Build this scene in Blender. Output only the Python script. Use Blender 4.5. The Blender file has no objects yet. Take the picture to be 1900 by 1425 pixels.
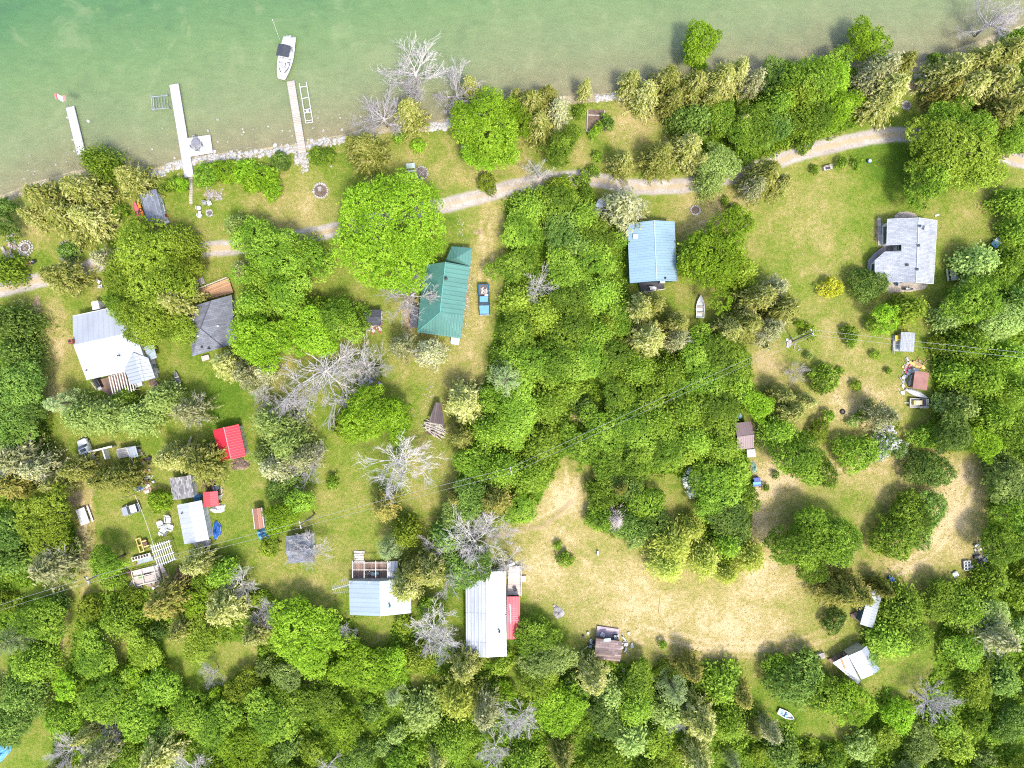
import bpy, bmesh, math, random
import numpy as np
from mathutils import Vector, Matrix
PI = math.pi
rng = np.random.default_rng(11)
random.seed(5)
SC = bpy.context.scene
COL = SC.collection
S, H = 10.5556, 120.0            # pixels of a 1900 px wide view per metre on the ground, flying height

def W(px, py, z=0.0):            # a point seen at px, py that lies at height z
    f = (H - z) / H / S
    return Vector(((px - 950) * f, (712.5 - py) * f, z))

# ------------------------------------------------------------------ materials
MATS = {}
ALB = .8
def newmat(name):
    m = bpy.data.materials.new(name); m.use_nodes = True
    nt = m.node_tree; nt.nodes.clear()
    out = nt.nodes.new('ShaderNodeOutputMaterial')
    return m, nt, out
def N(nt, t, **kw):
    n = nt.nodes.new(t)
    for k, v in kw.items():
        if k in n.inputs.keys() if isinstance(k, str) else False: n.inputs[k].default_value = v
        else: setattr(n, k, v)
    return n
def lk(nt, a, b): nt.links.new(a, b)
def c4(c): return (c[0], c[1], c[2], 1.0)
def mixc(nt, fac, a, b, mode='MIX'):
    n = nt.nodes.new('ShaderNodeMix'); n.data_type = 'RGBA'; n.blend_type = mode; n.clamp_factor = True
    for s, v in ((n.inputs[0], fac), (n.inputs[6], a), (n.inputs[7], b)):
        if isinstance(v, bpy.types.NodeSocket): lk(nt, v, s)
        elif isinstance(v, (int, float)): s.default_value = v
        else: s.default_value = c4(v)
    return n.outputs[2]
def mth(nt, op, a, b=0.0, c=0.0, clamp=False):
    n = nt.nodes.new('ShaderNodeMath'); n.operation = op; n.use_clamp = clamp
    for i, v in enumerate((a, b, c)):
        if isinstance(v, bpy.types.NodeSocket): lk(nt, v, n.inputs[i])
        else: n.inputs[i].default_value = v
    return n.outputs[0]
def noise(nt, scale, detail=4.0, rough=0.55, vec=None, coord='Object', dist=0.0):
    if vec is None:
        tc = nt.nodes.new('ShaderNodeTexCoord'); vec = tc.outputs[coord]
    n = nt.nodes.new('ShaderNodeTexNoise'); n.inputs['Scale'].default_value = scale
    n.inputs['Detail'].default_value = detail; n.inputs['Roughness'].default_value = rough
    n.inputs['Distortion'].default_value = dist
    lk(nt, vec, n.inputs['Vector'])
    return n.outputs['Fac']
def ramp(nt, fac, stops):
    n = nt.nodes.new('ShaderNodeValToRGB'); e = n.color_ramp.elements
    while len(e) < len(stops): e.new(0.5)
    for i, (p, c) in enumerate(stops):
        e[i].position = p; e[i].color = c4(c) if not isinstance(c, (int, float)) else (c, c, c, 1)
    lk(nt, fac, n.inputs[0]); return n.outputs[0]
def smooth(nt, v, lo, hi):
    n = nt.nodes.new('ShaderNodeMapRange'); n.interpolation_type = 'SMOOTHSTEP'
    lk(nt, v, n.inputs[0]); n.inputs[1].default_value = lo; n.inputs[2].default_value = hi
    return n.outputs[0]
def bsdf(nt, out, col, rough=0.6, bump=None, bstr=0.3, bdist=0.05, metal=0.0, spec=0.4):
    b = nt.nodes.new('ShaderNodeBsdfPrincipled')
    if isinstance(col, bpy.types.NodeSocket): lk(nt, col, b.inputs['Base Color'])
    else: b.inputs['Base Color'].default_value = c4(col)
    if isinstance(rough, bpy.types.NodeSocket): lk(nt, rough, b.inputs['Roughness'])
    else: b.inputs['Roughness'].default_value = rough
    b.inputs['Metallic'].default_value = metal; b.inputs['Specular IOR Level'].default_value = spec
    if bump is not None:
        bn = nt.nodes.new('ShaderNodeBump'); bn.inputs['Strength'].default_value = bstr; bn.inputs['Distance'].default_value = bdist
        lk(nt, bump, bn.inputs['Height']); lk(nt, bn.outputs[0], b.inputs['Normal'])
    lk(nt, b.outputs[0], out.inputs[0]); return b

def plain(name, col, rough=0.6, var=0.18, scale=1.5, metal=0.0, bump=0.15):
    """weathered solid colour: two scales of blotching and a fine bump"""
    col = tuple(x * ALB for x in col)
    if name in MATS: return MATS[name]
    m, nt, out = newmat(name)
    n1 = noise(nt, scale, 5); n2 = noise(nt, scale * 9, 3)
    f = mth(nt, 'ADD', mth(nt, 'MULTIPLY', n1, .65), mth(nt, 'MULTIPLY', n2, .35))
    lo = tuple(x * (1 - var * 1.6) for x in col); hi = tuple(min(.9, x * (1 + var)) for x in col)
    c = ramp(nt, f, [(.3, lo), (.7, hi)])
    bsdf(nt, out, c, rough, n2, bump, .02, metal)
    MATS[name] = m; return m
def planks(name, col, axis='X', width=.14, rough=.75, var=.3):
    """boards lying side by side along an axis, each with its own tone"""
    col = tuple(x * ALB for x in col)
    if name in MATS: return MATS[name]
    m, nt, out = newmat(name)
    tc = nt.nodes.new('ShaderNodeTexCoord'); sx = nt.nodes.new('ShaderNodeSeparateXYZ'); lk(nt, tc.outputs['Object'], sx.inputs[0])
    a = sx.outputs[axis]
    q = mth(nt, 'DIVIDE', a, width); fl = mth(nt, 'FLOOR', q); fr = mth(nt, 'FRACT', q)
    wn = nt.nodes.new('ShaderNodeTexWhiteNoise'); wn.noise_dimensions = '1D'; lk(nt, fl, wn.inputs['W'])
    n1 = noise(nt, 1.2, 5); n2 = noise(nt, 7, 4)
    f = mth(nt, 'ADD', mth(nt, 'MULTIPLY', wn.outputs['Value'], .5), mth(nt, 'ADD', mth(nt, 'MULTIPLY', n1, .35), mth(nt, 'MULTIPLY', n2, .25)))
    c = ramp(nt, f, [(.2, tuple(x * (1 - var * 1.5) for x in col)), (.85, tuple(min(.9, x * (1 + var)) for x in col))])
    gap = mth(nt, 'LESS_THAN', mth(nt, 'MINIMUM', fr, mth(nt, 'SUBTRACT', 1.0, fr)), .06)
    c = mixc(nt, gap, c, tuple(x * .25 for x in col))
    bsdf(nt, out, c, rough, n2, .2, .01); MATS[name] = m; return m
def metal_roof(name, col, axis='X', period=.6, stain=.25, rough=.42, line=.72, seams=0):
    """ribbed sheet metal: ribs across an axis, streaky stains along the slope"""
    col = tuple(x * ALB for x in col)
    if name in MATS: return MATS[name]
    m, nt, out = newmat(name)
    tc = nt.nodes.new('ShaderNodeTexCoord'); sx = nt.nodes.new('ShaderNodeSeparateXYZ'); lk(nt, tc.outputs['Object'], sx.inputs[0])
    a = sx.outputs[axis]; q = mth(nt, 'FRACT', mth(nt, 'DIVIDE', a, period))
    rib = smooth(nt, mth(nt, 'ABSOLUTE', mth(nt, 'SUBTRACT', q, .5)), .3, .48)
    fl = mth(nt, 'FLOOR', mth(nt, 'DIVIDE', a, period * 1.5)); wn = nt.nodes.new('ShaderNodeTexWhiteNoise'); wn.noise_dimensions = '1D'; lk(nt, fl, wn.inputs['W'])
    mp = nt.nodes.new('ShaderNodeMapping'); lk(nt, tc.outputs['Object'], mp.inputs[0])
    mp.inputs['Scale'].default_value = (1.0, .22, 1) if axis == 'X' else (.22, 1.0, 1)
    n1 = noise(nt, .9, 6, .65, mp.outputs[0]); n2 = noise(nt, .25, 4, .5); n3 = noise(nt, 6, 3)
    f = mth(nt, 'ADD', mth(nt, 'ADD', mth(nt, 'MULTIPLY', n1, .4), mth(nt, 'MULTIPLY', n2, .35)), mth(nt, 'ADD', mth(nt, 'MULTIPLY', wn.outputs['Value'], .12), mth(nt, 'MULTIPLY', n3, .12)))
    dirty = tuple(x * (1 - stain) * .95 for x in col)
    c = ramp(nt, f, [(.28, dirty), (.5, col), (.8, tuple(min(.88, x * 1.08) for x in col))])
    c = mixc(nt, mth(nt, 'MULTIPLY', rib, 1 - line), c, tuple(x * .35 for x in col))
    if seams:
        s = sx.outputs['X' if axis == 'Y' else 'Y']
        sm = mth(nt, 'LESS_THAN', mth(nt, 'FRACT', mth(nt, 'DIVIDE', mth(nt, 'ADD', s, 50.3), seams)), .018)
        c = mixc(nt, mth(nt, 'MULTIPLY', sm, .55), c, tuple(x * .3 for x in col))
    bsdf(nt, out, c, rough, rib, .5, .03, .15, .35); MATS[name] = m; return m
def shingles(name, col, rough=.85, var=.3, bw=.9, rh=.32, rot=0.0):
    col = tuple(x * ALB for x in col)
    if name in MATS: return MATS[name]
    m, nt, out = newmat(name)
    tc = nt.nodes.new('ShaderNodeTexCoord'); mp = nt.nodes.new('ShaderNodeMapping'); lk(nt, tc.outputs['Object'], mp.inputs[0])
    mp.inputs['Rotation'].default_value = (0, 0, rot)
    b = nt.nodes.new('ShaderNodeTexBrick'); lk(nt, mp.outputs[0], b.inputs['Vector'])
    b.inputs['Scale'].default_value = 1.0; b.inputs['Brick Width'].default_value = bw; b.inputs['Row Height'].default_value = rh
    b.inputs['Mortar Size'].default_value = .018; b.inputs['Bias'].default_value = 0
    b.inputs['Color1'].default_value = c4(tuple(x * (1 - var) for x in col)); b.inputs['Color2'].default_value = c4(tuple(min(.9, x * (1 + var)) for x in col))
    b.inputs['Mortar'].default_value = c4(tuple(x * .55 for x in col))
    n1 = noise(nt, .5, 5); n2 = noise(nt, 8, 3)
    g = mth(nt, 'ADD', mth(nt, 'MULTIPLY', n1, .7), mth(nt, 'MULTIPLY', n2, .3))
    c = mixc(nt, 1.0, b.outputs['Color'], ramp(nt, g, [(.3, (.72, .72, .74)), (.7, (1.15, 1.13, 1.1))]), 'MULTIPLY')
    bsdf(nt, out, c, rough, b.outputs['Fac'], .3, .02, 0, .2); MATS[name] = m; return m
def glass(name='window_glass', col=(.03, .04, .05)):
    if name in MATS: return MATS[name]
    m, nt, out = newmat(name); n1 = noise(nt, .7, 2)
    bsdf(nt, out, ramp(nt, n1, [(.3, col), (.7, tuple(x * 2 for x in col))]), .08, None, metal=0, spec=.6); MATS[name] = m; return m

def grass_color(nt):
    """ground colour shared by the sheet and by the verges of the road"""
    at = nt.nodes.new('ShaderNodeAttribute'); at.attribute_name = 'mask'
    sp = nt.nodes.new('ShaderNodeSeparateColor'); lk(nt, at.outputs['Color'], sp.inputs[0])
    dry, wood, bare = sp.outputs[0], sp.outputs[1], sp.outputs[2]
    g = nt.nodes.new('ShaderNodeNewGeometry'); P = g.outputs['Position']
    n0 = noise(nt, .06, 3, .5, P); n1 = noise(nt, .32, 6, .62, P, dist=.4); n2 = noise(nt, 1.6, 5, .65, P); n3 = noise(nt, 6.5, 3, .7, P)
    f = mth(nt, 'ADD', mth(nt, 'MULTIPLY', n1, .5), mth(nt, 'MULTIPLY', n2, .5))
    v = mth(nt, 'ADD', dry, mth(nt, 'MULTIPLY', mth(nt, 'SUBTRACT', f, .5), 1.9))
    v = mth(nt, 'ADD', v, mth(nt, 'MULTIPLY', mth(nt, 'SUBTRACT', n0, .5), 1.0))
    v = mth(nt, 'ADD', v, mth(nt, 'MULTIPLY', mth(nt, 'SUBTRACT', n3, .5), .5))
    c = ramp(nt, v, [(.0, (.085, .155, .014)), (.26, (.155, .21, .028)), (.5, (.25, .245, .065)), (.76, (.375, .305, .13)), (1.0, (.52, .41, .24))])
    wv = ramp(nt, f, [(.3, (.05, .10, .008)), (.5, (.10, .18, .014)), (.75, (.18, .21, .035))])
    wf = smooth(nt, mth(nt, 'ADD', wood, mth(nt, 'MULTIPLY', mth(nt, 'SUBTRACT', f, .5), .9)), .35, .65)
    c = mixc(nt, wf, c, wv)
    bv = ramp(nt, n2, [(.3, (.20, .135, .085)), (.7, (.43, .32, .22))])
    bf = smooth(nt, mth(nt, 'ADD', bare, mth(nt, 'MULTIPLY', mth(nt, 'SUBTRACT', mth(nt, 'ADD', mth(nt, 'MULTIPLY', n2, .6), mth(nt, 'MULTIPLY', n3, .4)), .5), 1.3)), .35, .65)
    c = mixc(nt, bf, c, bv)
    c = mixc(nt, 1.0, c, ramp(nt, n3, [(.25, (.46, .48, .44)), (.75, (1.08, 1.05, 1.0))]), 'MULTIPLY')
    hgt = mth(nt, 'ADD', mth(nt, 'MULTIPLY', n3, .6), mth(nt, 'MULTIPLY', n2, .5))
    return c, hgt, at.outputs['Alpha'], P

# ------------------------------------------------------------------ mesh builder and scene graph
class MB:
    def __init__(s): s.v = []; s.f = []
    def add(s, vs, fs):
        o = len(s.v); s.v += [tuple(v) for v in vs]; s.f += [tuple(i + o for i in f) for f in fs]; return s
    def box(s, c, d, rz=0.0, taper=1.0):
        x, y, z = d[0] / 2, d[1] / 2, d[2] / 2; vs = []
        for dz in (-1, 1):
            k = taper if dz > 0 else 1.0
            for dx, dy in ((-1, -1), (1, -1), (1, 1), (-1, 1)):
                px, py = dx * x * k, dy * y * k
                vs.append((c[0] + px * math.cos(rz) - py * math.sin(rz), c[1] + px * math.sin(rz) + py * math.cos(rz), c[2] + dz * z))
        return s.add(vs, [(3, 2, 1, 0), (4, 5, 6, 7), (0, 1, 5, 4), (1, 2, 6, 5), (2, 3, 7, 6), (3, 0, 4, 7)])
    def tube(s, pts, rad, n=6, cap=True):
        pts = [Vector(p) for p in pts]
        if isinstance(rad, (int, float)): rad = [rad] * len(pts)
        o = len(s.v); k = len(pts)
        for i, p in enumerate(pts):
            t = (pts[min(i + 1, k - 1)] - pts[max(i - 1, 0)]).normalized()
            u = t.cross(Vector((0, 0, 1)) if abs(t.z) < .95 else Vector((1, 0, 0))).normalized(); w = t.cross(u)
            for j in range(n):
                a = 2 * PI * j / n; s.v.append(tuple(p + (u * math.cos(a) + w * math.sin(a)) * rad[i]))
        for i in range(k - 1):
            for j in range(n):
                s.f.append((o + i * n + j, o + i * n + (j + 1) % n, o + (i + 1) * n + (j + 1) % n, o + (i + 1) * n + j))
        if cap:
            s.f.append(tuple(o + j for j in range(n))[::-1]); s.f.append(tuple(o + (k - 1) * n + j for j in range(n)))
        return s
    def prism(s, pts, z0, z1, z1b=None):
        n = len(pts); vs = [(p[0], p[1], z0) for p in pts] + [(p[0], p[1], z1 if len(p) < 3 else p[2]) for p in pts]
        a = sum(pts[i][0] * pts[(i + 1) % n][1] - pts[(i + 1) % n][0] * pts[i][1] for i in range(n))
        fs = [tuple(range(n))[::-1], tuple(range(n, 2 * n))] + [(i, (i + 1) % n, n + (i + 1) % n, n + i) for i in range(n)]
        if a < 0: fs = [f[::-1] for f in fs]
        return s.add(vs, fs)
    def slab(s, pts, th):            # a sloping sheet given by its top face, th thick downwards
        pts = [Vector(p) for p in pts]; n = len(pts); nz = sum((pts[i].x * pts[(i + 1) % n].y - pts[(i + 1) % n].x * pts[i].y) for i in range(n))
        if nz < 0: pts = pts[::-1]
        vs = [tuple(p) for p in pts] + [(p.x, p.y, p.z - th) for p in pts]
        return s.add(vs, [tuple(range(n)), tuple(range(n, 2 * n))[::-1]] + [((i + 1) % n, i, n + i, n + (i + 1) % n) for i in range(n)])
    def lathe(s, prof, n=16, c=(0, 0, 0)):
        o = len(s.v)
        for r, z in prof:
            for j in range(n):
                a = 2 * PI * j / n; s.v.append((c[0] + r * math.cos(a), c[1] + r * math.sin(a), c[2] + z))
        for i in range(len(prof) - 1):
            for j in range(n):
                s.f.append((o + i * n + j, o + i * n + (j + 1) % n, o + (i + 1) * n + (j + 1) % n, o + (i + 1) * n + j))
        s.f.append(tuple(o + j for j in range(n))[::-1]); s.f.append(tuple(o + (len(prof) - 1) * n + j for j in range(n)))
        return s
    def loops(s, ls, closed_ends=True):   # skin a list of equal-length closed loops
        o = len(s.v); n = len(ls[0])
        for l in ls: s.v += [tuple(p) for p in l]
        for i in range(len(ls) - 1):
            for j in range(n):
                s.f.append((o + i * n + j, o + i * n + (j + 1) % n, o + (i + 1) * n + (j + 1) % n, o + (i + 1) * n + j))
        if closed_ends:
            s.f.append(tuple(o + j for j in range(n))[::-1]); s.f.append(tuple(o + (len(ls) - 1) * n + j for j in range(n)))
        return s
    def rock(s, c, r, sq=.6, seed=0):
        rr = random.Random(seed); bm = bmesh.new(); bmesh.ops.create_icosphere(bm, subdivisions=1, radius=1)
        sx, sy, sz = r * rr.uniform(.7, 1.2), r * rr.uniform(.7, 1.2), r * sq * rr.uniform(.8, 1.2); a = rr.uniform(0, 6)
        vs = []
        for v in bm.verts:
            k = rr.uniform(.8, 1.12); x, y, z = v.co.x * sx * k, v.co.y * sy * k, v.co.z * sz * k
            vs.append((c[0] + x * math.cos(a) - y * math.sin(a), c[1] + x * math.sin(a) + y * math.cos(a), c[2] + z))
        fs = [tuple(v.index for v in f.verts) for f in bm.faces]; bm.free(); return s.add(vs, fs)
    def mesh(s, name, mat=None, smooth=False):
        me = bpy.data.meshes.new(name); me.from_pydata(s.v, [], s.f); me.update()
        bm = bmesh.new(); bm.from_mesh(me); bmesh.ops.recalc_face_normals(bm, faces=bm.faces); bm.to_mesh(me); bm.free()
        if smooth: me.polygons.foreach_set('use_smooth', [True] * len(me.polygons))
        if mat: me.materials.append(mat)
        return me
    def build(s, name, mat, parent=None, smooth=False, bevel=0.0):
        o = bpy.data.objects.new(name, s.mesh(name, mat, smooth)); COL.objects.link(o)
        if parent is not None: o.parent = parent
        if bevel:
            b = o.modifiers.new('edge', 'BEVEL'); b.width = bevel; b.segments = 2; b.limit_method = 'ANGLE'
        return o
def tag(o, label=None, cat=None, group=None, kind=None):
    for k, v in (('label', label), ('category', cat), ('group', group), ('kind', kind)):
        if v: o[k] = v
    return o
MARKS = []                          # (phrase, px, py): landmarks that tree labels can refer to
def thing(name, label, cat, px, py, rz=0.0, z=0.0, group=None, mark=None, zat=None):
    o = bpy.data.objects.new(name, None); COL.objects.link(o); o.empty_display_size = .3
    p = W(px, py, z if zat is None else zat); o.location = (p.x, p.y, z); o.rotation_euler = (0, 0, rz)
    tag(o, label, cat, group)
    if mark: MARKS.append((mark, px, py))
    o['_a'] = rz
    return o
def loc(root, px, py, z=0.0):       # a seen point at absolute height z, in the root's own axes
    p = W(px, py, z); d = p - Vector(root.location); a = -root.rotation_euler[2]
    return Vector((d.x * math.cos(a) - d.y * math.sin(a), d.x * math.sin(a) + d.y * math.cos(a), d.z))
def ang(p0, p1):                    # world angle of a direction seen from p0 to p1
    return math.atan2(-(p1[1] - p0[1]), p1[0] - p0[0])
def copy_tree(o, parent=None):
    c = o.copy(); COL.objects.link(c); c.parent = parent
    for ch in list(o.children): copy_tree(ch, c)
    return c

# ------------------------------------------------------------------ world, sun, camera
w = bpy.data.worlds.new("World"); SC.world = w; w.use_nodes = True
nt = w.node_tree; nt.nodes.clear()
wo = nt.nodes.new('ShaderNodeOutputWorld'); bg = nt.nodes.new('ShaderNodeBackground'); sky = nt.nodes.new('ShaderNodeTexSky')
sky.sky_type = 'NISHITA'; sky.sun_disc = False
EL = math.radians(62); SUNH = Vector((.46, -.89)).normalized()
sky.sun_elevation = EL; sky.sun_rotation = math.atan2(SUNH.x, SUNH.y)
sky.air_density = 1.0; sky.dust_density = 2.5; sky.ozone_density = 1.0
bg.inputs[1].default_value = .15
lk(nt, sky.outputs[0], bg.inputs[0]); lk(nt, bg.outputs[0], wo.inputs[0])
sl = bpy.data.lights.new('sun', 'SUN'); sl.energy = 1.65; sl.angle = math.radians(8); sl.color = (1.0, .96, .88)
so = bpy.data.objects.new('sun', sl); COL.objects.link(so)
d = Vector((-SUNH.x * math.cos(EL), -SUNH.y * math.cos(EL), -math.sin(EL))); so.rotation_euler = d.to_track_quat('-Z', 'Y').to_euler(); so.location = (30, -60, 90)
cd = bpy.data.cameras.new('camera'); cd.sensor_width = 36; cd.lens = 24; cd.clip_start = 1; cd.clip_end = 4000
co = bpy.data.objects.new('camera', cd); COL.objects.link(co); co.location = (0, 0, H); SC.camera = co
SC.view_settings.view_transform = 'Standard'; SC.view_settings.look = 'None'; SC.view_settings.exposure = 1.74; SC.view_settings.gamma = 1.0
SC.render.film_transparent = False
SC.cycles.use_denoising = False; SC.cycles.filter_width = 1.1; SC.cycles.max_bounces = 6; SC.cycles.diffuse_bounces = 3; SC.cycles.transparent_max_bounces = 6; SC.cycles.caustics_reflective = False; SC.cycles.caustics_refractive = False

# ------------------------------------------------------------------ ground, lake, road
SHORE = [(-900, 420), (-100, 400), (0, 372), (60, 348), (140, 325), (200, 322), (270, 325), (300, 317), (345, 300), (395, 295), (450, 288), (545, 277), (600, 265), (640, 258), (690, 243), (740, 237), (790, 238), (840, 226), (900, 205), (980, 188), (1060, 187), (1110, 182), (1160, 180), (1230, 172), (1300, 155), (1400, 138), (1480, 128), (1580, 118), (1700, 128), (1740, 112), (1900, 55), (2000, 10), (2800, -250)]
SX, SY = np.array([p[0] for p in SHORE], float), np.array([p[1] for p in SHORE], float)
def shore_d(px, py): return np.interp(px, SX, SY) - py      # > 0 out in the lake
def inpoly(px, py, poly):
    r = np.zeros(px.shape, bool); n = len(poly)
    for i in range(n):
        x0, y0 = poly[i]; x1, y1 = poly[(i + 1) % n]
        if y0 == y1: continue
        c = ((y0 > py) != (y1 > py)) & (px < (x1 - x0) * (py - y0) / (y1 - y0) + x0); r ^= c
    return r
WOODS = {
 'thicket': [(935, 365), (1000, 350), (1090, 345), (1125, 400), (1160, 440), (1163, 530), (1190, 590), (1260, 640), (1320, 640), (1395, 655), (1390, 740), (1372, 780), (1400, 900), (1390, 1000), (1330, 1050), (1290, 1000), (1300, 930), (1250, 880), (1180, 880), (1130, 880), (1095, 860), (1060, 840), (1040, 850), (1000, 935), (930, 962), (830, 960), (850, 870), (880, 800), (900, 700), (920, 600), (945, 480)],
 'island': [(1095, 910), (1130, 885), (1200, 900), (1225, 960), (1215, 1000), (1160, 1000), (1110, 975)],
 'south': [(-60, 1105), (140, 1105), (300, 1092), (480, 1085), (520, 1115), (640, 1150), (760, 1150), (860, 1225), (940, 1228), (985, 1180), (1060, 1225), (1200, 1235), (1360, 1262), (1420, 1330), (1600, 1335), (1640, 1275), (1730, 1250), (1760, 1090), (1830, 1060), (1900, 1000), (1960, 1000), (1960, 1480), (-60, 1480)],
 'east': [(1725, 640), (1790, 520), (1860, 430), (1960, 330), (1960, 1010), (1830, 1000), (1840, 860), (1800, 838), (1700, 830), (1735, 760)],
 'west': [(-60, 560), (55, 575), (62, 660), (88, 780), (110, 900), (138, 980), (138, 1080), (-60, 1105)],
 'shore': [(1205, 150), (1400, 120), (1480, 110), (1590, 90), (1590, 235), (1500, 265), (1400, 305), (1300, 330), (1260, 250)],
 'northeast': [(1730, 110), (1960, 30), (1960, 280), (1840, 290), (1800, 190)],
}
CLEAR = [[(70, 1290), (100, 1220), (112, 1150), (150, 1040), (170, 1040), (140, 1160), (118, 1280), (90, 1430), (10, 1470), (-60, 1470), (-60, 1420), (10, 1375)], [(-60, 1190), (14, 1190), (14, 1280), (-60, 1290)], [(1450, 1290), (1500, 1295), (1490, 1345), (1430, 1345)], [(60, 1085), (130, 1075), (120, 1105), (80, 1105)], [(300, 1180), (400, 1205), (430, 1255), (370, 1300), (310, 1250)], [(190, 1165), (250, 1165), (240, 1230), (200, 1230)], [(400, 1190), (480, 1195), (470, 1270), (390, 1280)], [(655, 1150), (730, 1150), (720, 1200), (665, 1205)], [(940, 1222), (990, 1225), (985, 1290), (948, 1290)], [(1650, 1250), (1725, 1245), (1720, 1300), (1655, 1300)], [(560, 1255), (620, 1260), (610, 1300), (570, 1300)], [(760, 1250), (820, 1250), (815, 1300), (765, 1295)], [(1480, 1330), (1600, 1338), (1580, 1375), (1480, 1370)]]
DRY = [(100, 640, 26, 70, .35), (105, 740, 18, 30, .3), (1050, 950, 100, 85, .36), (1180, 1060, 160, 110, .12), (1040, 915, 40, 40, .3), (1000, 1060, 70, 60, .3), (1300, 1125, 200, 80, .3), (1140, 1090, 120, 80, .2), (1400, 1185, 120, 40, .32), (1480, 1080, 90, 50, .3), (1440, 900, 60, 60, .42), (1405, 990, 34, 90, .42), (1600, 880, 130, 44, .46), (1780, 900, 56, 75, .5), (1745, 1005, 75, 70, .52), (1660, 1070, 50, 40, .3), (1470, 410, 120, 75, .27), (1300, 385, 60, 40, .36), (1560, 650, 100, 60, .22), (1420, 680, 50, 35, .5), (1640, 720, 50, 40, .25), (1600, 775, 60, 35, .4), (1540, 730, 50, 30, .3), (905, 450, 35, 90, .35), (880, 600, 30, 90, .38), (560, 375, 60, 40, .28), (870, 320, 70, 35, .35), (1180, 225, 60, 35, .4), (1080, 285, 18, 24, .4), (970, 315, 20, 40, .35), (300, 430, 60, 30, .2), (60, 420, 25, 30, .25), (640, 920, 50, 110, .12), (790, 870, 40, 90, .22), (640, 1060, 60, 60, .15), (158, 985, 13, 110, .5), (120, 1170, 11, 120, .4), (1780, 430, 60, 70, .2), (560, 1080, 60, 20, .2), (480, 900, 40, 60, .06), (760, 640, 30, 40, .15), (1280, 560, 40, 50, .15), (1260, 940, 40, 40, .05), (830, 720, 40, 60, .25), (1700, 300, 80, 40, -.1),
 (430, 720, 40, 70, -.35), (1660, 330, 70, 60, -.25), (1500, 640, 30, 30, -.2), (230, 640, 60, 60, -.1), (1580, 400, 40, 60, -.12), (1000, 1190, 60, 40, -.25), (1000, 1130, 60, 40, -.15), (40, 1370, 70, 60, -.15), (380, 760, 40, 40, -.3), (880, 820, 20, 20, -.2), (620, 830, 40, 60, -.15), (1470, 1330, 40, 30, -.3), (430, 410, 40, 30, -.1), (90, 480, 40, 30, -.1)]
BARE = [(68, 568, 10, 28, .7), (1420, 672, 45, 26, .42), (1165, 215, 30, 22, .35), (760, 575, 16, 50, .8), (775, 690, 20, 20, .25), (205, 418, 18, 12, .75), (868, 540, 8, 80, .55), (888, 430, 12, 8, .6), (1395, 800, 20, 30, .6), (1400, 850, 12, 40, .4), (175, 905, 14, 30, .45), (445, 862, 22, 12, .9), (395, 362, 26, 14, .6), (1440, 520, 14, 10, .2), (340, 1078, 30, 14, .8), (1082, 773, 45, 12, .8), (1165, 742, 40, 14, .8), (140, 925, 20, 20, .6), (1470, 636, 14, 10, .5), (1640, 480, 16, 30, .4), (1630, 430, 14, 40, .55), (1042, 345, 40, 10, .2), (1260, 392, 30, 16, .2), (1700, 675, 30, 10, .5), (1050, 1085, 12, 6, .4), (1690, 160, 30, 16, .6), (1240, 240, 14, 20, .45), (1850, 190, 30, 12, .5), (985, 300, 10, 40, .4), (300, 1080, 40, 20, .7), (1500, 1200, 20, 6, .3), (1590, 1225, 40, 30, .5), (1380, 190, 50, 30, .2)]
TRACKS = [[(930, 985), (1000, 972), (1050, 940), (1062, 890), (1055, 850)], [(1100, 1040), (1040, 1000), (1010, 972)], [(1180, 1170), (1330, 1202), (1480, 1196), (1570, 1165)], [(1180, 1180), (1300, 1212), (1420, 1210)], [(1400, 960), (1405, 920), (1440, 885), (1560, 862), (1650, 865)], [(1790, 850), (1800, 900), (1775, 960), (1730, 1020), (1660, 1062)], [(900, 410), (905, 480), (900, 520)], [(158, 910), (166, 985), (160, 1050), (138, 1120), (118, 1220)]]
PATHS = [[(1400, 1200), (1480, 1190), (1560, 1170)], [(880, 1010), (950, 985), (1010, 975), (1060, 930)], [(355, 330), (354, 378)]]
def fields(px, py):
    d = np.zeros(px.shape); b = np.zeros(px.shape)
    for x, y, rx, ry, v in DRY: d += v * np.exp(-(((px - x) / rx) ** 2 + ((py - y) / ry) ** 2) * .9)
    for x, y, rx, ry, v in BARE: b = np.maximum(b, v * np.exp(-(((px - x) / rx) ** 2 + ((py - y) / ry) ** 2) ** 2))
    for pl, wd, v in ((PATHS[0], 8, .25), (PATHS[1], 9, .5), (PATHS[2], 4, .9)):
        for (x0, y0), (x1, y1) in zip(pl, pl[1:]):
            t = np.clip(((px - x0) * (x1 - x0) + (py - y0) * (y1 - y0)) / ((x1 - x0) ** 2 + (y1 - y0) ** 2), 0, 1)
            dd = np.hypot(px - x0 - t * (x1 - x0), py - y0 - t * (y1 - y0)); b = np.maximum(b, v * np.exp(-(dd / wd) ** 4))
    for tk in TRACKS:
        for (x0, y0), (x1, y1) in zip(tk, tk[1:]):
            L = math.hypot(x1 - x0, y1 - y0); t = ((px - x0) * (x1 - x0) + (py - y0) * (y1 - y0)) / L ** 2; dd = ((px - x0) * (y1 - y0) - (py - y0) * (x1 - x0)) / L
            d += np.where((t > -.02) & (t < 1.02), .26 * np.exp(-((np.abs(dd) - 8.5) / 3.2) ** 2), 0)
    return np.clip(.33 + d * .92, 0, 1), np.clip(b, 0, 1)
def woodmask(px, py):
    m = np.zeros(px.shape, bool)
    for p in WOODS.values(): m |= inpoly(px, py, p)
    for p in CLEAR: m &= ~inpoly(px, py, p)
    return m
def axis(lo, hi, step, far):
    out = [far[0]]
    a = np.arange(lo, hi + step / 2, step)
    k = np.array([1.5, 4, 10, 25, 60, 150, 400, 900])
    return np.concatenate([lo - k[::-1], a, hi + k])
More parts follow.
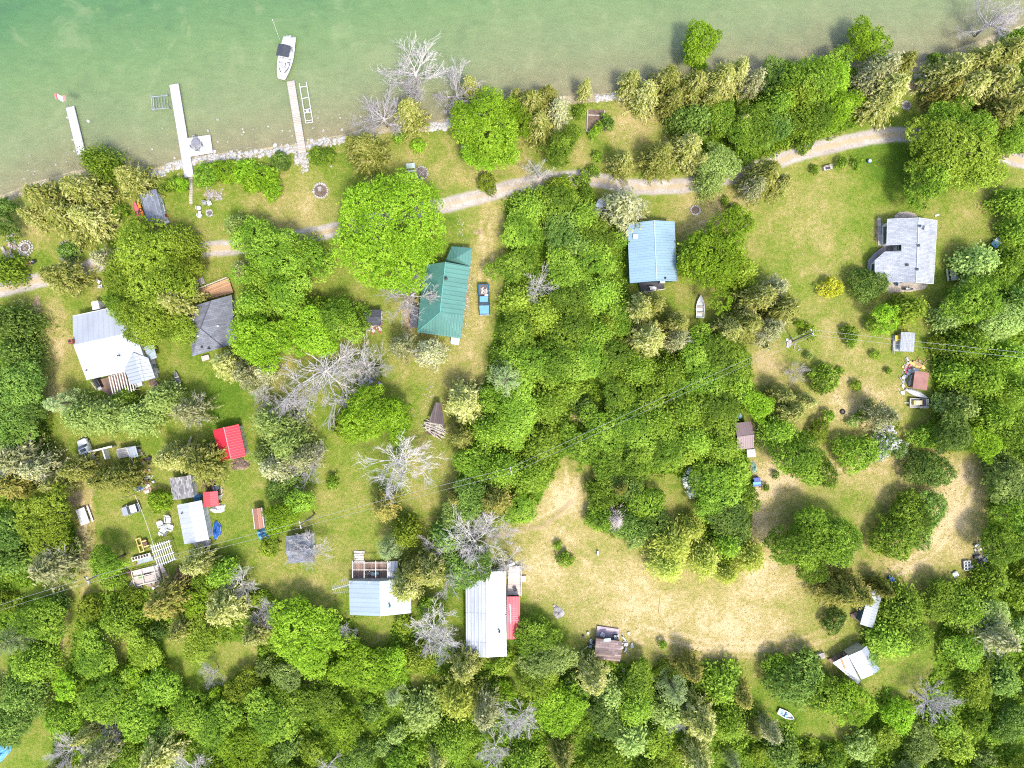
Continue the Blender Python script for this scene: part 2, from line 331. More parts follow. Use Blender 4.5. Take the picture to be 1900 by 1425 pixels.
xs, ys = axis(-100, 100, .5, (0,)), axis(-76, 76, .5, (0,))
GX, GY = np.meshgrid(xs, ys); PXg, PYg = GX * S + 950, 712.5 - GY * S
dist = shore_d(PXg, PYg)
bank = -np.clip(dist, -14, 40)
ZG = np.where(dist > 40, -.45 - .011 * np.clip(dist - 40, 0, 300), np.where(dist < -14, 0.0, -.45 * np.clip((dist + 14) / 54, 0, 1)))
dry, bare = fields(PXg, PYg); wm = woodmask(PXg, PYg).astype(float)
for _ in range(2):
    wm[1:-1, 1:-1] = (wm[1:-1, 1:-1] * 2 + wm[:-2, 1:-1] + wm[2:, 1:-1] + wm[1:-1, :-2] + wm[1:-1, 2:]) / 6
beyond = (np.abs(GX) > 95) | (GY < -72); wm = np.where(beyond & (dist < -20), .9, wm)
sand = np.clip((dist + 10) / 8, 0, 1)
def sheet(name, X, Y, Z, mask, mat):
    ny, nx = X.shape; me = bpy.data.meshes.new(name)
    co = np.stack([X, Y, Z], -1).reshape(-1, 3).astype(np.float32); i = np.arange(nx * ny).reshape(ny, nx)
    f = np.stack([i[:-1, :-1], i[:-1, 1:], i[1:, 1:], i[1:, :-1]], -1).reshape(-1, 4)
    fast_mesh(me, co, f); a = me.attributes.new('mask', 'FLOAT_COLOR', 'POINT')
    a.data.foreach_set('color', mask.reshape(-1).astype(np.float32)); me.materials.append(mat)
    me.polygons.foreach_set('use_smooth', np.ones(len(f), bool))
    o = bpy.data.objects.new(name, me); COL.objects.link(o); o['kind'] = 'structure'; return o
def fast_mesh(me, co, f):
    k = f.shape[1]; me.vertices.add(len(co)); me.vertices.foreach_set('co', co.reshape(-1).astype(np.float32))
    me.loops.add(f.size); me.loops.foreach_set('vertex_index', f.reshape(-1).astype(np.int32))
    me.polygons.add(len(f)); me.polygons.foreach_set('loop_start', np.arange(0, f.size, k, dtype=np.int32))
    me.polygons.foreach_set('loop_total', np.full(len(f), k, np.int32)); me.update(calc_edges=True)

m, nt, out = newmat('ground')
c, hgt, alpha, P = grass_color(nt)
vo = nt.nodes.new('ShaderNodeTexVoronoi'); vo.inputs['Scale'].default_value = 1.5; lk(nt, P, vo.inputs['Vector'])
n1 = noise(nt, .5, 6, .6, P); n2 = noise(nt, 3.5, 4, .65, P); n3 = noise(nt, .09, 4, .6, P)
sc = ramp(nt, mth(nt, 'ADD', mth(nt, 'MULTIPLY', n1, .5), mth(nt, 'MULTIPLY', n2, .5)), [(.32, (.13, .11, .06)), (.5, (.28, .235, .145)), (.7, (.47, .41, .28))])
sc = mixc(nt, smooth(nt, n2, .54, .68), sc, (.10, .095, .06))
sc = mixc(nt, mth(nt, 'MULTIPLY', smooth(nt, n3, .5, .66), .6), sc, (.085, .10, .045))
sc = mixc(nt, mth(nt, 'MULTIPLY', mth(nt, 'LESS_THAN', vo.outputs['Distance'], .16), .5), sc, (.62, .58, .5))
c = mixc(nt, smooth(nt, mth(nt, 'ADD', alpha, mth(nt, 'MULTIPLY', mth(nt, 'SUBTRACT', n2, .5), .6)), .3, .6), c, sc)
bsdf(nt, out, c, .95, hgt, .7, .25, 0, .1)
sheet('ground', GX, GY, ZG, np.stack([dry, wm, bare, sand], -1), m)

# lake surface: tinted, slightly cloudy water over the stony bed
m, nt, out = newmat('lake_water')
at = nt.nodes.new('ShaderNodeAttribute'); at.attribute_name = 'mask'; sp = nt.nodes.new('ShaderNodeSeparateColor'); lk(nt, at.outputs['Color'], sp.inputs[0])
g = nt.nodes.new('ShaderNodeNewGeometry'); P = g.outputs['Position']
n1 = noise(nt, .035, 4, .55, P); n2 = noise(nt, 1.1, 4, .6, P); n4 = noise(nt, .3, 5, .6, P)
dd = mth(nt, 'ADD', sp.outputs[0], mth(nt, 'MULTIPLY', mth(nt, 'SUBTRACT', n1, .5), .22))
dd = mth(nt, 'ADD', dd, mth(nt, 'MULTIPLY', mth(nt, 'SUBTRACT', n4, .5), .12))
col = ramp(nt, dd, [(.0, (.255, .23, .155)), (.07, (.235, .24, .145)), (.25, (.205, .25, .13)), (.6, (.145, .23, .10)), (1.0, (.075, .17, .075))])
mpw = nt.nodes.new('ShaderNodeMapping'); lk(nt, P, mpw.inputs[0]); mpw.inputs['Scale'].default_value = (.35, 1.1, 1); mpw.inputs['Rotation'].default_value = (0, 0, .35)
ripple_shade = noise(nt, 1.3, 5, .65, mpw.outputs[0], dist=.6); weed = noise(nt, .16, 6, .62, P, dist=.8)
col = mixc(nt, 1.0, col, ramp(nt, ripple_shade, [(.3, (.88, .9, .88)), (.7, (1.1, 1.09, 1.08))]), 'MULTIPLY')  # light and dark of the ripples painted into the water colour
col = mixc(nt, mth(nt, 'MULTIPLY', smooth(nt, weed, .54, .68), mth(nt, 'MULTIPLY', dd, .55, 0, True)), col, (.07, .14, .075))
col = mixc(nt, mth(nt, 'MULTIPLY', smooth(nt, weed, .47, .33), .22), col, (.34, .36, .2))
tr = nt.nodes.new('ShaderNodeBsdfTransparent'); lk(nt, ramp(nt, dd, [(.0, (.96, .95, .86)), (.5, (.78, .9, .62)), (1.0, (.5, .78, .45))]), tr.inputs[0])
df = nt.nodes.new('ShaderNodeBsdfDiffuse'); lk(nt, col, df.inputs[0])
gl = nt.nodes.new('ShaderNodeBsdfGlossy'); gl.inputs['Roughness'].default_value = .2
fr = nt.nodes.new('ShaderNodeFresnel'); fr.inputs[0].default_value = 1.33
bn = nt.nodes.new('ShaderNodeBump'); bn.inputs['Strength'].default_value = .25; bn.inputs['Distance'].default_value = .08; lk(nt, n2, bn.inputs['Height']); lk(nt, bn.outputs[0], gl.inputs['Normal']); lk(nt, bn.outputs[0], fr.inputs['Normal'])
m1 = nt.nodes.new('ShaderNodeMixShader'); lk(nt, ramp(nt, dd, [(.0, .34), (.3, .56), (1.0, .68)]), m1.inputs[0]); lk(nt, tr.outputs[0], m1.inputs[1]); lk(nt, df.outputs[0], m1.inputs[2])
m2 = nt.nodes.new('ShaderNodeMixShader'); lk(nt, fr.outputs[0], m2.inputs[0]); lk(nt, m1.outputs[0], m2.inputs[1]); lk(nt, gl.outputs[0], m2.inputs[2])
lk(nt, m2.outputs[0], out.inputs[0])
wx = np.concatenate([[-1000, -300, -140], np.arange(-100, 101, 2.0), [140, 300, 1000]]); tt = np.concatenate([np.linspace(0, 1, 30), [1.4, 2.5, 8, 30]])
WX = np.repeat(wx[None, :], len(tt), 0); shy = (712.5 - np.interp(WX * S + 950, SX, SY)) / S
WY = shy - .25 + tt[:, None] * 36
sheet('lake_water', WX, WY, np.full(WX.shape, -.2), np.stack([np.clip((WY - shy) / 33, 0, 1), WX * 0, WX * 0, WX * 0 + 1], -1), m)

# gravel track along the shore
ROAD = [(-60, 552), (0, 538), (60, 523), (150, 501), (190, 488), (300, 472), (380, 463), (460, 456), (540, 442), (630, 425), (750, 395), (830, 380), (900, 362), (970, 343), (1050, 331), (1110, 334), (1170, 346), (1250, 346), (1310, 338), (1390, 318), (1440, 300), (1500, 281), (1580, 262), (1660, 250), (1740, 256), (1830, 280), (1890, 297), (1980, 322)]
def catmull(pts, k=8):
    P = [Vector((*p, 0)) for p in pts]; P = [P[0] * 2 - P[1]] + P + [P[-1] * 2 - P[-2]]; o = []
    for i in range(1, len(P) - 2):
        for j in range(k):
            t = j / k; a, b, c, d = P[i - 1], P[i], P[i + 1], P[i + 2]
            o.append(.5 * ((2 * b) + (c - a) * t + (2 * a - 5 * b + 4 * c - d) * t * t + (3 * b - a - 3 * c + d) * t ** 3))
    o.append(P[-2]); return o
rp = [W(p.x, p.y) for p in catmull(ROAD)]
K = 13; RX = np.zeros((len(rp), K)); RY = RX.copy(); UU = RX.copy(); MID = RX.copy()
for i, p in enumerate(rp):
    t = (rp[min(i + 1, len(rp) - 1)] - rp[max(i - 1, 0)]).normalized(); nn = Vector((-t.y, t.x, 0))
    for j in range(K):
        u = -1 + 2 * j / (K - 1); q = p + nn * u * 1.9; RX[i, j], RY[i, j], UU[i, j] = q.x, q.y, abs(u)
        pxx = p.x * S + 950; MID[i, j] = np.interp(pxx, [0, 250, 330, 450, 640, 760, 900, 1100, 1400, 1900], [.6, .6, .95, .95, .85, .35, .3, .4, .5, .6])
rd, rb = fields(RX * S + 950, 712.5 - RY * S)
m, nt, out = newmat('gravel_road')
c, hgt, alpha, P = grass_color(nt)
uv = nt.nodes.new('ShaderNodeAttribute'); uv.attribute_name = 'uu'; su = nt.nodes.new('ShaderNodeSeparateColor'); lk(nt, uv.outputs['Color'], su.inputs[0])
u, mid = su.outputs[0], su.outputs[1]
n1 = noise(nt, .55, 6, .7, P); n2 = noise(nt, 4, 4, .7, P)
un = mth(nt, 'ADD', u, mth(nt, 'MULTIPLY', mth(nt, 'SUBTRACT', mth(nt, 'ADD', mth(nt, 'MULTIPLY', n1, .6), mth(nt, 'MULTIPLY', n2, .4)), .5), 1.1))
gr = ramp(nt, mth(nt, 'ADD', mth(nt, 'MULTIPLY', n1, .5), mth(nt, 'MULTIPLY', n2, .5)), [(.33, (.17, .145, .12)), (.5, (.31, .27, .235)), (.66, (.46, .415, .37))])
rut = mth(nt, 'SUBTRACT', 1.0, smooth(nt, un, .52, .86))
c2 = mixc(nt, rut, c, gr)
strip = mth(nt, 'MULTIPLY', mth(nt, 'SUBTRACT', 1.0, smooth(nt, un, .12, .34)), mth(nt, 'ADD', mid, .18))
c2 = mixc(nt, strip, c2, mixc(nt, n1, (.30, .25, .10), (.36, .27, .19)))
bsdf(nt, out, c2, .95, n2, .5, .05, 0, .1)
o = sheet('gravel_road', RX, RY, np.full(RX.shape, .012), np.stack([rd, rd * 0, rb, rd * 0], -1), m)
a = o.data.attributes.new('uu', 'FLOAT_COLOR', 'POINT'); a.data.foreach_set('color', np.stack([UU, MID, UU * 0, UU * 0 + 1], -1).reshape(-1).astype(np.float32))
# ------------------------------------------------------------------ vegetation
def leaf_mat(name, c1, c2, c3, trans=.35, tanmix=None):
    m, nt, out = newmat(name)
    at = nt.nodes.new('ShaderNodeAttribute'); at.attribute_name = 'tint'
    oi = nt.nodes.new('ShaderNodeObjectInfo')
    t = mth(nt, 'ADD', at.outputs['Fac'], mth(nt, 'MULTIPLY', mth(nt, 'SUBTRACT', oi.outputs['Random'], .5), .35))
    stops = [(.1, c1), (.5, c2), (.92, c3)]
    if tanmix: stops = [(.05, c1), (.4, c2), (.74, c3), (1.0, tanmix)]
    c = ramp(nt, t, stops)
    hs = nt.nodes.new('ShaderNodeHueSaturation'); lk(nt, c, hs.inputs['Color'])
    lk(nt, mth(nt, 'ADD', .49, mth(nt, 'MULTIPLY', oi.outputs['Random'], .02)), hs.inputs['Hue'])
    lk(nt, mth(nt, 'ADD', .86, mth(nt, 'MULTIPLY', oi.outputs['Random'], .28)), hs.inputs['Value'])
    b = nt.nodes.new('ShaderNodeBsdfPrincipled'); lk(nt, hs.outputs[0], b.inputs['Base Color']); b.inputs['Roughness'].default_value = .6; b.inputs['Specular IOR Level'].default_value = .14
    tl = nt.nodes.new('ShaderNodeBsdfTranslucent'); lk(nt, mixc(nt, 1.0, hs.outputs[0], (1.25, 1.35, .6), 'MULTIPLY'), tl.inputs[0])
    mx = nt.nodes.new('ShaderNodeMixShader'); mx.inputs[0].default_value = trans; lk(nt, b.outputs[0], mx.inputs[1]); lk(nt, tl.outputs[0], mx.inputs[2]); lk(nt, mx.outputs[0], out.inputs[0])
    return m
LEAF = {
 'L': leaf_mat('lime_leaves', (.125, .215, .010), (.21, .35, .016), (.33, .46, .04), .4),
 'G': leaf_mat('green_leaves', (.078, .145, .012), (.165, .268, .02), (.30, .41, .048), .38),
 'g': leaf_mat('yellowgreen_leaves', (.105, .16, .012), (.20, .27, .02), (.33, .41, .05), .38),
 'D': leaf_mat('dark_leaves', (0.058, 0.116, 0.018), (0.127, 0.204, 0.031), (0.231, 0.330, 0.061), .34),
 'S': leaf_mat('pale_leaves', (0.143, 0.209, 0.046), (0.245, 0.326, 0.076), (0.377, 0.469, 0.133), .34),
 'Y': leaf_mat('willow_leaves', (.24, .29, .03), (.38, .43, .06), (.54, .56, .15), .4),
 'K': leaf_mat('yellow_leaves', (.38, .42, .02), (.56, .57, .05), (.68, .66, .15), .3),
 'W': leaf_mat('silver_leaves', (.30, .34, .28), (.55, .58, .51), (.74, .76, .70), .3),
 'V': leaf_mat('blossom_leaves', (.09, .17, .02), (.18, .26, .07), (.5, .46, .54), .25, (.7, .65, .74)),
 'R': leaf_mat('purple_leaves', (.12, .08, .06), (.2, .13, .09), (.3, .22, .14), .3),
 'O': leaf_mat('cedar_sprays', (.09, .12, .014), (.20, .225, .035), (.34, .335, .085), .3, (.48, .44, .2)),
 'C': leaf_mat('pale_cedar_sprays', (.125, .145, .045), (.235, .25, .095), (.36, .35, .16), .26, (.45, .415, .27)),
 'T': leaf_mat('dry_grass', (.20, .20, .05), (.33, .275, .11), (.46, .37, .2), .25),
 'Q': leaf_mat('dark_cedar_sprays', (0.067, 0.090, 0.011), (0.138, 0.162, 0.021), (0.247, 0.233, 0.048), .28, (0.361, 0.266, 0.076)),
 'P': leaf_mat('pine_needles', (.09, .15, .05), (.17, .245, .085), (.28, .36, .13), .25, (.40, .45, .2)),
 'N': leaf_mat('dead_needles', (.26, .2, .15), (.38, .31, .25), (.5, .43, .37), .15),
}
def bark(name, c):
    m, nt, out = newmat(name); n1 = noise(nt, 2.5, 5); oi = nt.nodes.new('ShaderNodeObjectInfo')
    cc = ramp(nt, mth(nt, 'ADD', n1, mth(nt, 'MULTIPLY', mth(nt, 'SUBTRACT', oi.outputs['Random'], .5), .3)), [(.3, tuple(x * .65 for x in c)), (.7, tuple(x * 1.2 for x in c))])
    bsdf(nt, out, cc, .9, n1, .4, .03, 0, .1); return m
BARK = bark('bark', (.16, .125, .095)); DEADWOOD = bark('dead_wood', (.42, .39, .365)); MAUVE = bark('mauve_twigs', (.38, .345, .345)); SNAG = bark('snag_wood', (.52, .44, .40))

def leaves(name, C, Nn, size, tint, asp=.72, axis=None):
    n = len(C); Nn = Nn / np.maximum(np.linalg.norm(Nn, axis=1, keepdims=True), 1e-6)
    if axis is None:
        r = rng.normal(size=(n, 3))
    else: r = axis
    T = r - Nn * np.sum(r * Nn, 1, keepdims=True); T /= np.maximum(np.linalg.norm(T, axis=1, keepdims=True), 1e-6); B = np.cross(Nn, T)
    h = (size * .5)[:, None]; k = h * asp
    # a leaf clump: a kite, tips narrower than its middle
    V = np.stack([C - T * h, C + B * k - T * h * .1, C + T * h, C - B * k - T * h * .1], 1).reshape(-1, 3)
    me = bpy.data.meshes.new(name); fast_mesh(me, V, np.arange(4 * n).reshape(n, 4))
    a = me.attributes.new('tint', 'FLOAT', 'POINT'); a.data.foreach_set('value', np.repeat(tint, 4).astype(np.float32))
    return me
def unit(n):
    v = rng.normal(size=(n, 3)); return v / np.linalg.norm(v, axis=1, keepdims=True)
def crown_broad(R, Hc, z0, nl, leaf, dens=1.0, lob=.36, flat=.8, rough=1.0):
    """lobed crown: tufts of leaves over many overlapping boughs with gaps between them, the inside of neighbouring boughs left open"""
    D = unit(nl * 3); D = D[D[:, 2] > -.35][:nl]; nl = len(D)
    zc = z0 + Hc * .45; rz = Hc * .55; az = np.arctan2(D[:, 1], D[:, 0])
    ecc = 1 + rough * 1.35 * (.15 * np.sin(2 * az + rng.uniform(0, 6)) + .13 * np.sin(3 * az + rng.uniform(0, 6)) + .08 * np.sin(5 * az + rng.uniform(0, 6)))
    rad = R * lob * rng.uniform(1 - .45 * rough, 1 + .3 * rough, nl)
    rr = rng.uniform(1 - .35 * rough, 1.06, nl) * ecc
    rr = rr * np.where(rng.random(nl) > .86, 1.13, 1.0); LC = np.stack([D[:, 0] * (R - rad * .8) * rr, D[:, 1] * (R - rad * .8) * rr, zc + D[:, 2] * (rz - rad * .5) * rng.uniform(.75, 1.12, nl)], 1)
    top = np.array([[rng.uniform(-.4, .4) * R, rng.uniform(-.4, .4) * R, zc + rz * rng.uniform(.2, .75)] for _ in range(max(3, nl // 4))])
    LC = np.concatenate([LC, top]); rad = np.concatenate([rad, R * lob * rng.uniform(.75, 1.25, len(top))]); nl = len(LC)
    Cs, Ns, Ts = [], [], []
    ltone = rng.uniform(-.3, .3, nl); tr = leaf * 1.15
    for i in range(nl):
        for lay, cov in ((1.0, .78), (.74, .6)):
            n = int(dens * cov * 4 * PI * rad[i] ** 2 / (PI * tr * tr)); d = unit(n); d = d[d[:, 2] > -.4]
            fr = lay * (1 + rng.normal(0, .11, len(d)) + .25 * rng.random(len(d)) * (rng.random(len(d)) > .82))
            p = LC[i] + d * rad[i] * fr[:, None] * np.array([1, 1, flat])
            keep = np.ones(len(p), bool)
            for j in range(nl):
                if j != i and np.linalg.norm(LC[i] - LC[j]) < rad[i] + rad[j]:
                    keep &= np.linalg.norm((p - LC[j]) / np.array([1, 1, flat]), axis=1) > rad[j] * .72
            keep &= p[:, 2] > .12
            p, d = p[keep], d[keep]; k = 7; m = len(p)
            if not m: continue
            nn = d * .75 + np.array([0, 0, .8]) + rng.normal(0, .35, d.shape); nn /= np.linalg.norm(nn, axis=1, keepdims=True)
            off = rng.normal(0, tr * .52, (m, k, 3)); off -= nn[:, None] * np.sum(off * nn[:, None], 2, keepdims=True) * .6
            P = (p[:, None] + off).reshape(-1, 3); Nk = (nn[:, None] + .55 * off / tr + rng.normal(0, .38, (m, k, 3))).reshape(-1, 3)
            tt = np.repeat(ltone[i] + rng.normal(0, .13, m), k) + rng.normal(0, .12, m * k)
            Cs.append(P); Ns.append(Nk); Ts.append(np.clip(.45 + tt, 0, 1))
    C = np.concatenate(Cs); k = C[:, 2] > .05; C = C[k]
    return leaves('crown', C, np.concatenate(Ns)[k], leaf * rng.uniform(.65, 1.4, len(C)), np.concatenate(Ts)[k]), LC
def crown_conifer(R, Hh, z0, nb, leaf, droop=.25, tuft=22, power=.8, spread=.14, gapz=0.0, asp=.36):
    """feathery conifer: boughs all the way up, each a drooping line of long narrow sprays"""
    Cs, As, Ns, Ts = [], [], [], []
    for b in range(nb):
        t = (b + rng.uniform(0, 1)) / nb; t = t ** .8
        L = R * (1 - t) ** power * rng.uniform(.55, 1.25) + .12; a = b * 2.39996 + rng.uniform(-.4, .4); z = z0 + (Hh - z0) * t
        k = max(5, int(tuft * L / R + 5)); s = rng.uniform(.12, 1, k) ** .7
        dirv = np.array([math.cos(a), math.sin(a), 0]); up = rng.uniform(.1, .5)
        bend = rng.uniform(-.25, .25)
        ca = a + bend * s
        p = np.stack([np.cos(ca) * s * L, np.sin(ca) * s * L, z + L * (up * s - droop * 1.8 * s * s)], 1) + rng.normal(0, spread * R * .5, (k, 3)) * s[:, None]
        ax = np.stack([np.cos(ca), np.sin(ca), np.full(k, .35)], 1) + rng.normal(0, .55, (k, 3))
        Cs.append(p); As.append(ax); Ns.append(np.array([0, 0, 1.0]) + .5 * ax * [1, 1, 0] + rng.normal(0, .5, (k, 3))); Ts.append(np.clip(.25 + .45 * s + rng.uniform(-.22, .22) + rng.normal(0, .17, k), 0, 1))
    C = np.concatenate(Cs); n = len(C)
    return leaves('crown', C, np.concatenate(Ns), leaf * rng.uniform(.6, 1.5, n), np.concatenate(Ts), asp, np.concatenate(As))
def limbs(mb, base, tops, r0, z1, seed):
    rr = random.Random(seed)
    trunk_top = Vector((base[0] + rr.uniform(-.15, .15), base[1] + rr.uniform(-.15, .15), z1))
    mb.tube([(base[0], base[1], -.3), (base[0] + rr.uniform(-.05, .05), base[1], z1 * .5), trunk_top], [r0 * 1.25, r0, r0 * .6], 7)
    for t in tops:
        t = Vector(t); z = z1 * rr.uniform(.5, 1); s = Vector((base[0], base[1], z)); mid = s.lerp(t, .5) + Vector((0, 0, .12 * (t - s).length))
        mb.tube([s, mid, t], [r0 * .45, r0 * .28, r0 * .08], 5)
def bare_tree(R, Hh, seed, lean=0.0, nb=9, twig=3):
    """leafless crown: limbs that fork four times down to fine twigs; returns (trunk mesh builder, twig mesh builder)"""
    rr = random.Random(seed); A, B = MB(), MB()
    def grow(p, d, L, r, depth):
        pts = [p]; q = p.copy(); dd = d.copy()
        for k in range(3):
            dd = (dd + Vector((rr.uniform(-.3, .3), rr.uniform(-.3, .3), rr.uniform(-.18, .25)))).normalized(); q = q + dd * L / 3; pts.append(q.copy())
        (A if depth < 2 else B).tube(pts, [r, r * .8, r * .6, r * .42], 5 if depth < 2 else 3, False)
        if depth >= twig: return
        for k in range(rr.choice((4, 5, 6, 6) if depth < 3 else (3, 4))):
            t = rr.uniform(.3, 1); i = min(2, int(t * 3)); s = pts[i].lerp(pts[i + 1], t * 3 - i)
            nd = (dd + Vector((rr.uniform(-1, 1), rr.uniform(-1, 1), rr.uniform(-.5, .6))) * .62).normalized()
            grow(s, nd, L * rr.uniform(.42, .72), max(.015, r * .48), depth + 1)
    r0 = .03 * Hh * .55; top = Vector((lean * Hh, 0, Hh * .45))
    A.tube([(0, 0, -.3), (lean * Hh * .4, 0, Hh * .22), top], [r0 * 1.3, r0, r0 * .8], 7)
    for b in range(nb):
        a = 2.4 * b + rr.uniform(-.4, .4); e = rr.uniform(.1, 1.2)
        p = Vector((0, 0, 0)).lerp(top, rr.uniform(.65, 1.0)); d = Vector((math.cos(a) * math.cos(e) + lean, math.sin(a) * math.cos(e), math.sin(e)))
        grow(p, d, R * rr.uniform(.55, .85), r0 * .42, 1)
    return A, B
PROTO = {}
def add_proto(fam, R, Hh, crown, trunk):
    PROTO.setdefault(fam, []).append((R, Hh, crown, trunk))
for R, Hh, nl, k in ((2.0, 5.0, 14, 4), (3.4, 7.6, 24, 5), (5.2, 10.5, 40, 4)):
    for i in range(k):
        zb = Hh * .22; cr, LC = crown_broad(R, Hh - zb, zb, nl, .22 if R < 5 else .25, 1.0, .38 if R < 5 else .29, .8, 1.35)
        tb = MB(); limbs(tb, (0, 0), [LC[j] for j in range(0, len(LC), 3)], .06 * R, Hh * .5, i); add_proto('broad', R, Hh, cr, tb.mesh('trunk', BARK, True))
cr, LC = crown_broad(11.0, 10.0, 4.0, 90, .31, 1.0, .22, .95, .55)
tb = MB(); limbs(tb, (0, 0), [LC[j] for j in range(0, len(LC), 5)], .55, 9.0, 7); add_proto('huge', 11.0, 15.5, cr, tb.mesh('trunk', BARK, True))
for R, Hh, nl, k in ((1.1, 1.5, 9, 3), (2.2, 3.0, 16, 4), (3.4, 4.2, 26, 3)):
    for i in range(k):
        cr, LC = crown_broad(R, Hh, 0, nl, .2 if R < 2 else .25, 1.0, .42, .9)
        tb = MB(); limbs(tb, (0, 0), [LC[j] for j in range(0, len(LC), 4)], .03 * R + .02, Hh * .35, i); add_proto('shrub', R, Hh, cr, tb.mesh('trunk', BARK, True))
for i in range(5):      # soft willow-like crowns: thin and streaky
    R, Hh = 3.6, 7.5; cr = crown_conifer(R, Hh, 1.2, 230, .5, .3, 26, .55, .25); tb = MB(); limbs(tb, (0, 0), [(R * .5 * math.cos(a), R * .5 * math.sin(a), Hh * .6) for a in range(6)], .16, Hh * .6, i); add_proto('willow', R, Hh, cr, tb.mesh('trunk', BARK, True))
for R, Hh, k in ((2.6, 4.6, 3), (4.2, 6.6, 4)):   # loose, shaggy broadleaf crowns made of upright shoots
    for i in range(k):
        cr = crown_conifer(R, Hh, .6, int(95 * R), .34, .22, 26, .5, .3, 0.0, .62); tb = MB(); limbs(tb, (0, 0), [(R * .55 * math.cos(a), R * .55 * math.sin(a), Hh * .6) for a in range(7)], .05 * R, Hh * .5, i); add_proto('loose', R, Hh, cr, tb.mesh('trunk', BARK, True))
for i in range(6):
    R, Hh = 2.6, 7.5; cr = crown_conifer(R, Hh, .5, 330, .36, .2, 24, .7, .12)
    tb = MB(); tb.tube([(0, 0, -.3), (.1, .05, Hh * .5), (0, 0, Hh * .96)], [.17, .11, .02], 7); add_proto('cedar', R, Hh, cr, tb.mesh('trunk', BARK, True))
for i in range(4):      # half bare, with grey twigs showing between the sprays
    R, Hh = 2.6, 7.0; cr = crown_conifer(R, Hh, .6, 190, .36, .2, 17, .6, .15)
    A, B = bare_tree(R * .95, Hh * .95, 40 + i, 0, 8, 3); A.v, off = A.v, len(A.v); A.add(B.v, B.f); add_proto('thincedar', R, Hh, cr, A.mesh('trunk', DEADWOOD, True))
for i in range(3):
    R, Hh = 3.2, 10.0; Cs, As, Ns, Ts = [], [], [], []; tb = MB(); tb.tube([(0, 0, -.3), (.05, 0, Hh * .5), (0, 0, Hh)], [.22, .14, .02], 7)
    for wv in range(11):
        z = 1.5 + (Hh - 1.6) * wv / 10.5; L0 = R * (1 - wv / 12.5) ** .75; a0 = rng.uniform(0, 6)
        for b in range(6):
            a = a0 + b * PI / 3 + rng.uniform(-.25, .25); L = L0 * rng.uniform(.75, 1.1); up = rng.uniform(.05, .35)
            tip = (math.cos(a) * L, math.sin(a) * L, z + up * L); tb.tube([(0, 0, z), tip], [.05, .012], 4)
            k = int(70 * L / R) + 8; s = rng.uniform(.25, 1.05, k); side = rng.normal(0, .16, k) * L * s
            p = np.stack([math.cos(a) * L * s - math.sin(a) * side, math.sin(a) * L * s + math.cos(a) * side, z + up * L * s + rng.normal(0, .07, k)], 1)
            Cs.append(p); As.append(np.stack([np.full(k, math.cos(a)) - math.sin(a) * side * 2, np.full(k, math.sin(a)) + math.cos(a) * side * 2, np.full(k, .3)], 1) + rng.normal(0, .35, (k, 3)))
            Ns.append(np.array([0, 0, 1.0]) + rng.normal(0, .45, (k, 3))); Ts.append(np.clip(.2 + .5 * s + rng.normal(0, .12, k), 0, 1))
    C = np.concatenate(Cs); add_proto('pine', R, Hh, leaves('crown', C, np.concatenate(Ns), .34 * rng.uniform(.7, 1.4, len(C)), np.concatenate(Ts), .22, np.concatenate(As)), tb.mesh('trunk', BARK, True))
for i in range(5):
    A, B = bare_tree(3.6, 8.5, 60 + i, 0, 14, 4); add_proto('bare', 3.6, 8.5, B.mesh('crown', DEADWOOD), A.mesh('trunk', DEADWOOD, True))
# a dead conifer: every bough stiff, straight and grey-brown
for i in range(2):
    R, Hh = 2.4, 6.5; A, B = MB(), MB(); rr = random.Random(90 + i); A.tube([(0, 0, -.3), (0, 0, Hh)], [.15, .02], 6)
    for b in range(150):
        t = b / 150; a = b * 2.4; L = R * (1 - t * .85) * rr.uniform(.7, 1.05); z = 1 + (Hh - 1.1) * t
        e = Vector((math.cos(a) * L, math.sin(a) * L, z + .15 * L)); B.tube([(0, 0, z), e], [.035, .012], 3, False)
        for k in range(7):
            s = rr.uniform(.35, 1); q = Vector((0, 0, z)).lerp(e, s); B.tube([q, q + Vector((math.cos(a + rr.uniform(-1, 1)), math.sin(a + rr.uniform(-1, 1)), .2)) * L * .22], [.022, .01], 3, False)
    add_proto('snag', R, Hh, B.mesh('crown', DEADWOOD), A.mesh('trunk', DEADWOOD, True))

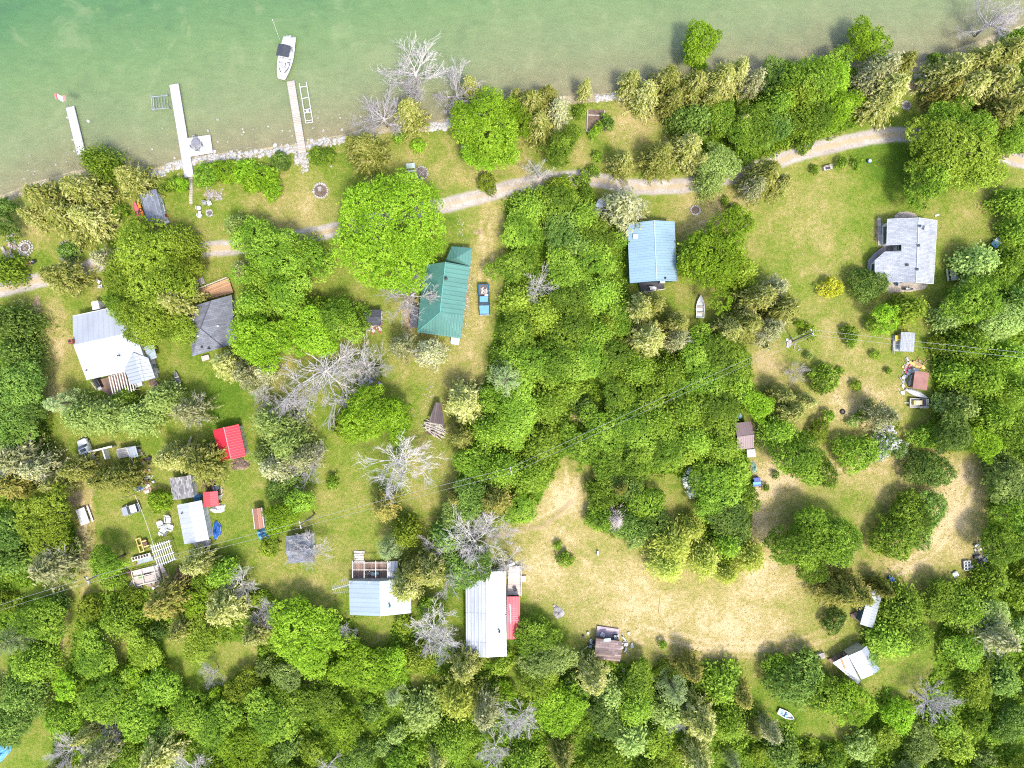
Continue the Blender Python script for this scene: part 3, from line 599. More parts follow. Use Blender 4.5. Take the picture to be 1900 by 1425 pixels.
KINDS = {  # code: (family, material, colour words, noun, object name, group)
 'L': ('broad', 'L', 'bright lime green', 'leafy tree', 'leafy_tree', 'leafy trees'), 'G': ('broad', 'G', 'mid green', 'leafy tree', 'leafy_tree', 'leafy trees'),
 'g': ('broad', 'g', 'yellowish green', 'leafy tree', 'leafy_tree', 'leafy trees'), 'D': ('broad', 'D', 'dark green', 'leafy tree', 'leafy_tree', 'leafy trees'),
 'S': ('broad', 'S', 'pale grey-green', 'leafy tree', 'leafy_tree', 'leafy trees'), 'H': ('huge', 'L', 'lime green', 'maple tree', 'maple_tree', 'leafy trees'),
 'Y': ('willow', 'Y', 'feathery yellow', 'willow tree', 'willow_tree', 'willow trees'), 'K': ('shrub', 'K', 'golden yellow', 'leafy tree', 'leafy_tree', 'leafy trees'),
 'U': ('willow', 'S', 'soft pale green', 'willow tree', 'willow_tree', 'willow trees'),
 'O': ('cedar', 'O', 'olive', 'cedar tree', 'cedar_tree', 'cedar trees'), 'Q': ('cedar', 'Q', 'dark rusty', 'cedar tree', 'cedar_tree', 'cedar trees'),
 'C': ('thincedar', 'C', 'thin straw-grey', 'cedar tree', 'cedar_tree', 'cedar trees'), 'P': ('pine', 'P', 'blue-green', 'pine tree', 'pine_tree', 'pine trees'),
 'B': ('bare', None, 'leafless grey', 'bare tree', 'bare_tree', 'bare trees'), 'M': ('bare', MAUVE, 'leafless mauve-grey', 'bare tree', 'bare_tree', 'bare trees'), 'N': ('snag', SNAG, 'dead brown-grey', 'conifer', 'dead_conifer', 'dead conifers'),
 'b': ('shrub', 'G', 'mid green', 'shrub', 'leafy_shrub', 'leafy shrubs'), 'l': ('shrub', 'L', 'bright lime green', 'shrub', 'leafy_shrub', 'leafy shrubs'),
 'd': ('shrub', 'D', 'dark green', 'shrub', 'leafy_shrub', 'leafy shrubs'), 's': ('shrub', 'S', 'pale grey-green', 'shrub', 'leafy_shrub', 'leafy shrubs'),
 'y': ('shrub', 'g', 'yellowish green', 'shrub', 'leafy_shrub', 'leafy shrubs'), 'w': ('shrub', 'W', 'silvery white', 'shrub', 'leafy_shrub', 'leafy shrubs'),
 'v': ('shrub', 'V', 'green, white-flowered', 'shrub', 'leafy_shrub', 'leafy shrubs'), 'r': ('shrub', 'R', 'purple-brown', 'shrub', 'leafy_shrub', 'leafy shrubs'),
}
TREES = """H724 428 112
G182 300 40|O240 330 32|O85 368 45|O150 352 42|O122 400 46|O160 404 34|O60 400 25|b226 393 16|D6 420 28|G4 500 30|D10 385 20|L340 345 12
b385 325 26|l420 318 26|l455 318 24|l470 340 22|b330 342 14|b308 346 14|l490 330 28|d520 300 20|l505 352 22|b592 290 18|b615 286 14|O680 277 40|O655 268 22|l780 272 15|b745 256 13
L912 232 66|L958 218 36|L890 282 34|L945 285 28|y904 340 20|B768 128 48|M708 212 42|M846 168 42|O757 205 31|O872 158 22|M760 170 30
O985 192 36|O1016 178 26|O1002 228 30|C1036 205 28|O958 180 20|O1086 160 15|O1172 150 26|O1200 172 30|O1240 148 34|O1288 158 36|O1340 145 36|O1372 130 28|C1402 148 26|O1250 185 28|O1320 185 26|L1300 80 37|L1282 104 18|l1300 128 16
D1290 222 36|G1330 220 32|G1365 250 32|G1395 232 40|D1260 215 22|G1035 272 32|O1376 228 20|O1225 288 34|O1278 272 34|O1156 298 26|O1300 300 20|S1328 305 36|U1320 335 30|O1422 322 36|C1402 345 26|O1450 340 24
b1120 222 12|b1075 205 14|l1113 238 12|d1128 232 14|b1098 318 13|b1076 330 16|b1110 290 11|B1000 318 22|l1042 346 24|b1100 250 10
G1500 150 52|g1478 178 44|L1532 150 42|L1556 200 34|G1502 220 42|D1440 140 32|G1448 195 40|D1440 240 32|g1460 225 28|L1592 72 30|L1622 82 28|C1642 125 34|O1672 120 32|O1652 165 42|C1615 145 32|O1636 190 28|G1560 110 26
O1770 130 38|O1820 112 38|O1868 100 40|O1800 160 40|O1850 152 42|O1890 172 38|O1860 210 38|b1736 116 18|G1892 68 20|Q1760 165 26|M1850 35 44
g1762 282 74|G1720 330 46|G1800 250 50|G1745 235 40|g1810 320 42|G1872 252 32|D1892 245 28|G1888 370 32|G1894 425 28|b1510 314 9|b1560 304 13|b1590 301 11
g280 465 62|g332 452 40|g240 515 45|g300 535 58|O326 560 38|g275 598 52|g332 612 32|G225 560 32|g348 500 30|C195 480 26|O108 512 34|d130 467 20|G262 550 30
D14 600 46|D28 655 40|D32 720 50|D20 785 50|D64 765 34|D40 830 26
S440 420 26|G512 470 62|G482 512 38|G560 468 40|G470 440 36|G540 540 44|G470 565 40|C452 500 22|L486 640 54|G462 590 28|L585 612 46|G632 602 44|L545 610 34|b670 588 26|G590 575 26
B762 545 46|B600 688 74|B660 672 40|M688 682 28|C745 642 28|C796 656 32|b700 690 16|P940 705 44|O418 676 32|C456 694 32|C490 690 24
G985 385 38|G1032 372 38|g1030 350 22|G1080 405 38|G968 432 34|D1040 432 38|G1100 442 34|G958 492 34|D1076 458 34|G1096 484 38|G1050 502 38|B998 530 30|g960 560 32|G1112 548 42|G1060 560 38|g1010 585 40|G960 622 40|G1060 612 40|G1112 622 38|G1150 590 30|G982 668 44|G1042 672 44|G1092 668 40|G1140 658 40|G1182 684 40|G1242 694 38|G1292 664 38|G1342 664 42|G1360 704 38|G1310 708 38|O1190 572 32|O1215 562 26|O1206 628 38|O1258 602 28|C1258 628 26|G940 660 26|g1130 600 26
C1158 385 46|B1172 378 28|L1326 474 68|g1372 500 36|g1290 470 36|O1412 552 38|C1440 535 28|O1456 572 38|O1386 602 38|C1428 610 34|O1358 612 28|d1362 386 12|d1362 402 12|y1345 372 9
K1541 535 20|d1608 526 32|L1640 592 26|y1614 603 14|g1690 574 32|b1574 618 16|b1578 632 13|l1482 601 9|b1530 702 30|y1498 615 16|y1626 660 10|B1478 690 18|y1590 715 11|b1534 772 14|y1655 790 13|s1586 782 12|b1612 748 9|y1560 690 8|b1648 690 7|s1500 660 9|y1420 640 9
S1818 488 36|G1858 512 34|G1808 558 48|S1764 588 28|S1850 602 44|D1884 560 36|G1872 482 30|G1800 640 40|G1872 660 42|G1822 704 46|G1884 722 42|G1776 690 28|S1784 756 32|G1842 772 46|D1762 796 38|G1880 800 40|L1818 820 32|b1708 812 22|b1730 800 16
P112 748 32|S150 774 38|U195 772 42|U254 776 38|C350 762 34|S300 740 34|b232 740 24|O136 872 28|O185 892 24|O220 888 32|O372 862 38|O310 852 28|C30 850 44|Q20 900 34|C70 870 32|g85 960 56|D30 985 40|D28 1040 36|C98 1052 46|l298 930 24|G206 1040 34|O340 850 28|O100 900 26|b210 1070 24
U508 788 46|U532 826 46|C562 852 32|C510 868 34|M540 748 32|B484 738 22|M572 872 34|U490 845 28
L692 765 54|L742 772 34|y640 792 24|O862 748 42|O856 812 28|B738 858 54|b620 892 15|d530 900 32|L520 962 32|G552 930 28|g505 1012 24|Q710 942 30|g752 990 30|P722 1018 32
G908 800 44|G960 782 44|G1000 822 34|G880 862 38|G930 872 44|G982 882 38|D870 922 38|Q922 930 36|G960 940 30|S850 955 30|G950 740 42|G1012 752 38|G905 740 26|B880 1008 52|B832 1042 48|B905 985 40|D830 1000 34|O802 1060 40|D850 1062 36|D890 1040 30|B945 1045 28|Q845 925 20
G1080 832 32|G1122 812 38|G1172 792 42|G1222 782 40|G1272 762 42|G1332 762 42|G1370 722 34|L1402 750 30|G1132 858 32|G1182 848 40|G1232 832 38|G1290 818 38|G1340 828 38|g1270 842 28|G1362 880 34|G1330 918 44|D1352 962 40|G1205 740 34|G1260 720 30|G1380 925 24|G1050 720 30|G1140 730 34|G1310 885 30
b1122 912 34|d1160 900 36|b1200 932 36|b1112 962 28|d1172 972 32|d1214 970 32|Q1150 905 20|N1145 966 30|s1178 1000 18|w1291 893 26|Y1250 1012 44|Y1285 982 28|Y1310 1040 36|Y1240 1052 36|Y1392 1032 38|G1352 1010 30|y1345 1040 22|b1050 1036 16|b1036 1012 9|Y1350 1065 24|b1228 1195 10
O1470 762 32|O1455 735 24|G1446 800 38|G1480 850 46|G1522 872 36|y1520 800 20|b1585 838 36|v1640 820 26|v1665 832 20|v1622 838 20|d1708 868 32|d1738 872 30|b1690 955 40|b1660 992 42|s1702 1000 24|d1722 950 34|G1480 1012 50|G1542 1010 48|G1510 980 40|G1510 1050 30|C1640 772 30|b1600 770 16|O1500 745 18|d1437 882 8|b1420 905 8
S1868 902 38|G1884 962 44|G1858 1016 38|S1872 870 30
G72 1152 42|D36 1290 44|G176 1216 38|G220 1150 38|Q300 1120 40|O335 1170 28|g372 1180 38|O412 1132 38|B442 1088 30|G200 1290 46|b262 1330 44|b300 1275 38|b352 1312 36|G402 1350 42|L452 1382 42|C180 1402 36|O290 1404 36|B392 1252 20|D20 1340 40|G60 1235 40|g265 1205 30|r335 1070 17|O360 1048 28|G412 1066 30|b380 1085 24|O470 1180 26|M480 1160 20|B570 1020 34|B120 1400 34|b120 1330 34|b240 1400 34|D300 1370 30
L566 1182 62|L690 1246 46|L655 1240 34|L722 1232 34|O752 1090 36|y750 1154 20|B800 1172 42|M818 1196 28|S782 1322 36|Y852 1300 44|C900 1322 36|B940 1345 28|B918 1392 26|O862 1240 32|G502 1330 44|G560 1310 38|L640 1346 34|G604 1300 30|P730 1292 24|B640 1172 18|G800 1130 26|O768 1060 26
G1000 1182 36|S1016 1222 40|B968 1330 30|L1042 1312 44|O1102 1262 34|S1132 1292 30|G1182 1262 32|P1252 1282 34|Q1285 1245 26|G1345 1272 36|Q1378 1292 26|O1302 1342 38|G1352 1342 40|S1240 1320 34|B1260 1335 22|G1180 1310 40|D1120 1330 36|g1000 1260 36|D1070 1280 24
Q1560 1100 34|Q1592 1102 34|G1680 1132 44|G1648 1186 34|G1690 1170 34|d1548 1152 22|G1665 1190 32|d1472 1258 46|b1520 1282 40|L1582 1312 38|b1440 1232 26|d1612 1222 22|b1500 1232 26|G1560 1300 32|Q1640 1095 20|S1830 1140 34|C1850 1180 40|G1790 1130 44|G1740 1110 34
D1455 1400 30|C1432 1360 22"""
LIST = []
for ln in TREES.replace('\n', '|').split('|'):
    if ln.strip():
        a = ln[1:].split(); LIST.append((ln[0], float(a[0]), float(a[1]), float(a[2])))
# fill the woods between the trees picked out by hand with their smaller neighbours
rf = random.Random(3)
px = np.array([t[1] for t in LIST]); py = np.array([t[2] for t in LIST]); pr = np.array([t[3] for t in LIST])
NOFILL = [(1660, 1120, 60), (1600, 1240, 55), (1440, 1325, 30), (1815, 1030, 35), (690, 1090, 70), (910, 1140, 90), (1130, 1190, 50), (1700, 715, 45), (1385, 810, 35), (1400, 880, 30), (270, 1050, 60), (240, 860, 50), (6, 1395, 25), (1835, 450, 22), (300, 1210, 30)]
for r0, tries in ((33, 500), (25, 1500), (19, 2400)):
    for _ in range(tries):
        x, y = rf.uniform(-45, 1945), rf.uniform(60, 1470); r = r0 * rf.uniform(.85, 1.15)
        if not woodmask(np.array([x]), np.array([y]))[0] or shore_d(x, y) > 5: continue
        if np.min(np.hypot(px - x, py - y) - (pr + r) * .78) < 0: continue
        if any(math.hypot(x - a, y - b) < c for a, b, c in NOFILL): continue
        south = y > 1060
        k = rf.choices('GDLgSOCbdyBQlsPM', (22, 6, 10, 12, 8, 8, 4, 20, 6, 10, 5, 3, 6, 6, 4, 4) if south else (32, 7, 4, 8, 5, 3, 1, 26, 6, 5, 1, 1, 3, 3, 1, 1))[0]
        if r < 24 and k in 'GDLgS': k = {'G': 'b', 'D': 'd', 'L': 'l', 'g': 'y', 'S': 's'}[k]
        LIST.append((k, x, y, r)); px, py, pr = np.append(px, x), np.append(py, y), np.append(pr, r)
print('TREES', len(LIST))
CNT = {}
TREE_REC = []
for idx, (k, x, y, r) in enumerate(LIST):
    fam, mat, colw, noun, nm, grp = KINDS[k]
    R = r / S; q = random.Random(idx * 7 + 1)
    if fam == 'broad' and k in 'GDSg' and r < 48 and q.random() < .42: fam = 'loose'
    if fam in ('broad', 'loose'): Ht = min(11, 1.7 * R + 2.4)
    elif fam == 'huge': Ht = 14.0
    elif fam == 'shrub': Ht = 1.15 * R + .5
    elif fam in ('cedar', 'thincedar'): Ht = min(11, 2.3 * R + 3)
    elif fam == 'willow': Ht = min(9, 1.5 * R + 2.2)
    elif fam == 'pine': Ht = 2.4 * R + 1.5
    elif fam == 'snag': Ht = 5.5
    else: Ht = min(10, 1.7 * R + 2.0)
    south = y > 1070 and fam in ('broad', 'loose')
    inw = woodmask(np.array([x]), np.array([y]))[0] and 'shore' != 0 and y > 330 and fam in ('broad', 'loose') and 930 < x < 1400 and y < 1000
    if inw: Ht *= .68
    elif south: Ht *= .66
    elif fam in ('broad', 'loose'): Ht *= .9
    if (k, x) == ('O', 1086.0): Ht = 7.5
    zc = Ht * (.6 if fam != 'shrub' else .5); R *= (H - zc) / H
    R *= {'cedar': 1.08, 'thincedar': 1.08, 'willow': 1.0, 'bare': 1.2, 'huge': .93}.get(fam, .98)
    opts = PROTO[fam]; best = min(abs(math.log(o[0] / R)) for o in opts); opts = [o for o in opts if abs(math.log(o[0] / R)) < best + .02]
    PR, PH, cr, tk = q.choice(opts)
    root = bpy.data.objects.new(nm, None); COL.objects.link(root); root.empty_display_size = .3
    p = W(x, y, zc); gz = 0.0
    if shore_d(x, y) > -14: gz = -.2
    if inw or south: R *= 1.1
    tl = .09 if fam == 'broad' else 0.0
    root.location = (p.x, p.y, gz); root.rotation_euler = (q.uniform(-tl, tl), q.uniform(-tl, tl), q.uniform(0, 6.28)); e = q.uniform(.9, 1.1); root.scale = (R / PR * e, R / PR / e, Ht / PH)
    for me, cn in ((tk, 'trunk'), (cr, 'crown')):
        o = bpy.data.objects.new(cn, me); COL.objects.link(o); o.parent = root
        if cn == 'crown' or mat in (MAUVE, SNAG):
            if not me.materials: me.materials.append(None)
            mm = LEAF[mat] if isinstance(mat, str) else (mat or DEADWOOD)
            o.material_slots[0].link = 'OBJECT'; o.material_slots[0].material = mm
    sz = 'small ' if R < (2.4 if fam != 'shrub' else 1.7) else ('large ' if R > (4.0 if fam != 'shrub' else 3.0) else '')
    if fam == 'huge': sz = 'huge '
    root['category'] = 'shrub' if noun == 'shrub' else 'tree'; root['group'] = grp
    TREE_REC.append((root, (sz + colw + ' ' + noun), x, y))

# low growth on the floor of the woods and rank grass round their edges
def ground_cover(name, n, test, zlo, zhi, size, mat, seed, asp=.8):
    g = np.random.default_rng(seed); C = []
    x = g.uniform(-60, 1960, n * 6); y = g.uniform(-10, 1490, n * 6)
    clump = np.sin(x * .11 + 2 * np.sin(y * .05)) * np.sin(y * .13 + 2 * np.sin(x * .04)) + .6 * np.sin(x * .31) * np.sin(y * .27)
    k = test(x, y) & (clump + g.normal(0, .6, len(x)) > -.2) & (shore_d(x, y) < -8); x, y, clump = x[k][:n], y[k][:n], clump[k][:n]
    z = zlo + (zhi - zlo) * np.clip(.4 + .35 * clump, 0, 1) * g.random(len(x)); f = (H - z) / H / S
    P = np.stack([(x - 950) * f, (712.5 - y) * f, z], 1)
    me = leaves(name, P, g.normal(0, .5, P.shape) + [0, 0, .9], size * g.uniform(.6, 1.5, len(P)), np.clip(.4 + .15 * clump + g.normal(0, .2, len(P)), 0, 1), asp)
    me.materials.append(mat); o = bpy.data.objects.new(name, me); COL.objects.link(o); o['kind'] = 'stuff'; return o
o = ground_cover('undergrowth', 130000, woodmask, .1, 1.9, .34, LEAF['G'], 1); tag(o, 'mid green leafy undergrowth on the floor of the woods', 'undergrowth')
o = ground_cover('tall_weeds', 90000, lambda x, y: woodmask(x + 9 * np.sin(y * .07), y + 9 * np.sin(x * .06)), .1, 1.3, .3, LEAF['g'], 7); tag(o, 'yellow-green tall weeds filling the gaps of the woods', 'weeds')

def meadow(x, y):
    d_, b_ = fields(x, y); ok = ~woodmask(x, y) & (d_ > .42) & (b_ < .3)
    for i in range(0, len(rp), 3): ok &= np.hypot(x - (rp[i].x * S + 950), y - (712.5 - rp[i].y * S)) > 24
    return ok
o = ground_cover('meadow_grass', 26000, meadow, .02, .22, .24, LEAF['T'], 9, .3); tag(o, 'dry straw-coloured grass of the open meadows', 'grass')
o = ground_cover('lawn_grass', 40000, lambda x, y: ~woodmask(x, y) & (fields(x, y)[0] < .42) & (np.min([np.hypot(x - (q.x * S + 950), y - (712.5 - q.y * S)) for q in rp[::3]], axis=0) > 24), .0, .14, .2, LEAF['g'], 10, .4); tag(o, 'green tufts and clover in the rough lawns', 'grass')
# ------------------------------------------------------------------ materials of built things
WHITE_METAL = metal_roof('white_sheet_roof', (.40, .42, .455), 'X', .9, .16, .45, .86)
WHITE_METAL_B = metal_roof('white_ribbed_roof', (.365, .39, .43), 'Y', .62, .3, .4, .5, 5.0)
RED_METAL = metal_roof('red_sheet_roof', (.62, .03, .05), 'X', .45, .15, .45, .8)
PINK_METAL = metal_roof('faded_red_roof', (.52, .07, .08), 'X', .4, .15, .5, .8)
BLUE_METAL = metal_roof('pale_blue_roof', (.26, .38, .455), 'X', .45, .2, .4, .78)
TEAL_METAL = metal_roof('teal_roof', (.095, .235, .19), 'X', .75, .3, .4, .6)
TEAL_METAL_Y = metal_roof('teal_roof_end', (.09, .22, .18), 'Y', .5, .18, .4, .75)
GREY_METAL = metal_roof('grey_green_roof', (.30, .365, .395), 'X', .8, .15, .45, .8)
TIN = metal_roof('tin_roof', (.34, .37, .40), 'X', .5, .25, .4, .75)
BROWN_METAL = metal_roof('brown_roof', (.24, .165, .15), 'X', .4, .2, .55, .75)
RUST_METAL = metal_roof('rust_roof', (.33, .16, .11), 'Y', .3, .2, .55, .7)
SH_PALE = shingles('pale_shingles', (.37, .39, .42), .85, .14, .55, .22)
SH_GREY = shingles('grey_shingles', (.17, .18, .205), .85, .2, .8, .3)
SH_DARK = shingles('dark_shingles', (.085, .088, .105), .9, .25, .9, .32)
SH_SPECK = shingles('speckled_shingles', (.27, .26, .26), .9, .5, .5, .24)
SH_BLUE = shingles('slate_blue_shingles', (.2, .22, .26), .9, .22, .7, .3)
SH_BROWN = shingles('patched_brown_shingles', (.27, .2, .18), .9, .4, 1.1, .35)
SIDING = planks('white_siding', (.72, .72, .7), 'Z', .2, .6, .06); CREAM = planks('cream_siding', (.6, .55, .45), 'Z', .2, .6, .08)
BLUEWALL = planks('blue_siding', (.05, .12, .16), 'Z', .2, .6, .1); GREYWALL = planks('grey_siding', (.4, .4, .4), 'Z', .2, .6, .1); BROWNWALL = planks('brown_boards', (.15, .09, .06), 'X', .18, .8, .3)
DECK_O = planks('cedar_deck', (.46, .26, .14), 'Y', .3, .75, .25); DECK_G = planks('grey_deck', (.42, .38, .35), 'X', .28, .8, .25); DECK_P = planks('bleached_deck', (.58, .48, .42), 'Y', .3, .8, .18); DECK_B = planks('brown_deck', (.26, .17, .13), 'X', .3, .8, .35)
DOCK = planks('white_dock', (.5, .485, .475), 'X', .3, .7, .07); DOCK_T = planks('tan_dock', (.45, .385, .32), 'X', .3, .75, .12)
LUMBER = planks('weathered_lumber', (.45, .4, .34), 'X', .12, .8, .3); LUMBER_W = plain('pale_lumber', (.66, .6, .52), .8); LUMBER_Y = plain('fresh_lumber', (.62, .46, .15), .75); LOG = plain('log_wood', (.36, .28, .22), .9, .35)
WHITE = plain('white_paint', (.56, .56, .56), .45, .06); PLASTIC = plain('white_plastic', (.6, .6, .61), .4, .05); GREY = plain('grey_paint', (.4, .42, .44), .6); DARK = plain('dark_plastic', (.03, .032, .036), .55, .3); BLACK = plain('black_rubber', (.018, .018, .02), .8)
ALU = plain('aluminium', (.62, .63, .64), .35, .1, 2, .7); STEEL = plain('galvanised_steel', (.42, .44, .46), .4, .15, 2, .6); BRICK = shingles('red_brick', (.36, .13, .085), .9, .3, .22, .08)
BLUE_T = plain('blue_tarp', (.025, .12, .42), .5, .35, 2.5, 0, .6); SKY_T = plain('light_blue_tarp', (.12, .36, .62), .5, .2, 2, 0, .5); AQUA_T = plain('aqua_tarp', (.36, .56, .58), .5, .3, 2.5, 0, .6); WHITE_T = plain('white_tarp', (.7, .72, .74), .5, .2, 2.5, 0, .6)
CAR_BLUE = plain('blue_car_paint', (.012, .085, .15), .25, .1); CAR_SKY = plain('pale_blue_car_paint', (.13, .32, .47), .3, .12); CAR_SILVER = plain('silver_car_paint', (.3, .32, .36), .28, .08); CAR_WHITE = plain('white_car_paint', (.7, .71, .7), .3, .08)
RED_P = plain('red_plastic', (.6, .035, .05), .4, .12); PINK_P = plain('faded_red_plastic', (.68, .12, .16), .4, .12); ORANGE = plain('orange_plastic', (.75, .25, .03), .4, .12); YELLOW = plain('yellow_paint', (.7, .42, .03), .5, .1); CANVAS = plain('dark_canvas', (.045, .05, .065), .8, .25, 3, 0, .4)
STONE = plain('pale_stone', (.4, .37, .33), .9, .3, 2.2, 0, .5); STONE_G = plain('grey_stone', (.34, .32, .31), .9, .35, 2.2, 0, .5); STONE_W = plain('white_stone', (.43, .41, .38), .9, .2, 2.2, 0, .5); ASH = plain('ash', (.16, .14, .13), .95, .5, 3); CONCRETE = plain('concrete', (.36, .36, .35), .9, .15, 1.5); PATIO = shingles('patio_stones', (.46, .4, .35), .9, .2, .6, .5); SOIL = plain('soil', (.16, .11, .08), .95, .4, 3, 0, .6)
WIRE = plain('cable', (.3, .31, .3), .5, .1); POLE = planks('pole_wood', (.33, .29, .25), 'X', .2, .85); SEAT_G = plain('grey_seat', (.3, .31, .33), .7); TOP_G = planks('grey_table_boards', (.52, .5, .48), 'X', .16, .8, .1)
GLASS = glass()

# ------------------------------------------------------------------ buildings
def lroof(root, name, face, th, mat): return MB().slab(face, th).build(name, mat, root)
def opening(root, kind, c, wid, hei, nrm, sill, fm=None):   # a framed window or a door set proud of a wall; nrm: angle of the outward normal
    fm = fm or WHITE; ca, sa = math.cos(nrm), math.sin(nrm); px_, py_ = c[0] + ca * .03, c[1] + sa * .03; z = sill + hei / 2
    if kind == 'window':
        f = MB()
        for dz in (-hei / 2, hei / 2): f.box((px_, py_, z + dz), (.09, wid + .16, .08), nrm)
        for dy in (-wid / 2, wid / 2): f.box((px_ - sa * dy, py_ + ca * dy, z), (.085, .08, hei - .08), nrm)
        o = f.build('window', fm, root); MB().box((px_, py_, z), (.05, wid - .08, hei - .08), nrm).build('pane', GLASS, o)
    else:
        o = MB().box((px_, py_, z), (.07, wid, hei), nrm).build('door', fm, root); MB().box((px_ + ca * .06 - sa * wid * .38, py_ + sa * .06 + ca * wid * .38, z - .05), (.06, .05, .12), nrm).build('handle', STEEL, o)
def gable(name, label, cs, ze, zr, rm, wm, group=None, mark=None, cat='house', over=.3, ridge=.5, cap=None, openings=True, th=.11, trim=None):
    """cs: the four eave corners as seen, a-b one gable end and d-c the other; ridge: where between the eaves it runs; zr == ze[0]: pent roof"""
    P = [W(x, y, ze) for x, y in cs]; c = sum(P, Vector()) / 4
    u = (P[3] + P[2]) / 2 - (P[0] + P[1]) / 2; L = u.length; a = math.atan2(u.y, u.x); Wd = ((P[1] - P[0]).length + (P[2] - P[3]).length) / 2
    side = 1 if (P[0] - P[1]).dot(Vector((-math.sin(a), math.cos(a), 0))) > 0 else -1
    root = bpy.data.objects.new(name, None); COL.objects.link(root); root.location = (c.x, c.y, 0); root.rotation_euler = (0, 0, a); tag(root, label, cat, group); root['_a'] = a
    if mark: MARKS.append((mark, sum(x for x, _ in cs) / 4, sum(y for _, y in cs) / 4))
    l, h = L / 2, Wd / 2; yr = side * (h - ridge * Wd)
    y0, y1 = side * h, -side * h          # a side eave, b side eave
    walls = MB(); wl, wh = l - over, h - over; k = lambda y: ze + (zr - ze) * (1 - abs(y - yr) / (abs((y0 if (y - yr) * side > 0 else y1) - yr) + 1e-6)) - th - .02
    ends = [(-wh, k(-wh)), (yr, k(yr)), (wh, k(wh))]
    pr = [[(sx * wl, y, 0) for y in (-wh, yr, wh)] + [(sx * wl, y, z) for y, z in ends[::-1]] for sx in (-1, 1)]
    walls.loops(pr); walls.build('wall', wm, root)
    r = MB()
    f1 = [(-l, y0, ze), (l, y0, ze), (l, yr, zr), (-l, yr, zr)]; f2 = [(-l, yr, zr), (l, yr, zr), (l, y1, ze), (-l, y1, ze)]
    top = [(y0, ze), (yr, zr), (y1, ze)] if True else 0
    r.loops([[(sx * l, y, z) for y, z in top] + [(sx * l, y, z - th) for y, z in top[::-1]] for sx in (-1, 1)])
    ro = r.build('roof', rm, root)
    if cap: MB().tube([(-l - .02, yr, zr + .01), (l + .02, yr, zr + .01)], .1, 6).build('ridge_cap', cap, root)
    if trim:
        for yy in (y0, y1): MB().box((0, yy + (.05 if yy > 0 else -.05), ze - .06), (2 * l, .1, .16)).build('eave_trim', trim, root)
    if openings and wl > 1.2:
        hh = min(1.0, ze - 1.3)
        if hh > .35:
            for s in (-1, 1):
                n = max(1, int(wl / 1.6))
                for i in range(n):
                    x = -wl + (i + .5) * 2 * wl / n
                    if s == 1 and i == 0: opening(root, 'door', (x, s * wh), .85, min(1.95, ze - .3), s * PI / 2, .05)
                    else: opening(root, 'window', (x, s * wh), .9, hh, s * PI / 2, ze - .45 - hh)
    elif openings: opening(root, 'door', (0, wh), .7, min(1.8, ze - .3), PI / 2, .05)
    root['_l'] = l; return root
def vent(root, px, py, z, mat=None, r=.09, h=.4, name='roof_vent'):
    p = loc(root, px, py, z); MB().lathe([(r, -.35), (r, h * .6), (r * 1.5, h * .6), (r * 1.5, h * .8), (.02, h)], 10, p).build(name, mat or DARK, root)
def deck(name, label, pts, z, mat, rail=None, group=None, cat='deck', rz=None, posts=True, mark=None, th=.12):
    cx, cy = sum(p[0] for p in pts) / len(pts), sum(p[1] for p in pts) / len(pts)
    root = thing(name, label, cat, cx, cy, ang(pts[0], pts[1]) if rz is None else rz, 0, group, mark, z)
    L = [loc(root, x, y, z) for x, y in pts]; MB().prism([(p.x, p.y) for p in L], z - th, z).build('deck_boards', mat, root)
    if z > .35 and posts:
        for p in L:
            q = p * .93; MB().tube([(q.x, q.y, -.6), (q.x, q.y, z - th)], .07, 6).build('post', LOG, root)
    for (i, j) in rail or []:
        a, b = L[i], L[j]; d = (b - a); n = max(2, int(d.length / 1.3)); m = MB()
        for k in range(n + 1):
            q = a.lerp(b, k / n); m.box((q.x, q.y, z + .45), (.07, .07, .9), 0)
        m.tube([(a.x, a.y, z + .92), (b.x, b.y, z + .92)], .045, 5); m.tube([(a.x, a.y, z + .45), (b.x, b.y, z + .45)], .03, 5)
        m.build('railing', LUMBER_W, root)
    return root

# white-roofed house with a cross wing
r = gable('cottage', 'white sheet-metal roofed cottage with a cross wing and red brick chimney beside dark hedge', [(130, 589), (165, 702), (278, 679), (243, 563)], 2.9, 4.4, WHITE_METAL, CREAM, mark='white-roofed cottage with the chimney', ridge=.46, trim=WHITE)
ap, e1, e2, f1, f2 = loc(r, 246, 654, 4.0), loc(r, 231, 686, 3.03), loc(r, 275, 664, 3.25), loc(r, 242.5, 714, 2.95), loc(r, 288, 701, 2.95)
rid = loc(r, 264, 708, 3.75)
wg = MB(); wg.slab([ap, e1, f1, rid], .1); wg.slab([ap, rid, f2, e2], .1); wg.build('wing_roof', WHITE_METAL_B, r)
q = [loc(r, x, y, 2.7) for x, y in ((238, 680), (270, 672), (281, 700), (245, 709))]; MB().prism([(p.x, p.y) for p in q], 0, 2.75).build('wing_wall', CREAM, r)
p = loc(r, 135.5, 634, 4.2); ch = MB().box((p.x, p.y, 3.2), (.75, .75, 3.6)).build('chimney', BRICK, r); MB().lathe([(.16, 0), (.16, .35)], 10, (p.x, p.y, 4.95)).build('flue', DARK, ch)
vent(r, 220, 660, 4.0); vent(r, 162, 687, 3.1)
p = loc(r, 180, 567, 2.0); MB().box((p.x, p.y, 1.25), (1.2, 1.4, 2.5)).build('porch', SIDING, r)
d = deck('deck', 'brown board deck under slats below the white-roofed cottage', [(174, 708), (231, 689), (243, 722), (206, 734), (184, 722)], .5, DECK_B, [(4, 0)], mark=None)
t = thing('pergola', 'slatted grey pergola over the deck of the white-roofed cottage', 'pergola', 226, 710, ang((210, 716), (240, 709)), 0, zat=2.3)
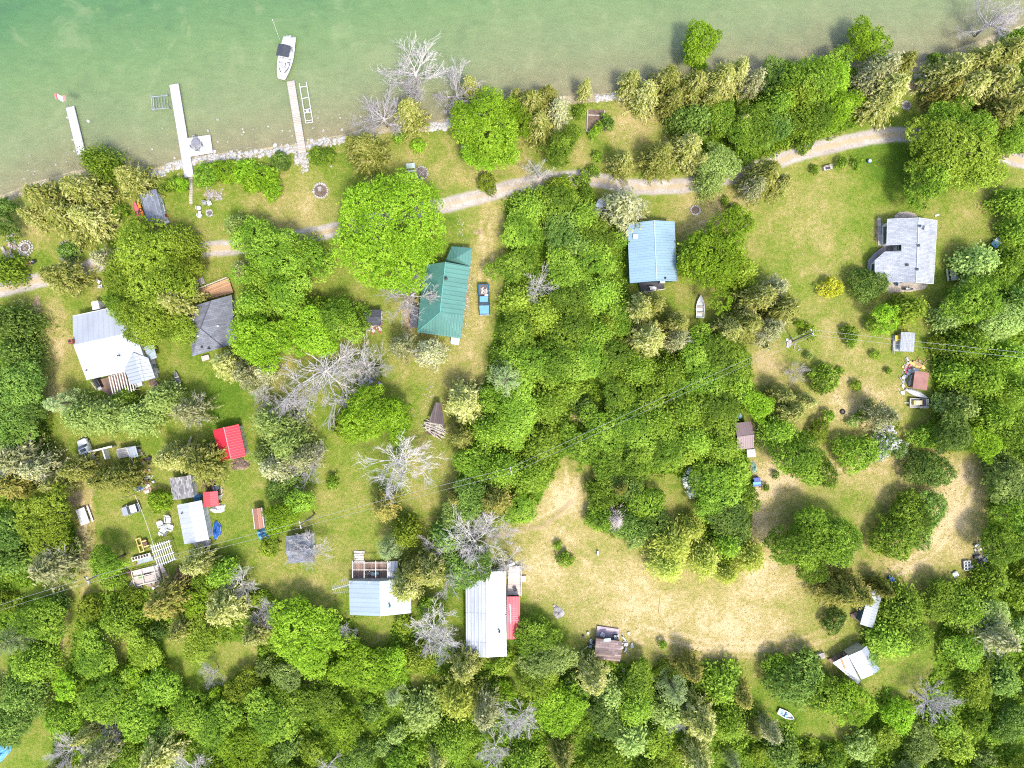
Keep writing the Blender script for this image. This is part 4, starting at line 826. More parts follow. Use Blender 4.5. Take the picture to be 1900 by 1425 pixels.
for i in range(9): MB().box((-1.9 + i * .46, 0, 2.3), (.16, 4.0 - abs(i - 6) * .18, .12)).build('slat', LUMBER_W, t)
for x in (-1.9, 1.8):
    for y in (-1.6, 1.6): MB().tube([(x, y, .5), (x, y, 2.16)], .06, 6).build('post', LUMBER, t)
for y in (-1.6, 1.6): MB().box((0, y, 2.2), (4.2, .12, .1)).build('beam', LUMBER, t)
t = thing('barbecue', 'large black barbecue on the deck under the white roof', 'barbecue', 185, 711, math.radians(-60), .5)
MB().box((0, 0, .45), (1.6, .8, .9), taper=.95).build('cabinet', DARK, t); l_ = MB().tube([(-.75, 0, .95), (.75, 0, .95)], .36, 10).build('lid', DARK, t); MB().tube([(-.5, .4, 1.0), (.5, .4, 1.0)], .025, 6).build('handle', STEEL, l_); MB().box((1.05, 0, .85), (.5, .65, .05)).build('side_shelf', GREY, t)
t = thing('storage_box', 'white storage box against the wing of the white-roofed cottage', 'box', 261, 712, ang((255, 714), (268, 709)), 0); MB().box((0, 0, .4), (1.2, .9, .8)).build('body', WHITE, t); MB().box((0, 0, .83), (1.3, 1.0, .06)).build('lid', PLASTIC, t)
t = thing('steps', 'brown wooden steps leading down beside the white cottage wing', 'steps', 287, 713, ang((283, 706), (292, 722)), 0)
for i in range(3): MB().box((-.5 + i * .5, 0, .5 - i * .17), (.52, 1.2, .08)).build('tread', DECK_B, t)
for y in (-.62, .62): MB().box((0, y, .25), (1.6, .06, .3)).build('stringer', LUMBER, t)
t = thing('lean_to', 'grey flat lean-to roof beside the white-roofed cottage', 'shed', 280, 656, ang((270, 650), (287, 672)), 0, zat=2.2)
MB().slab([loc(t, 266, 642, 2.4), loc(t, 285, 640, 2.1), loc(t, 291, 664, 2.1), loc(t, 276, 668, 2.4)], .08).build('roof', GREY_METAL, t)
for x, y in ((281, 645), (287, 661)): p = loc(t, x, y, 0); MB().tube([(p.x, p.y, 0), (p.x, p.y, 2.1)], .05, 6).build('post', LUMBER, t)
for i, (x, y) in enumerate(((284.5, 672), (289.5, 688.5))):
    t = thing('chest_freezer', ('upper' if i == 0 else 'lower') + ' of two white chests standing beside the white cottage wing', 'chest', x, y, ang((284, 668), (291, 692)), 0, group='white chests beside the wing')
    MB().box((0, 0, .42), (.95, .9, .84)).build('body', PLASTIC, t); MB().box((0, 0, .88), (1.0, .95, .07)).build('lid', WHITE, t)
for i, (x, y) in enumerate(((287, 680), (292, 697))):
    t = thing('water_tank', ('upper' if i == 0 else 'lower') + ' grey tank between the white chests beside the cottage wing', 'tank', x, y, ang((284, 668), (291, 692)), 0, group='grey tanks beside the wing')
    MB().box((0, 0, .32), (.6, .85, .64)).build('body', STEEL, t); MB().lathe([(.15, 0), (.15, .1)], 10, (0, 0, .64)).build('cap', DARK, t)

# grey hipped cottage and its deck
r = thing('cottage', 'grey shingled hip-roofed cottage half hidden between two big green trees', 'house', 388, 605, ang((357, 661), (414, 644)), 0, mark='grey hip-roofed cottage', zat=3)
A_, B_, C_, D_, R1, R2 = loc(r, 345, 572, 2.8), loc(r, 430, 547, 2.8), loc(r, 436, 637, 2.8), loc(r, 357, 661, 2.8), loc(r, 391, 558, 4.4), loc(r, 372, 609, 4.4)
E_ = loc(r, 414, 644, 2.8)
rf_ = MB(); rf_.slab([A_, R1, R2, D_], .1); rf_.slab([R1, B_, C_, E_, R2], .1); rf_.slab([R2, E_, D_], .1); rf_.build('roof', SH_GREY, r)
MB().tube([R1 + Vector((0, 0, .02)), R2 + Vector((0, 0, .02))], .09, 6).build('ridge_cap', SH_DARK, r); MB().tube([R2 + Vector((0, 0, .02)), E_ + Vector((0, 0, .02))], .08, 6).build('hip_cap', SH_DARK, r)
q = [loc(r, x, y, 2.6) for x, y in ((351, 576), (425, 553), (430, 632), (361, 655))]; MB().prism([(p.x, p.y) for p in q], 0, 2.68).build('wall', SIDING, r)
a_, b_ = q[3], q[2]; opening(r, 'window', a_.lerp(b_, .3), 1.1, 1.0, math.atan2((b_ - a_).y, (b_ - a_).x) - PI / 2, 1.1); opening(r, 'door', a_.lerp(b_, .62), .9, 1.95, math.atan2((b_ - a_).y, (b_ - a_).x) - PI / 2, .2)
for x, y in ((359.6, 593.6), (405, 605), (368, 624)): vent(r, x, y, 3.7, PLASTIC, .11, .3)
for x, y in ((375.5, 644), (388, 646.5)): vent(r, x, y, 3.3, DARK, .1, .5)
p = loc(r, 379, 664, 1); MB().box((p.x, p.y, .5), (1.3, .9, .12)).build('door_step', DECK_P, r)
deck('deck', 'orange-brown wooden deck with railing beside the grey hip-roofed cottage', [(368, 538), (424, 516), (433, 543), (371, 559)], .7, DECK_O, [(0, 1)], mark='orange-brown deck')
t = thing('steps', 'grey board steps at the end of the orange-brown deck', 'steps', 373, 524, ang((367, 526), (381, 520)), 0)
for i in range(4): MB().box((0, -.45 + i * .34, .6 - i * .16), (1.5, .28, .06)).build('tread', LUMBER, t)
for x in (-.75, .75): MB().box((x, .05, .3), (.06, 1.4, .34)).build('stringer', LUMBER, t)

# sheds and cabins of the western yard
RED_ = gable('shed', 'bright red metal roofed shed with a white gable wall', [(443, 787), (395, 798), (408, 855), (457, 848)], 2.3, 3.1, RED_METAL, SIDING, mark='bright red shed roof', cat='shed', cap=plain('pale_red', (.7, .25, .27), .5))
t = thing('brush_pile', 'brown heap of earth and twigs below the bright red shed', 'heap', 444, 862, 0, 0); m = MB()
for i in range(16): m.rock((random.gauss(0, .75), random.gauss(0, .35), .1), random.uniform(.35, .6), .55, i)
m.build('soil', SOIL, t); m = MB()
for i in range(40): x, y, a = random.gauss(0, .8), random.gauss(0, .4), random.uniform(0, 6); m.tube([(x, y, .35), (x + math.cos(a) * .5, y + math.sin(a) * .5, .5)], .02, 4)
m.build('twigs', LOG, t)
gable('shed', 'grey speckled shingle shed above the white metal roofed cabin', [(314.5, 889), (354, 880), (359.5, 922), (321, 928)], 2.2, 2.75, SH_SPECK, SIDING, mark='grey speckled shed', cat='shed')
t = thing('lean_to', 'narrow white-trimmed lean-to beside the grey speckled shed', 'shed', 361, 902, ang((356, 885), (363, 918)), 0)
MB().box((0, .25, .9), (3.0, .3, 1.8)).build('wall', SIDING, t); MB().box((0, -.05, 1.0), (3.0, .25, .1)).build('shelf', DARK, t); MB().box((0, .42, 1.86), (3.2, .3, .07)).build('cap', WHITE, t)
c = gable('cabin', 'plain white flat-roofed cabin with one small black vent', [(374, 928), (328, 937), (342, 1009), (388, 1002)], 2.5, 2.85, WHITE_METAL, SIDING, mark='white flat-roofed cabin', cat='cabin', ridge=.5)
vent(c, 338.6, 952, 2.7)
deck('landing', 'small grey landing under the end wall of the white flat-roofed cabin', [(357, 1008), (390, 1000), (391, 1012), (364, 1016)], .35, DECK_G, cat='deck')
t = thing('chair', 'white and dark folding chair on the lawn below the white cabin', 'chair', 388, 1017, .2, 0); MB().box((0, 0, .45), (.9, .9, .06)).build('seat', DARK, t); MB().box((.2, .55, .8), (.9, .1, .8)).build('backrest', WHITE, t)
for x in (-.4, .4):
    for y in (-.4, .4): MB().tube([(x, y, 0), (x, y, .45)], .03, 5).build('leg', WHITE, t)
gable('shed', 'small faded red roofed shed beside the blue barrel cover', [(376, 913), (404, 911), (405.5, 938.6), (378.5, 940.5)], 2.1, 2.3, PINK_METAL, BROWNWALL, mark='small faded red shed', cat='shed')
t = thing('scrap_pile', 'dark scrap wood above the small faded red shed', 'heap', 391, 900, .2, 0); m = MB()
for i in range(22): m.box((random.uniform(-1.2, .9), random.uniform(-.8, .8), random.uniform(.05, .6)), (random.uniform(.4, 1.4), random.uniform(.1, .3), .08), random.uniform(0, 3))
m.build('boards', BROWNWALL, t)
t = thing('washtub', 'round galvanised tub at the corner of the small faded red shed', 'tub', 403, 904.5, 0, 0); MB().lathe([(.4, 0), (.5, .55), (.53, .57), (.48, .57), (.38, .12), (.01, .1)], 18).build('body', STEEL, t); MB().tube([(.45 * math.cos(a), .45 * math.sin(a), .58) for a in np.linspace(0, 6.28, 20)], .03, 5).build('rim', ALU, t)
def heap(name, label, cat, px, py, rx, ry, h, mat, rz=0, seed=0, mark=None, group=None, extra=None):
    """crumpled sheet over a pile: a dome broken into folds"""
    t = thing(name, label, cat, px, py, rz, 0, group, mark); rr = random.Random(seed); m = MB(); ls = []
    ph = [rr.uniform(0, 6) for _ in range(6)]
    for k, s in enumerate((1.0, .93, .72, .45, .2, .03)):
        zz = (0, .35, .68, .88, .97, 1.0)[k] * h; l = []
        for j in range(22):
            a = 2 * PI * j / 22; w_ = 1 + .12 * math.sin(3 * a + ph[0]) + .1 * math.sin(5 * a + ph[1] + k) + rr.uniform(-.06, .06)
            l.append((rx * s * w_ * math.cos(a), ry * s * w_ * math.sin(a), zz * (1 + .28 * math.sin(4 * a + ph[2] + k)) if k else 0.0))
        ls.append(l)
    m.loops(ls); m.build('cover', mat, t)
    rp_ = MB().tube([(rx * .95 * math.cos(a), ry * .95 * math.sin(a), h * .3 + .06) for a in np.linspace(0, 2 * PI, 24)], .02, 4); rp_.build('rope', LUMBER_W, t)
    return t
heap('tarp', 'bright blue tarp bundle between the speckled shed and red shed', 'tarp', 367.6, 921.5, .75, .7, 1.1, SKY_T, 0, 1)
heap('tarp', 'crumpled white tarp beside the small faded red shed', 'tarp', 405, 944, 1.3, .7, .6, WHITE_T, .2, 2)
heap('tarp', 'long dark blue tarp on the grass beside the white cabin', 'tarp', 403, 983, .75, 1.55, .8, BLUE_T, -.1, 3, 'long blue tarp')
t = thing('scrap_pile', 'narrow strip of scrap timber along the small faded red shed', 'heap', 410, 922, 1.5, 0); m = MB()
for i in range(16): m.box((random.uniform(-1.2, 1.2), random.uniform(-.25, .3), random.uniform(.05, .35)), (random.uniform(.5, 1.6), .1, .06), random.uniform(-.3, .3))
m.build('boards', LUMBER, t)
gable('shed', 'rust-brown corrugated roofed shed beside the light blue canopy', [(468.5, 945), (485.5, 941), (489, 978), (474, 983)], 2.0, 2.25, RUST_METAL, BROWNWALL, mark='rust-brown shed', cat='shed', trim=WHITE, ridge=.5)
heap('boat_cover', 'white shrouded load between the rust-brown shed and green tree', 'cover', 494, 968, .75, 1.1, 1.1, WHITE_T, .1, 5)
heap('canopy', 'light blue canopy sheet below the rust-brown shed', 'tarp', 490.5, 990, 1.05, 1.15, 1.3, SKY_T, 0, 6, 'light blue canopy')
gable('cabin', 'slate-blue shingled cabin under a leafless grey tree', [(534, 995), (533, 1046), (584, 1041), (578, 990)], 2.3, 3.2, SH_BLUE, SIDING, mark='slate-blue shingled cabin', cat='cabin')

# ribbed grey-green cabin with roofless porch
r = gable('cabin', 'pale grey-green metal roofed cabin with a roofless wooden porch', [(648, 1077), (760, 1074), (764, 1138), (648, 1140.5)], 2.6, 3.7, GREY_METAL, SIDING, mark='grey-green roofed cabin', cat='cabin', cap=GREY, ridge=.52)
p = loc(r, 724, 1123, 3.3); MB().lathe([(.12, -.4), (.12, .6), (.2, .6), (.2, .8), (.02, .9)], 10, p).build('chimney_pipe', plain('green_metal', (.05, .2, .15), .5), r); vent(r, 684, 1079, 3.0, ALU, .14, .4)
deck('deck', 'brown plank porch floor open to the sky above the grey-green cabin', [(654, 1043), (722, 1041), (722, 1074), (656, 1075)], .4, DECK_B, None)
t = thing('porch_frame', 'bare timber frame standing over the brown plank porch', 'frame', 688, 1058, 0, 0, zat=2.4)
for y in (-1.5, -.3): MB().box((0, -y - .2, 2.45), (6.4, .16, .18)).build('beam', LUMBER, t)
for i in range(4): MB().box((-3.1 + i * 2.0, .2, 2.6), (.1, 3.0, .12)).build('rafter', LUMBER_W, t)
for x in (-3.1, 3.1):
    for y in (-1.2, 1.4): MB().tube([(x, y, .4), (x, y, 2.5)], .07, 6).build('post', LUMBER, t)
t = thing('drying_rack', 'folded white drying rack on the porch of the grey-green cabin', 'rack', 684, 1063, .7, .4)
for k in range(2): MB().tube([(-1, -.35 + k * .7, .05), (1, .35 - k * .7, 1.0)], .03, 5).build('leg', PLASTIC, t)
for k in range(4): MB().tube([(-.6 + k * .4, -.5, .9), (-.6 + k * .4, .5, .9)], .02, 5).build('rod', ALU, t)
t = thing('washing', 'teal cloth hung over the rail of the grey-green cabin porch', 'cloth', 697, 1063, .2, .4); MB().box((0, 0, .5), (1.3, .5, .08)).build('cloth', AQUA_T, t); MB().tube([(-.8, 0, .58), (.8, 0, .58)], .03, 5).build('rail', ALU, t)
t = thing('roof_panel', 'white sheet of roofing beside the brown plank porch', 'panel', 726, 1057, 1.5, 0, zat=2.2); MB().slab([loc(t, 719, 1042, 2.3), loc(t, 738, 1041, 2.2), loc(t, 739, 1073, 2.3), loc(t, 720, 1074, 2.4)], .06).build('sheet', WHITE_METAL_B, t)
for x, y in ((735, 1046), (735, 1069)): p = loc(t, x, y, 0); MB().tube([(p.x, p.y, 0), (p.x, p.y, 2.2)], .05, 6).build('post', LUMBER, t)
t = thing('pallet_steps', 'stacked bleached pallets as steps above the brown plank porch', 'steps', 667, 1032, 0, 0)
for i in range(5): MB().box((random.uniform(-.1, .1), -.9 + i * .42, .42 - i * .07), (1.7 + .2 * (i == 4), .36, .07), random.uniform(-.06, .06)).build('tread', LUMBER_W, t)
for x in (-.6, .6): MB().box((x, 0, .15), (.08, 2.1, .16)).build('bearer', LUMBER, t)
def antenna(label, px, py, z, rz, base):
    t = thing('television_antenna', label, 'antenna', px, py, rz, 0, 'rooftop television antennas', zat=z)
    MB().tube([(-1.6, 0, z), (1.6, 0, z)], .045, 6).build('boom', ALU, t); bx = 1.6
    MB().tube([(bx, 0, 0), (bx, 0, z + .3)], .04, 6).build('mast', STEEL, t)
    for i in range(9): MB().tube([(-1.4 + i * .33, -.75 - .07 * i, z + .03), (-1.4 + i * .33, .75 + .07 * i, z + .03)], .026, 5).build('element', ALU, t)
antenna('many-armed aerial on a mast at the corner of the grey-green cabin', 633, 1089, 5.0, ang((622, 1091), (645, 1084)), 0)
antenna('many-armed aerial standing over the faded red lean-to', 947, 1138, 5.5, ang((946, 1120), (948, 1160)), 0)

# long white ribbed house with its red lean-to and deck
r = gable('house', 'long white ribbed metal roofed house with a faded red lean-to', [(863.5, 1060), (939, 1060), (939.5, 1218), (865, 1218)], 2.8, 3.25, WHITE_METAL_B, SIDING, mark='long white ribbed roof', ridge=.5)
vent(r, 926.5, 1171, 3.2, DARK, .14, .5); vent(r, 938, 1140, 2.8, DARK, .06, .3)
p = loc(r, 938, 1112, 2.55); a1, a2, a3, a4 = loc(r, 940.5, 1107, 2.6), loc(r, 965, 1107, 2.2), loc(r, 964, 1186, 2.2), loc(r, 940.5, 1186, 2.6)
MB().slab([a1, a2, a3, a4], .09).build('lean_to_roof', metal_roof('lean_to_red', (.47, .06, .075), 'Y', .5, .15, .5, .85), r)
q = [loc(r, x, y, 2.1) for x, y in ((942, 1109), (963, 1109), (962, 1184), (942, 1184))]; MB().prism([(p.x, p.y) for p in q], 0, 2.05).build('lean_to_wall', BROWNWALL, r)
deck('deck', 'bleached plank deck above the red lean-to of the long house', [(944, 1052), (967, 1050), (968, 1105), (941, 1106)], .6, DECK_P, [(1, 2)], rz=0)
t = thing('steps', 'pale wooden steps on the outer side of the bleached deck', 'steps', 971, 1073, 0, 0)
for i in range(3): MB().box((-.35 + i * .33, 0, .45 - i * .16), (.32, 1.0, .06)).build('tread', LUMBER_W, t)
MB().box((0, .5, .2), (1, .06, .3)).build('stringer', LUMBER, t)
t = thing('fire_bowl', 'small dark brazier on the bleached deck', 'brazier', 955.5, 1092, 0, .6); MB().lathe([(.12, 0), (.14, .3), (.33, .45), (.36, .55), (.3, .55), (.05, .42)], 14).build('bowl', DARK, t); MB().rock((0, 0, .5), .18, .4, 3).build('ash', ASH, t)
t = thing('bench', 'white framed bench at the end of the bleached deck', 'bench', 947, 1047, .4, 0); MB().box((0, 0, .45), (1.6, .5, .06)).build('seat', WHITE, t); MB().box((0, .3, .75), (1.6, .06, .5)).build('backrest', WHITE, t)
for x in (-.7, .7): MB().box((x, 0, .21), (.08, .45, .42)).build('leg', WHITE, t)

# brown patched cabin by the meadow
r = gable('cabin', 'small patched brown shingle cabin with a plank porch at the meadow edge', [(1153.5, 1190), (1151, 1227), (1103, 1222.5), (1104.5, 1184)], 2.2, 2.9, SH_BROWN, BROWNWALL, mark='patched brown cabin', cat='cabin', ridge=.62)
p = loc(r, 1140, 1215, 2.6); MB().box((p.x, p.y, p.z - .02), (2.2, .26, .05), .05).build('roof_patch', WHITE, r)
deck('deck', 'purple-grey plank porch above the patched brown cabin', [(1108, 1161.5), (1148.5, 1167.5), (1148, 1189), (1106, 1184)], .35, planks('mauve_deck', (.42, .33, .36), 'Y', .3, .8, .2), None)
MB_ = thing('chair', 'white plastic chair on the plank porch of the brown cabin', 'chair', 1117, 1175, 1, .35)
def plastic_chair(t, mat=None, adir=False, seat=None):
    mat = mat or PLASTIC
    MB().box((0, 0, .42), (.56, .54, .05)).build('seat', seat or mat, t); bk = MB()
    for i in range(5): bk.box((-.22 + i * .11, -.3 - .02, .72), (.09, .05, .62))
    bk.box((0, -.31, 1.03), (.56, .06, .07)); bk.build('backrest', mat, t)
    for s in (-1, 1):
        MB().box((s * .3, -.02, .63), (.09, .62, .04)).build('armrest', mat, t)
        for y in (-.26, .26): MB().tube([(s * .28, y, 0), (s * .27, y, .62)], .028, 5).build('leg', mat, t)
plastic_chair(MB_)
t = thing('stove', 'dark metal stove at the corner of the purple-grey porch', 'stove', 1142, 1180, 0, .35); MB().box((0, 0, .4), (.75, .65, .8)).build('body', DARK, t); MB().box((0, 0, .83), (.8, .7, .05)).build('top', STEEL, t); MB().tube([(.2, .15, .85), (.2, .15, 1.6)], .07, 8).build('pipe', DARK, t)
t = thing('skylight_sheet', 'small turquoise sheet on the edge of the brown cabin roof', 'sheet', 1127, 1187, .1, 2.33); MB().box((0, 0, .1), (1.1, .5, .05)).build('sheet', AQUA_T, t)
def junk(label, px, py, n, spread, mats, seed, name='junk_pile', cat='junk', mark=None, hmax=.7):
    t = thing(name, label, cat, px, py, 0, 0, None, mark); rr = random.Random(seed)
    for k, mt in enumerate(mats):
        for i in range(max(2, n // len(mats))):
            x, y = rr.gauss(0, spread[0] * .5), rr.gauss(0, spread[1] * .5); h = rr.uniform(.08, hmax)
            ty = rr.random()
            if ty < .45: MB().box((x, y, h / 2), (rr.uniform(.2, .8), rr.uniform(.2, .6), h), rr.uniform(0, 3)).build('crate', mt, t)
            elif ty < .75: a = rr.uniform(0, 6); L = rr.uniform(.5, 1.4); MB().tube([(x, y, h * .5), (x + L * math.cos(a), y + L * math.sin(a), h * .5 + rr.uniform(-.1, .3))], rr.uniform(.03, .07), 5).build('pole', mt, t)
            else: MB().lathe([(.22, 0), (.25, h), (.05, h + .02)], 10, (x, y, 0)).build('bucket', mt, t)
    return t
junk('white buckets and scrap against the woods side of the brown cabin', 1095, 1191, 16, (1.2, 1.6), [WHITE, GREY, DARK], 4)
junk('white scrap chairs and tubs beside the field side of brown cabin', 1160, 1191, 16, (1.1, 1.4), [PLASTIC, WHITE, GREY], 5)
t = thing('post_stub', 'leaning pale post beside the brown cabin scrap', 'post', 1084, 1202, 0, 0); MB().tube([(-.4, -.5, .1), (.5, .6, .9)], .06, 6).build('shaft', LUMBER_W, t); MB().rock((-.4, -.5, .05), .15, .5, 2).build('foot', STONE, t)
heap('sack', 'pale grey sack on the grass below the brown cabin', 'sack', 1156, 1241, .3, .7, .45, WHITE_T, .4, 9)

# pale blue metal roofed cottage
r = gable('cottage', 'pale blue metal roofed cottage with a white roof hatch', [(1252, 409.5), (1163.5, 416), (1169, 526.5), (1256, 520.5)], 3.0, 4.5, BLUE_METAL, BLUEWALL, mark='pale blue roofed cottage', cap=plain('ridge_blue', (.4, .52, .6), .4), ridge=.47)
p = loc(r, 1178.6, 439, 3.5); MB().box((p.x, p.y, p.z + .06), (.8, .75, .2)).build('roof_hatch', WHITE, r); vent(r, 1233.5, 516.5, 3.6, DARK, .12, .6, 'chimney_pipe')
deck('deck', 'dark stained deck below the pale blue roofed cottage', [(1185, 524), (1232, 520), (1233, 537), (1190, 544)], .5, plain('dark_deck', (.055, .05, .06), .7), [(2, 3)])
t = thing('bench', 'white garden bench on the dark deck of the blue cottage', 'bench', 1211, 536, 0, .5); MB().box((0, 0, .43), (1.1, .5, .06)).build('seat', WHITE, t); MB().box((-.3, .25, .75), (1.1, .06, .5)).build('backrest', WHITE, t)
for x in (-.45, .45): MB().box((x, 0, .2), (.08, .42, .4)).build('leg', WHITE, t)
t = thing('barbecue', 'pale grill cart at the wall of the blue cottage', 'barbecue', 1227, 524, 0, .5); MB().box((0, 0, .45), (.9, .5, .9)).build('cabinet', GREY, t); MB().tube([(-.4, 0, .95), (.4, 0, .95)], .24, 8).build('lid', PLASTIC, t)

# pale shingled L-shaped house
r = thing('house', 'pale grey shingled house with a satellite dish and two gabled arms', 'house', 1690, 465, 0, 0, mark='pale shingled house', zat=3)
ze, zr = 2.9, 4.6; X = lambda x, y, z: loc(r, x, y, z)
rd1, rd2 = X(1705, 404, zr), X(1700, 524, zr); rt, rb = X(1739, 409, ze), X(1732, 526.5, ze)
m = MB(); m.slab([rd1, rt, rb, rd2], .12)
w1, w2, w3, w4 = X(1647, 406.5, ze), X(1645.5, 455, ze), X(1672.5, 454, 3.62), X(1672.5, 466, 3.62)
m.slab([rd1, w1, w2, w3, w4, X(1674, 466, 3.65), X(1700, 520, zr - .05), rd2][0:5] + [X(1703, 466, zr)], .12)
m.slab([X(1703, 466, zr), w4, X(1642, 466.5, ze + .1), X(1623, 483, ze - .05), X(1623, 508, ze - .05), X(1641, 523.5, ze), rd2], .12)
m.build('roof', SH_PALE, r); MB().tube([rd1 + Vector((0, 0, .02)), rd2 + Vector((0, 0, .02))], .1, 6).build('ridge_cap', plain('pale_ridge', (.56, .58, .6), .8), r)
for a_, b_ in ((rt, rb), (rd1, rt), (rb, rd2), (w1, w2), (w1, rd1)): MB().tube([a_ + Vector((0, 0, -.05)), b_ + Vector((0, 0, -.05))], .06, 5).build('eave_trim', WHITE, r)
q = [X(x, y, 2.7) for x, y in ((1652, 411), (1735, 412), (1728, 522), (1645, 519), (1628, 505), (1628, 486), (1646, 470), (1672, 468), (1672, 452), (1650, 451))]; MB().prism([(p.x, p.y) for p in q], 0, 2.68).build('wall', SIDING, r)
for x, y, nr in ((1650, 425, PI), (1650, 441, PI), (1628, 495, PI), (1733, 430, 0), (1731, 470, 0), (1729, 505, 0)): opening(r, 'window', X(x, y, 2.7), 1.3, 1.1, nr, 1.0, DARK if nr else WHITE)
opening(r, 'door', X(1690, 520.7, 2.7), .9, 2.0, -PI / 2, .1)
for x, y, z in ((1705.5, 420, 4.6), (1703, 456, 4.5), (1700.5, 500, 4.5)): vent(r, x, y, z, DARK, .16, .35)
p = X(1682.5, 491.5, 4.0); MB().box((p.x, p.y, p.z + .1), (.42, .36, .3)).build('roof_vent', DARK, r); p = X(1670, 459, 3.0); MB().box((p.x, p.y, 2.9), (.7, .7, .3)).build('roof_vent', DARK, r)
p = X(1716.5, 425, 4.3); dsh = MB().lathe([(.02, .0), (.22, .04), (.4, .14), (.4, .16), (.2, .07), (.02, .03)], 20, (p.x, p.y, p.z + .35)).build('satellite_dish', PLASTIC, r); MB().tube([(p.x - .7, p.y + .05, p.z), (p.x, p.y, p.z + .38)], .04, 5).build('dish_arm', DARK, dsh)
deck('deck', 'curved grey deck wrapping the inner corner of the pale shingled house', [(1669, 456), (1669, 466), (1641, 468), (1626, 478), (1617, 505), (1609, 500), (1610, 484), (1622, 470), (1640, 456)], .3, planks('mauve_grey_deck', (.33, .29, .29), 'X', .25, .8, .15), None, rz=0)
deck('terrace', 'narrow tan stone terrace along the gable of the pale shingled house', [(1628, 404), (1634, 404), (1637, 456), (1629, 455)], .12, PATIO, None, cat='terrace', rz=0, th=.3)
deck('terrace', 'rounded stone step above the pale shingled house', [(1660, 400), (1667, 394), (1684, 392), (1697, 396), (1703, 402), (1661, 406)], .14, PATIO, None, cat='terrace', rz=0, th=.3)
deck('patio', 'pale paved patio below the pale shingled house', [(1640, 522), (1722, 528), (1716, 536), (1690, 541), (1650, 543), (1637, 538)], .08, PATIO, None, cat='patio', rz=0, th=.3)
t = thing('recycling_box', 'blue recycling box on the patio of the pale shingled house', 'box', 1661.5, 527.5, .2, .08); MB().lathe([(.25, 0), (.34, .5), (.37, .5), (.33, .46), (.22, .06), (.02, .05)], 4).build('body', plain('navy_plastic', (.03, .09, .22), .5), t); MB().tube([(-.3, 0, .52), (.3, 0, .52)], .03, 5).build('rim', SKY_T, t)
t = thing('motor_scooter', 'dark scooter parked on the patio of the pale shingled house', 'scooter', 1682, 537, 0, .08)
MB().loops([[(-.75, y, .35 + .2 * abs(y)) for y in (-.1, .1)] + [(-.75, .05, .6), (-.75, -.05, .6)], [(0, -.22, .35), (0, .22, .35), (0, .16, .8), (0, -.16, .8)], [(.7, -.12, .4), (.7, .12, .4), (.7, .08, .85), (.7, -.08, .85)]]).build('body', DARK, t)
for x in (-.65, .68): MB().tube([(x, -.07, .28), (x, .07, .28)], .28, 14).build('wheel', BLACK, t)
MB().box((-.2, 0, .85), (.7, .3, .1)).build('seat', SEAT_G, t); MB().tube([(.6, -.38, 1.0), (.6, .38, 1.0)], .03, 6).build('handlebar', STEEL, t); MB().box((-.5, 0, .95), (.3, .3, .15)).build('carrier', PLASTIC, t)
r = gable('shed', 'small pale grey roofed shed with a concrete pad beside it', [(1672, 615), (1698, 618), (1695.5, 653), (1670, 652)], 1.55, 1.7, SH_PALE, SIDING, mark='small grey shed with concrete pad', cat='shed')
t = thing('concrete_pad', 'grey concrete pad beside the small pale grey shed', 'slab', 1664.5, 637, 0, 0, zat=.5); q = [loc(t, x, y, .5) for x, y in ((1658.5, 622), (1669, 621), (1668, 652), (1656.5, 651))]; MB().prism([(p.x, p.y) for p in q], 0, .5).build('slab', CONCRETE, t); MB().box((-.55, -1.3, .55), (.12, 1.2, .1)).build('curb', STONE, t)
t = thing('yellow_board', 'yellow plywood sheet lying on the concrete pad', 'board', 1664.5, 628, .03, .5); MB().box((0, 0, .33), (1.05, 1.0, .05)).build('sheet', YELLOW, t); MB().box((0, 0, .15), (.9, .8, .3)).build('crate', LUMBER, t)

# eastern yard
r = gable('shed', 'rusty brown flat roofed shed above the upturned white boat', [(1698, 690), (1724, 690), (1720, 725), (1693, 720)], 2.0, 2.2, plain('rusty_roof', (.30, .145, .12), .7, .25, .9), BROWNWALL, mark='rusty brown shed', cat='shed', openings=False)
t = thing('glasshouse', 'grey framed row of window sashes along the rusty brown shed', 'cold frame', 1692, 700, ang((1693, 684), (1686, 718)), 0)
MB().box((0, 0, .4), (3.2, 1.0, .8)).build('base', GREYWALL, t)
for i in range(3): o = MB().box((-1.05 + i * 1.05, 0, .86), (.95, 1.05, .08)).build('sash', STEEL, t); MB().box((-1.05 + i * 1.05, 0, .89), (.8, .9, .05)).build('pane', plain('milky_glass', (.42, .48, .5), .2), o)
junk('split orange firewood heap above the rusty brown shed', 1697, 677, 60, (1.6, .9), [plain('split_wood', (.55, .26, .1), .9, .35), LUMBER_Y, LOG], 8, 'firewood_pile', 'firewood', None, .35)
junk('white oddments strewn along the field side of rusty shed', 1682, 688, 18, (.7, 1.6), [WHITE, PINK_P, GREY], 9, hmax=.4)
junk('small clutter between the cold frame and the meadow', 1677, 712, 16, (.5, 2.2), [LUMBER_W, GREY, WHITE], 19, hmax=.3)
def outline(L, Wd, bow=.5, stern=.8, n=10, blunt=0.0):        # half outline of a boat from stern to bow
    return [(-L / 2 + L * i / n, Wd / 2 * (stern + (1 - stern) * min(1, i / n * 2.5)) * (1 - (1 - blunt) * max(0, (i / n - bow) / (1 - bow)) ** 2.2)) for i in range(n + 1)]
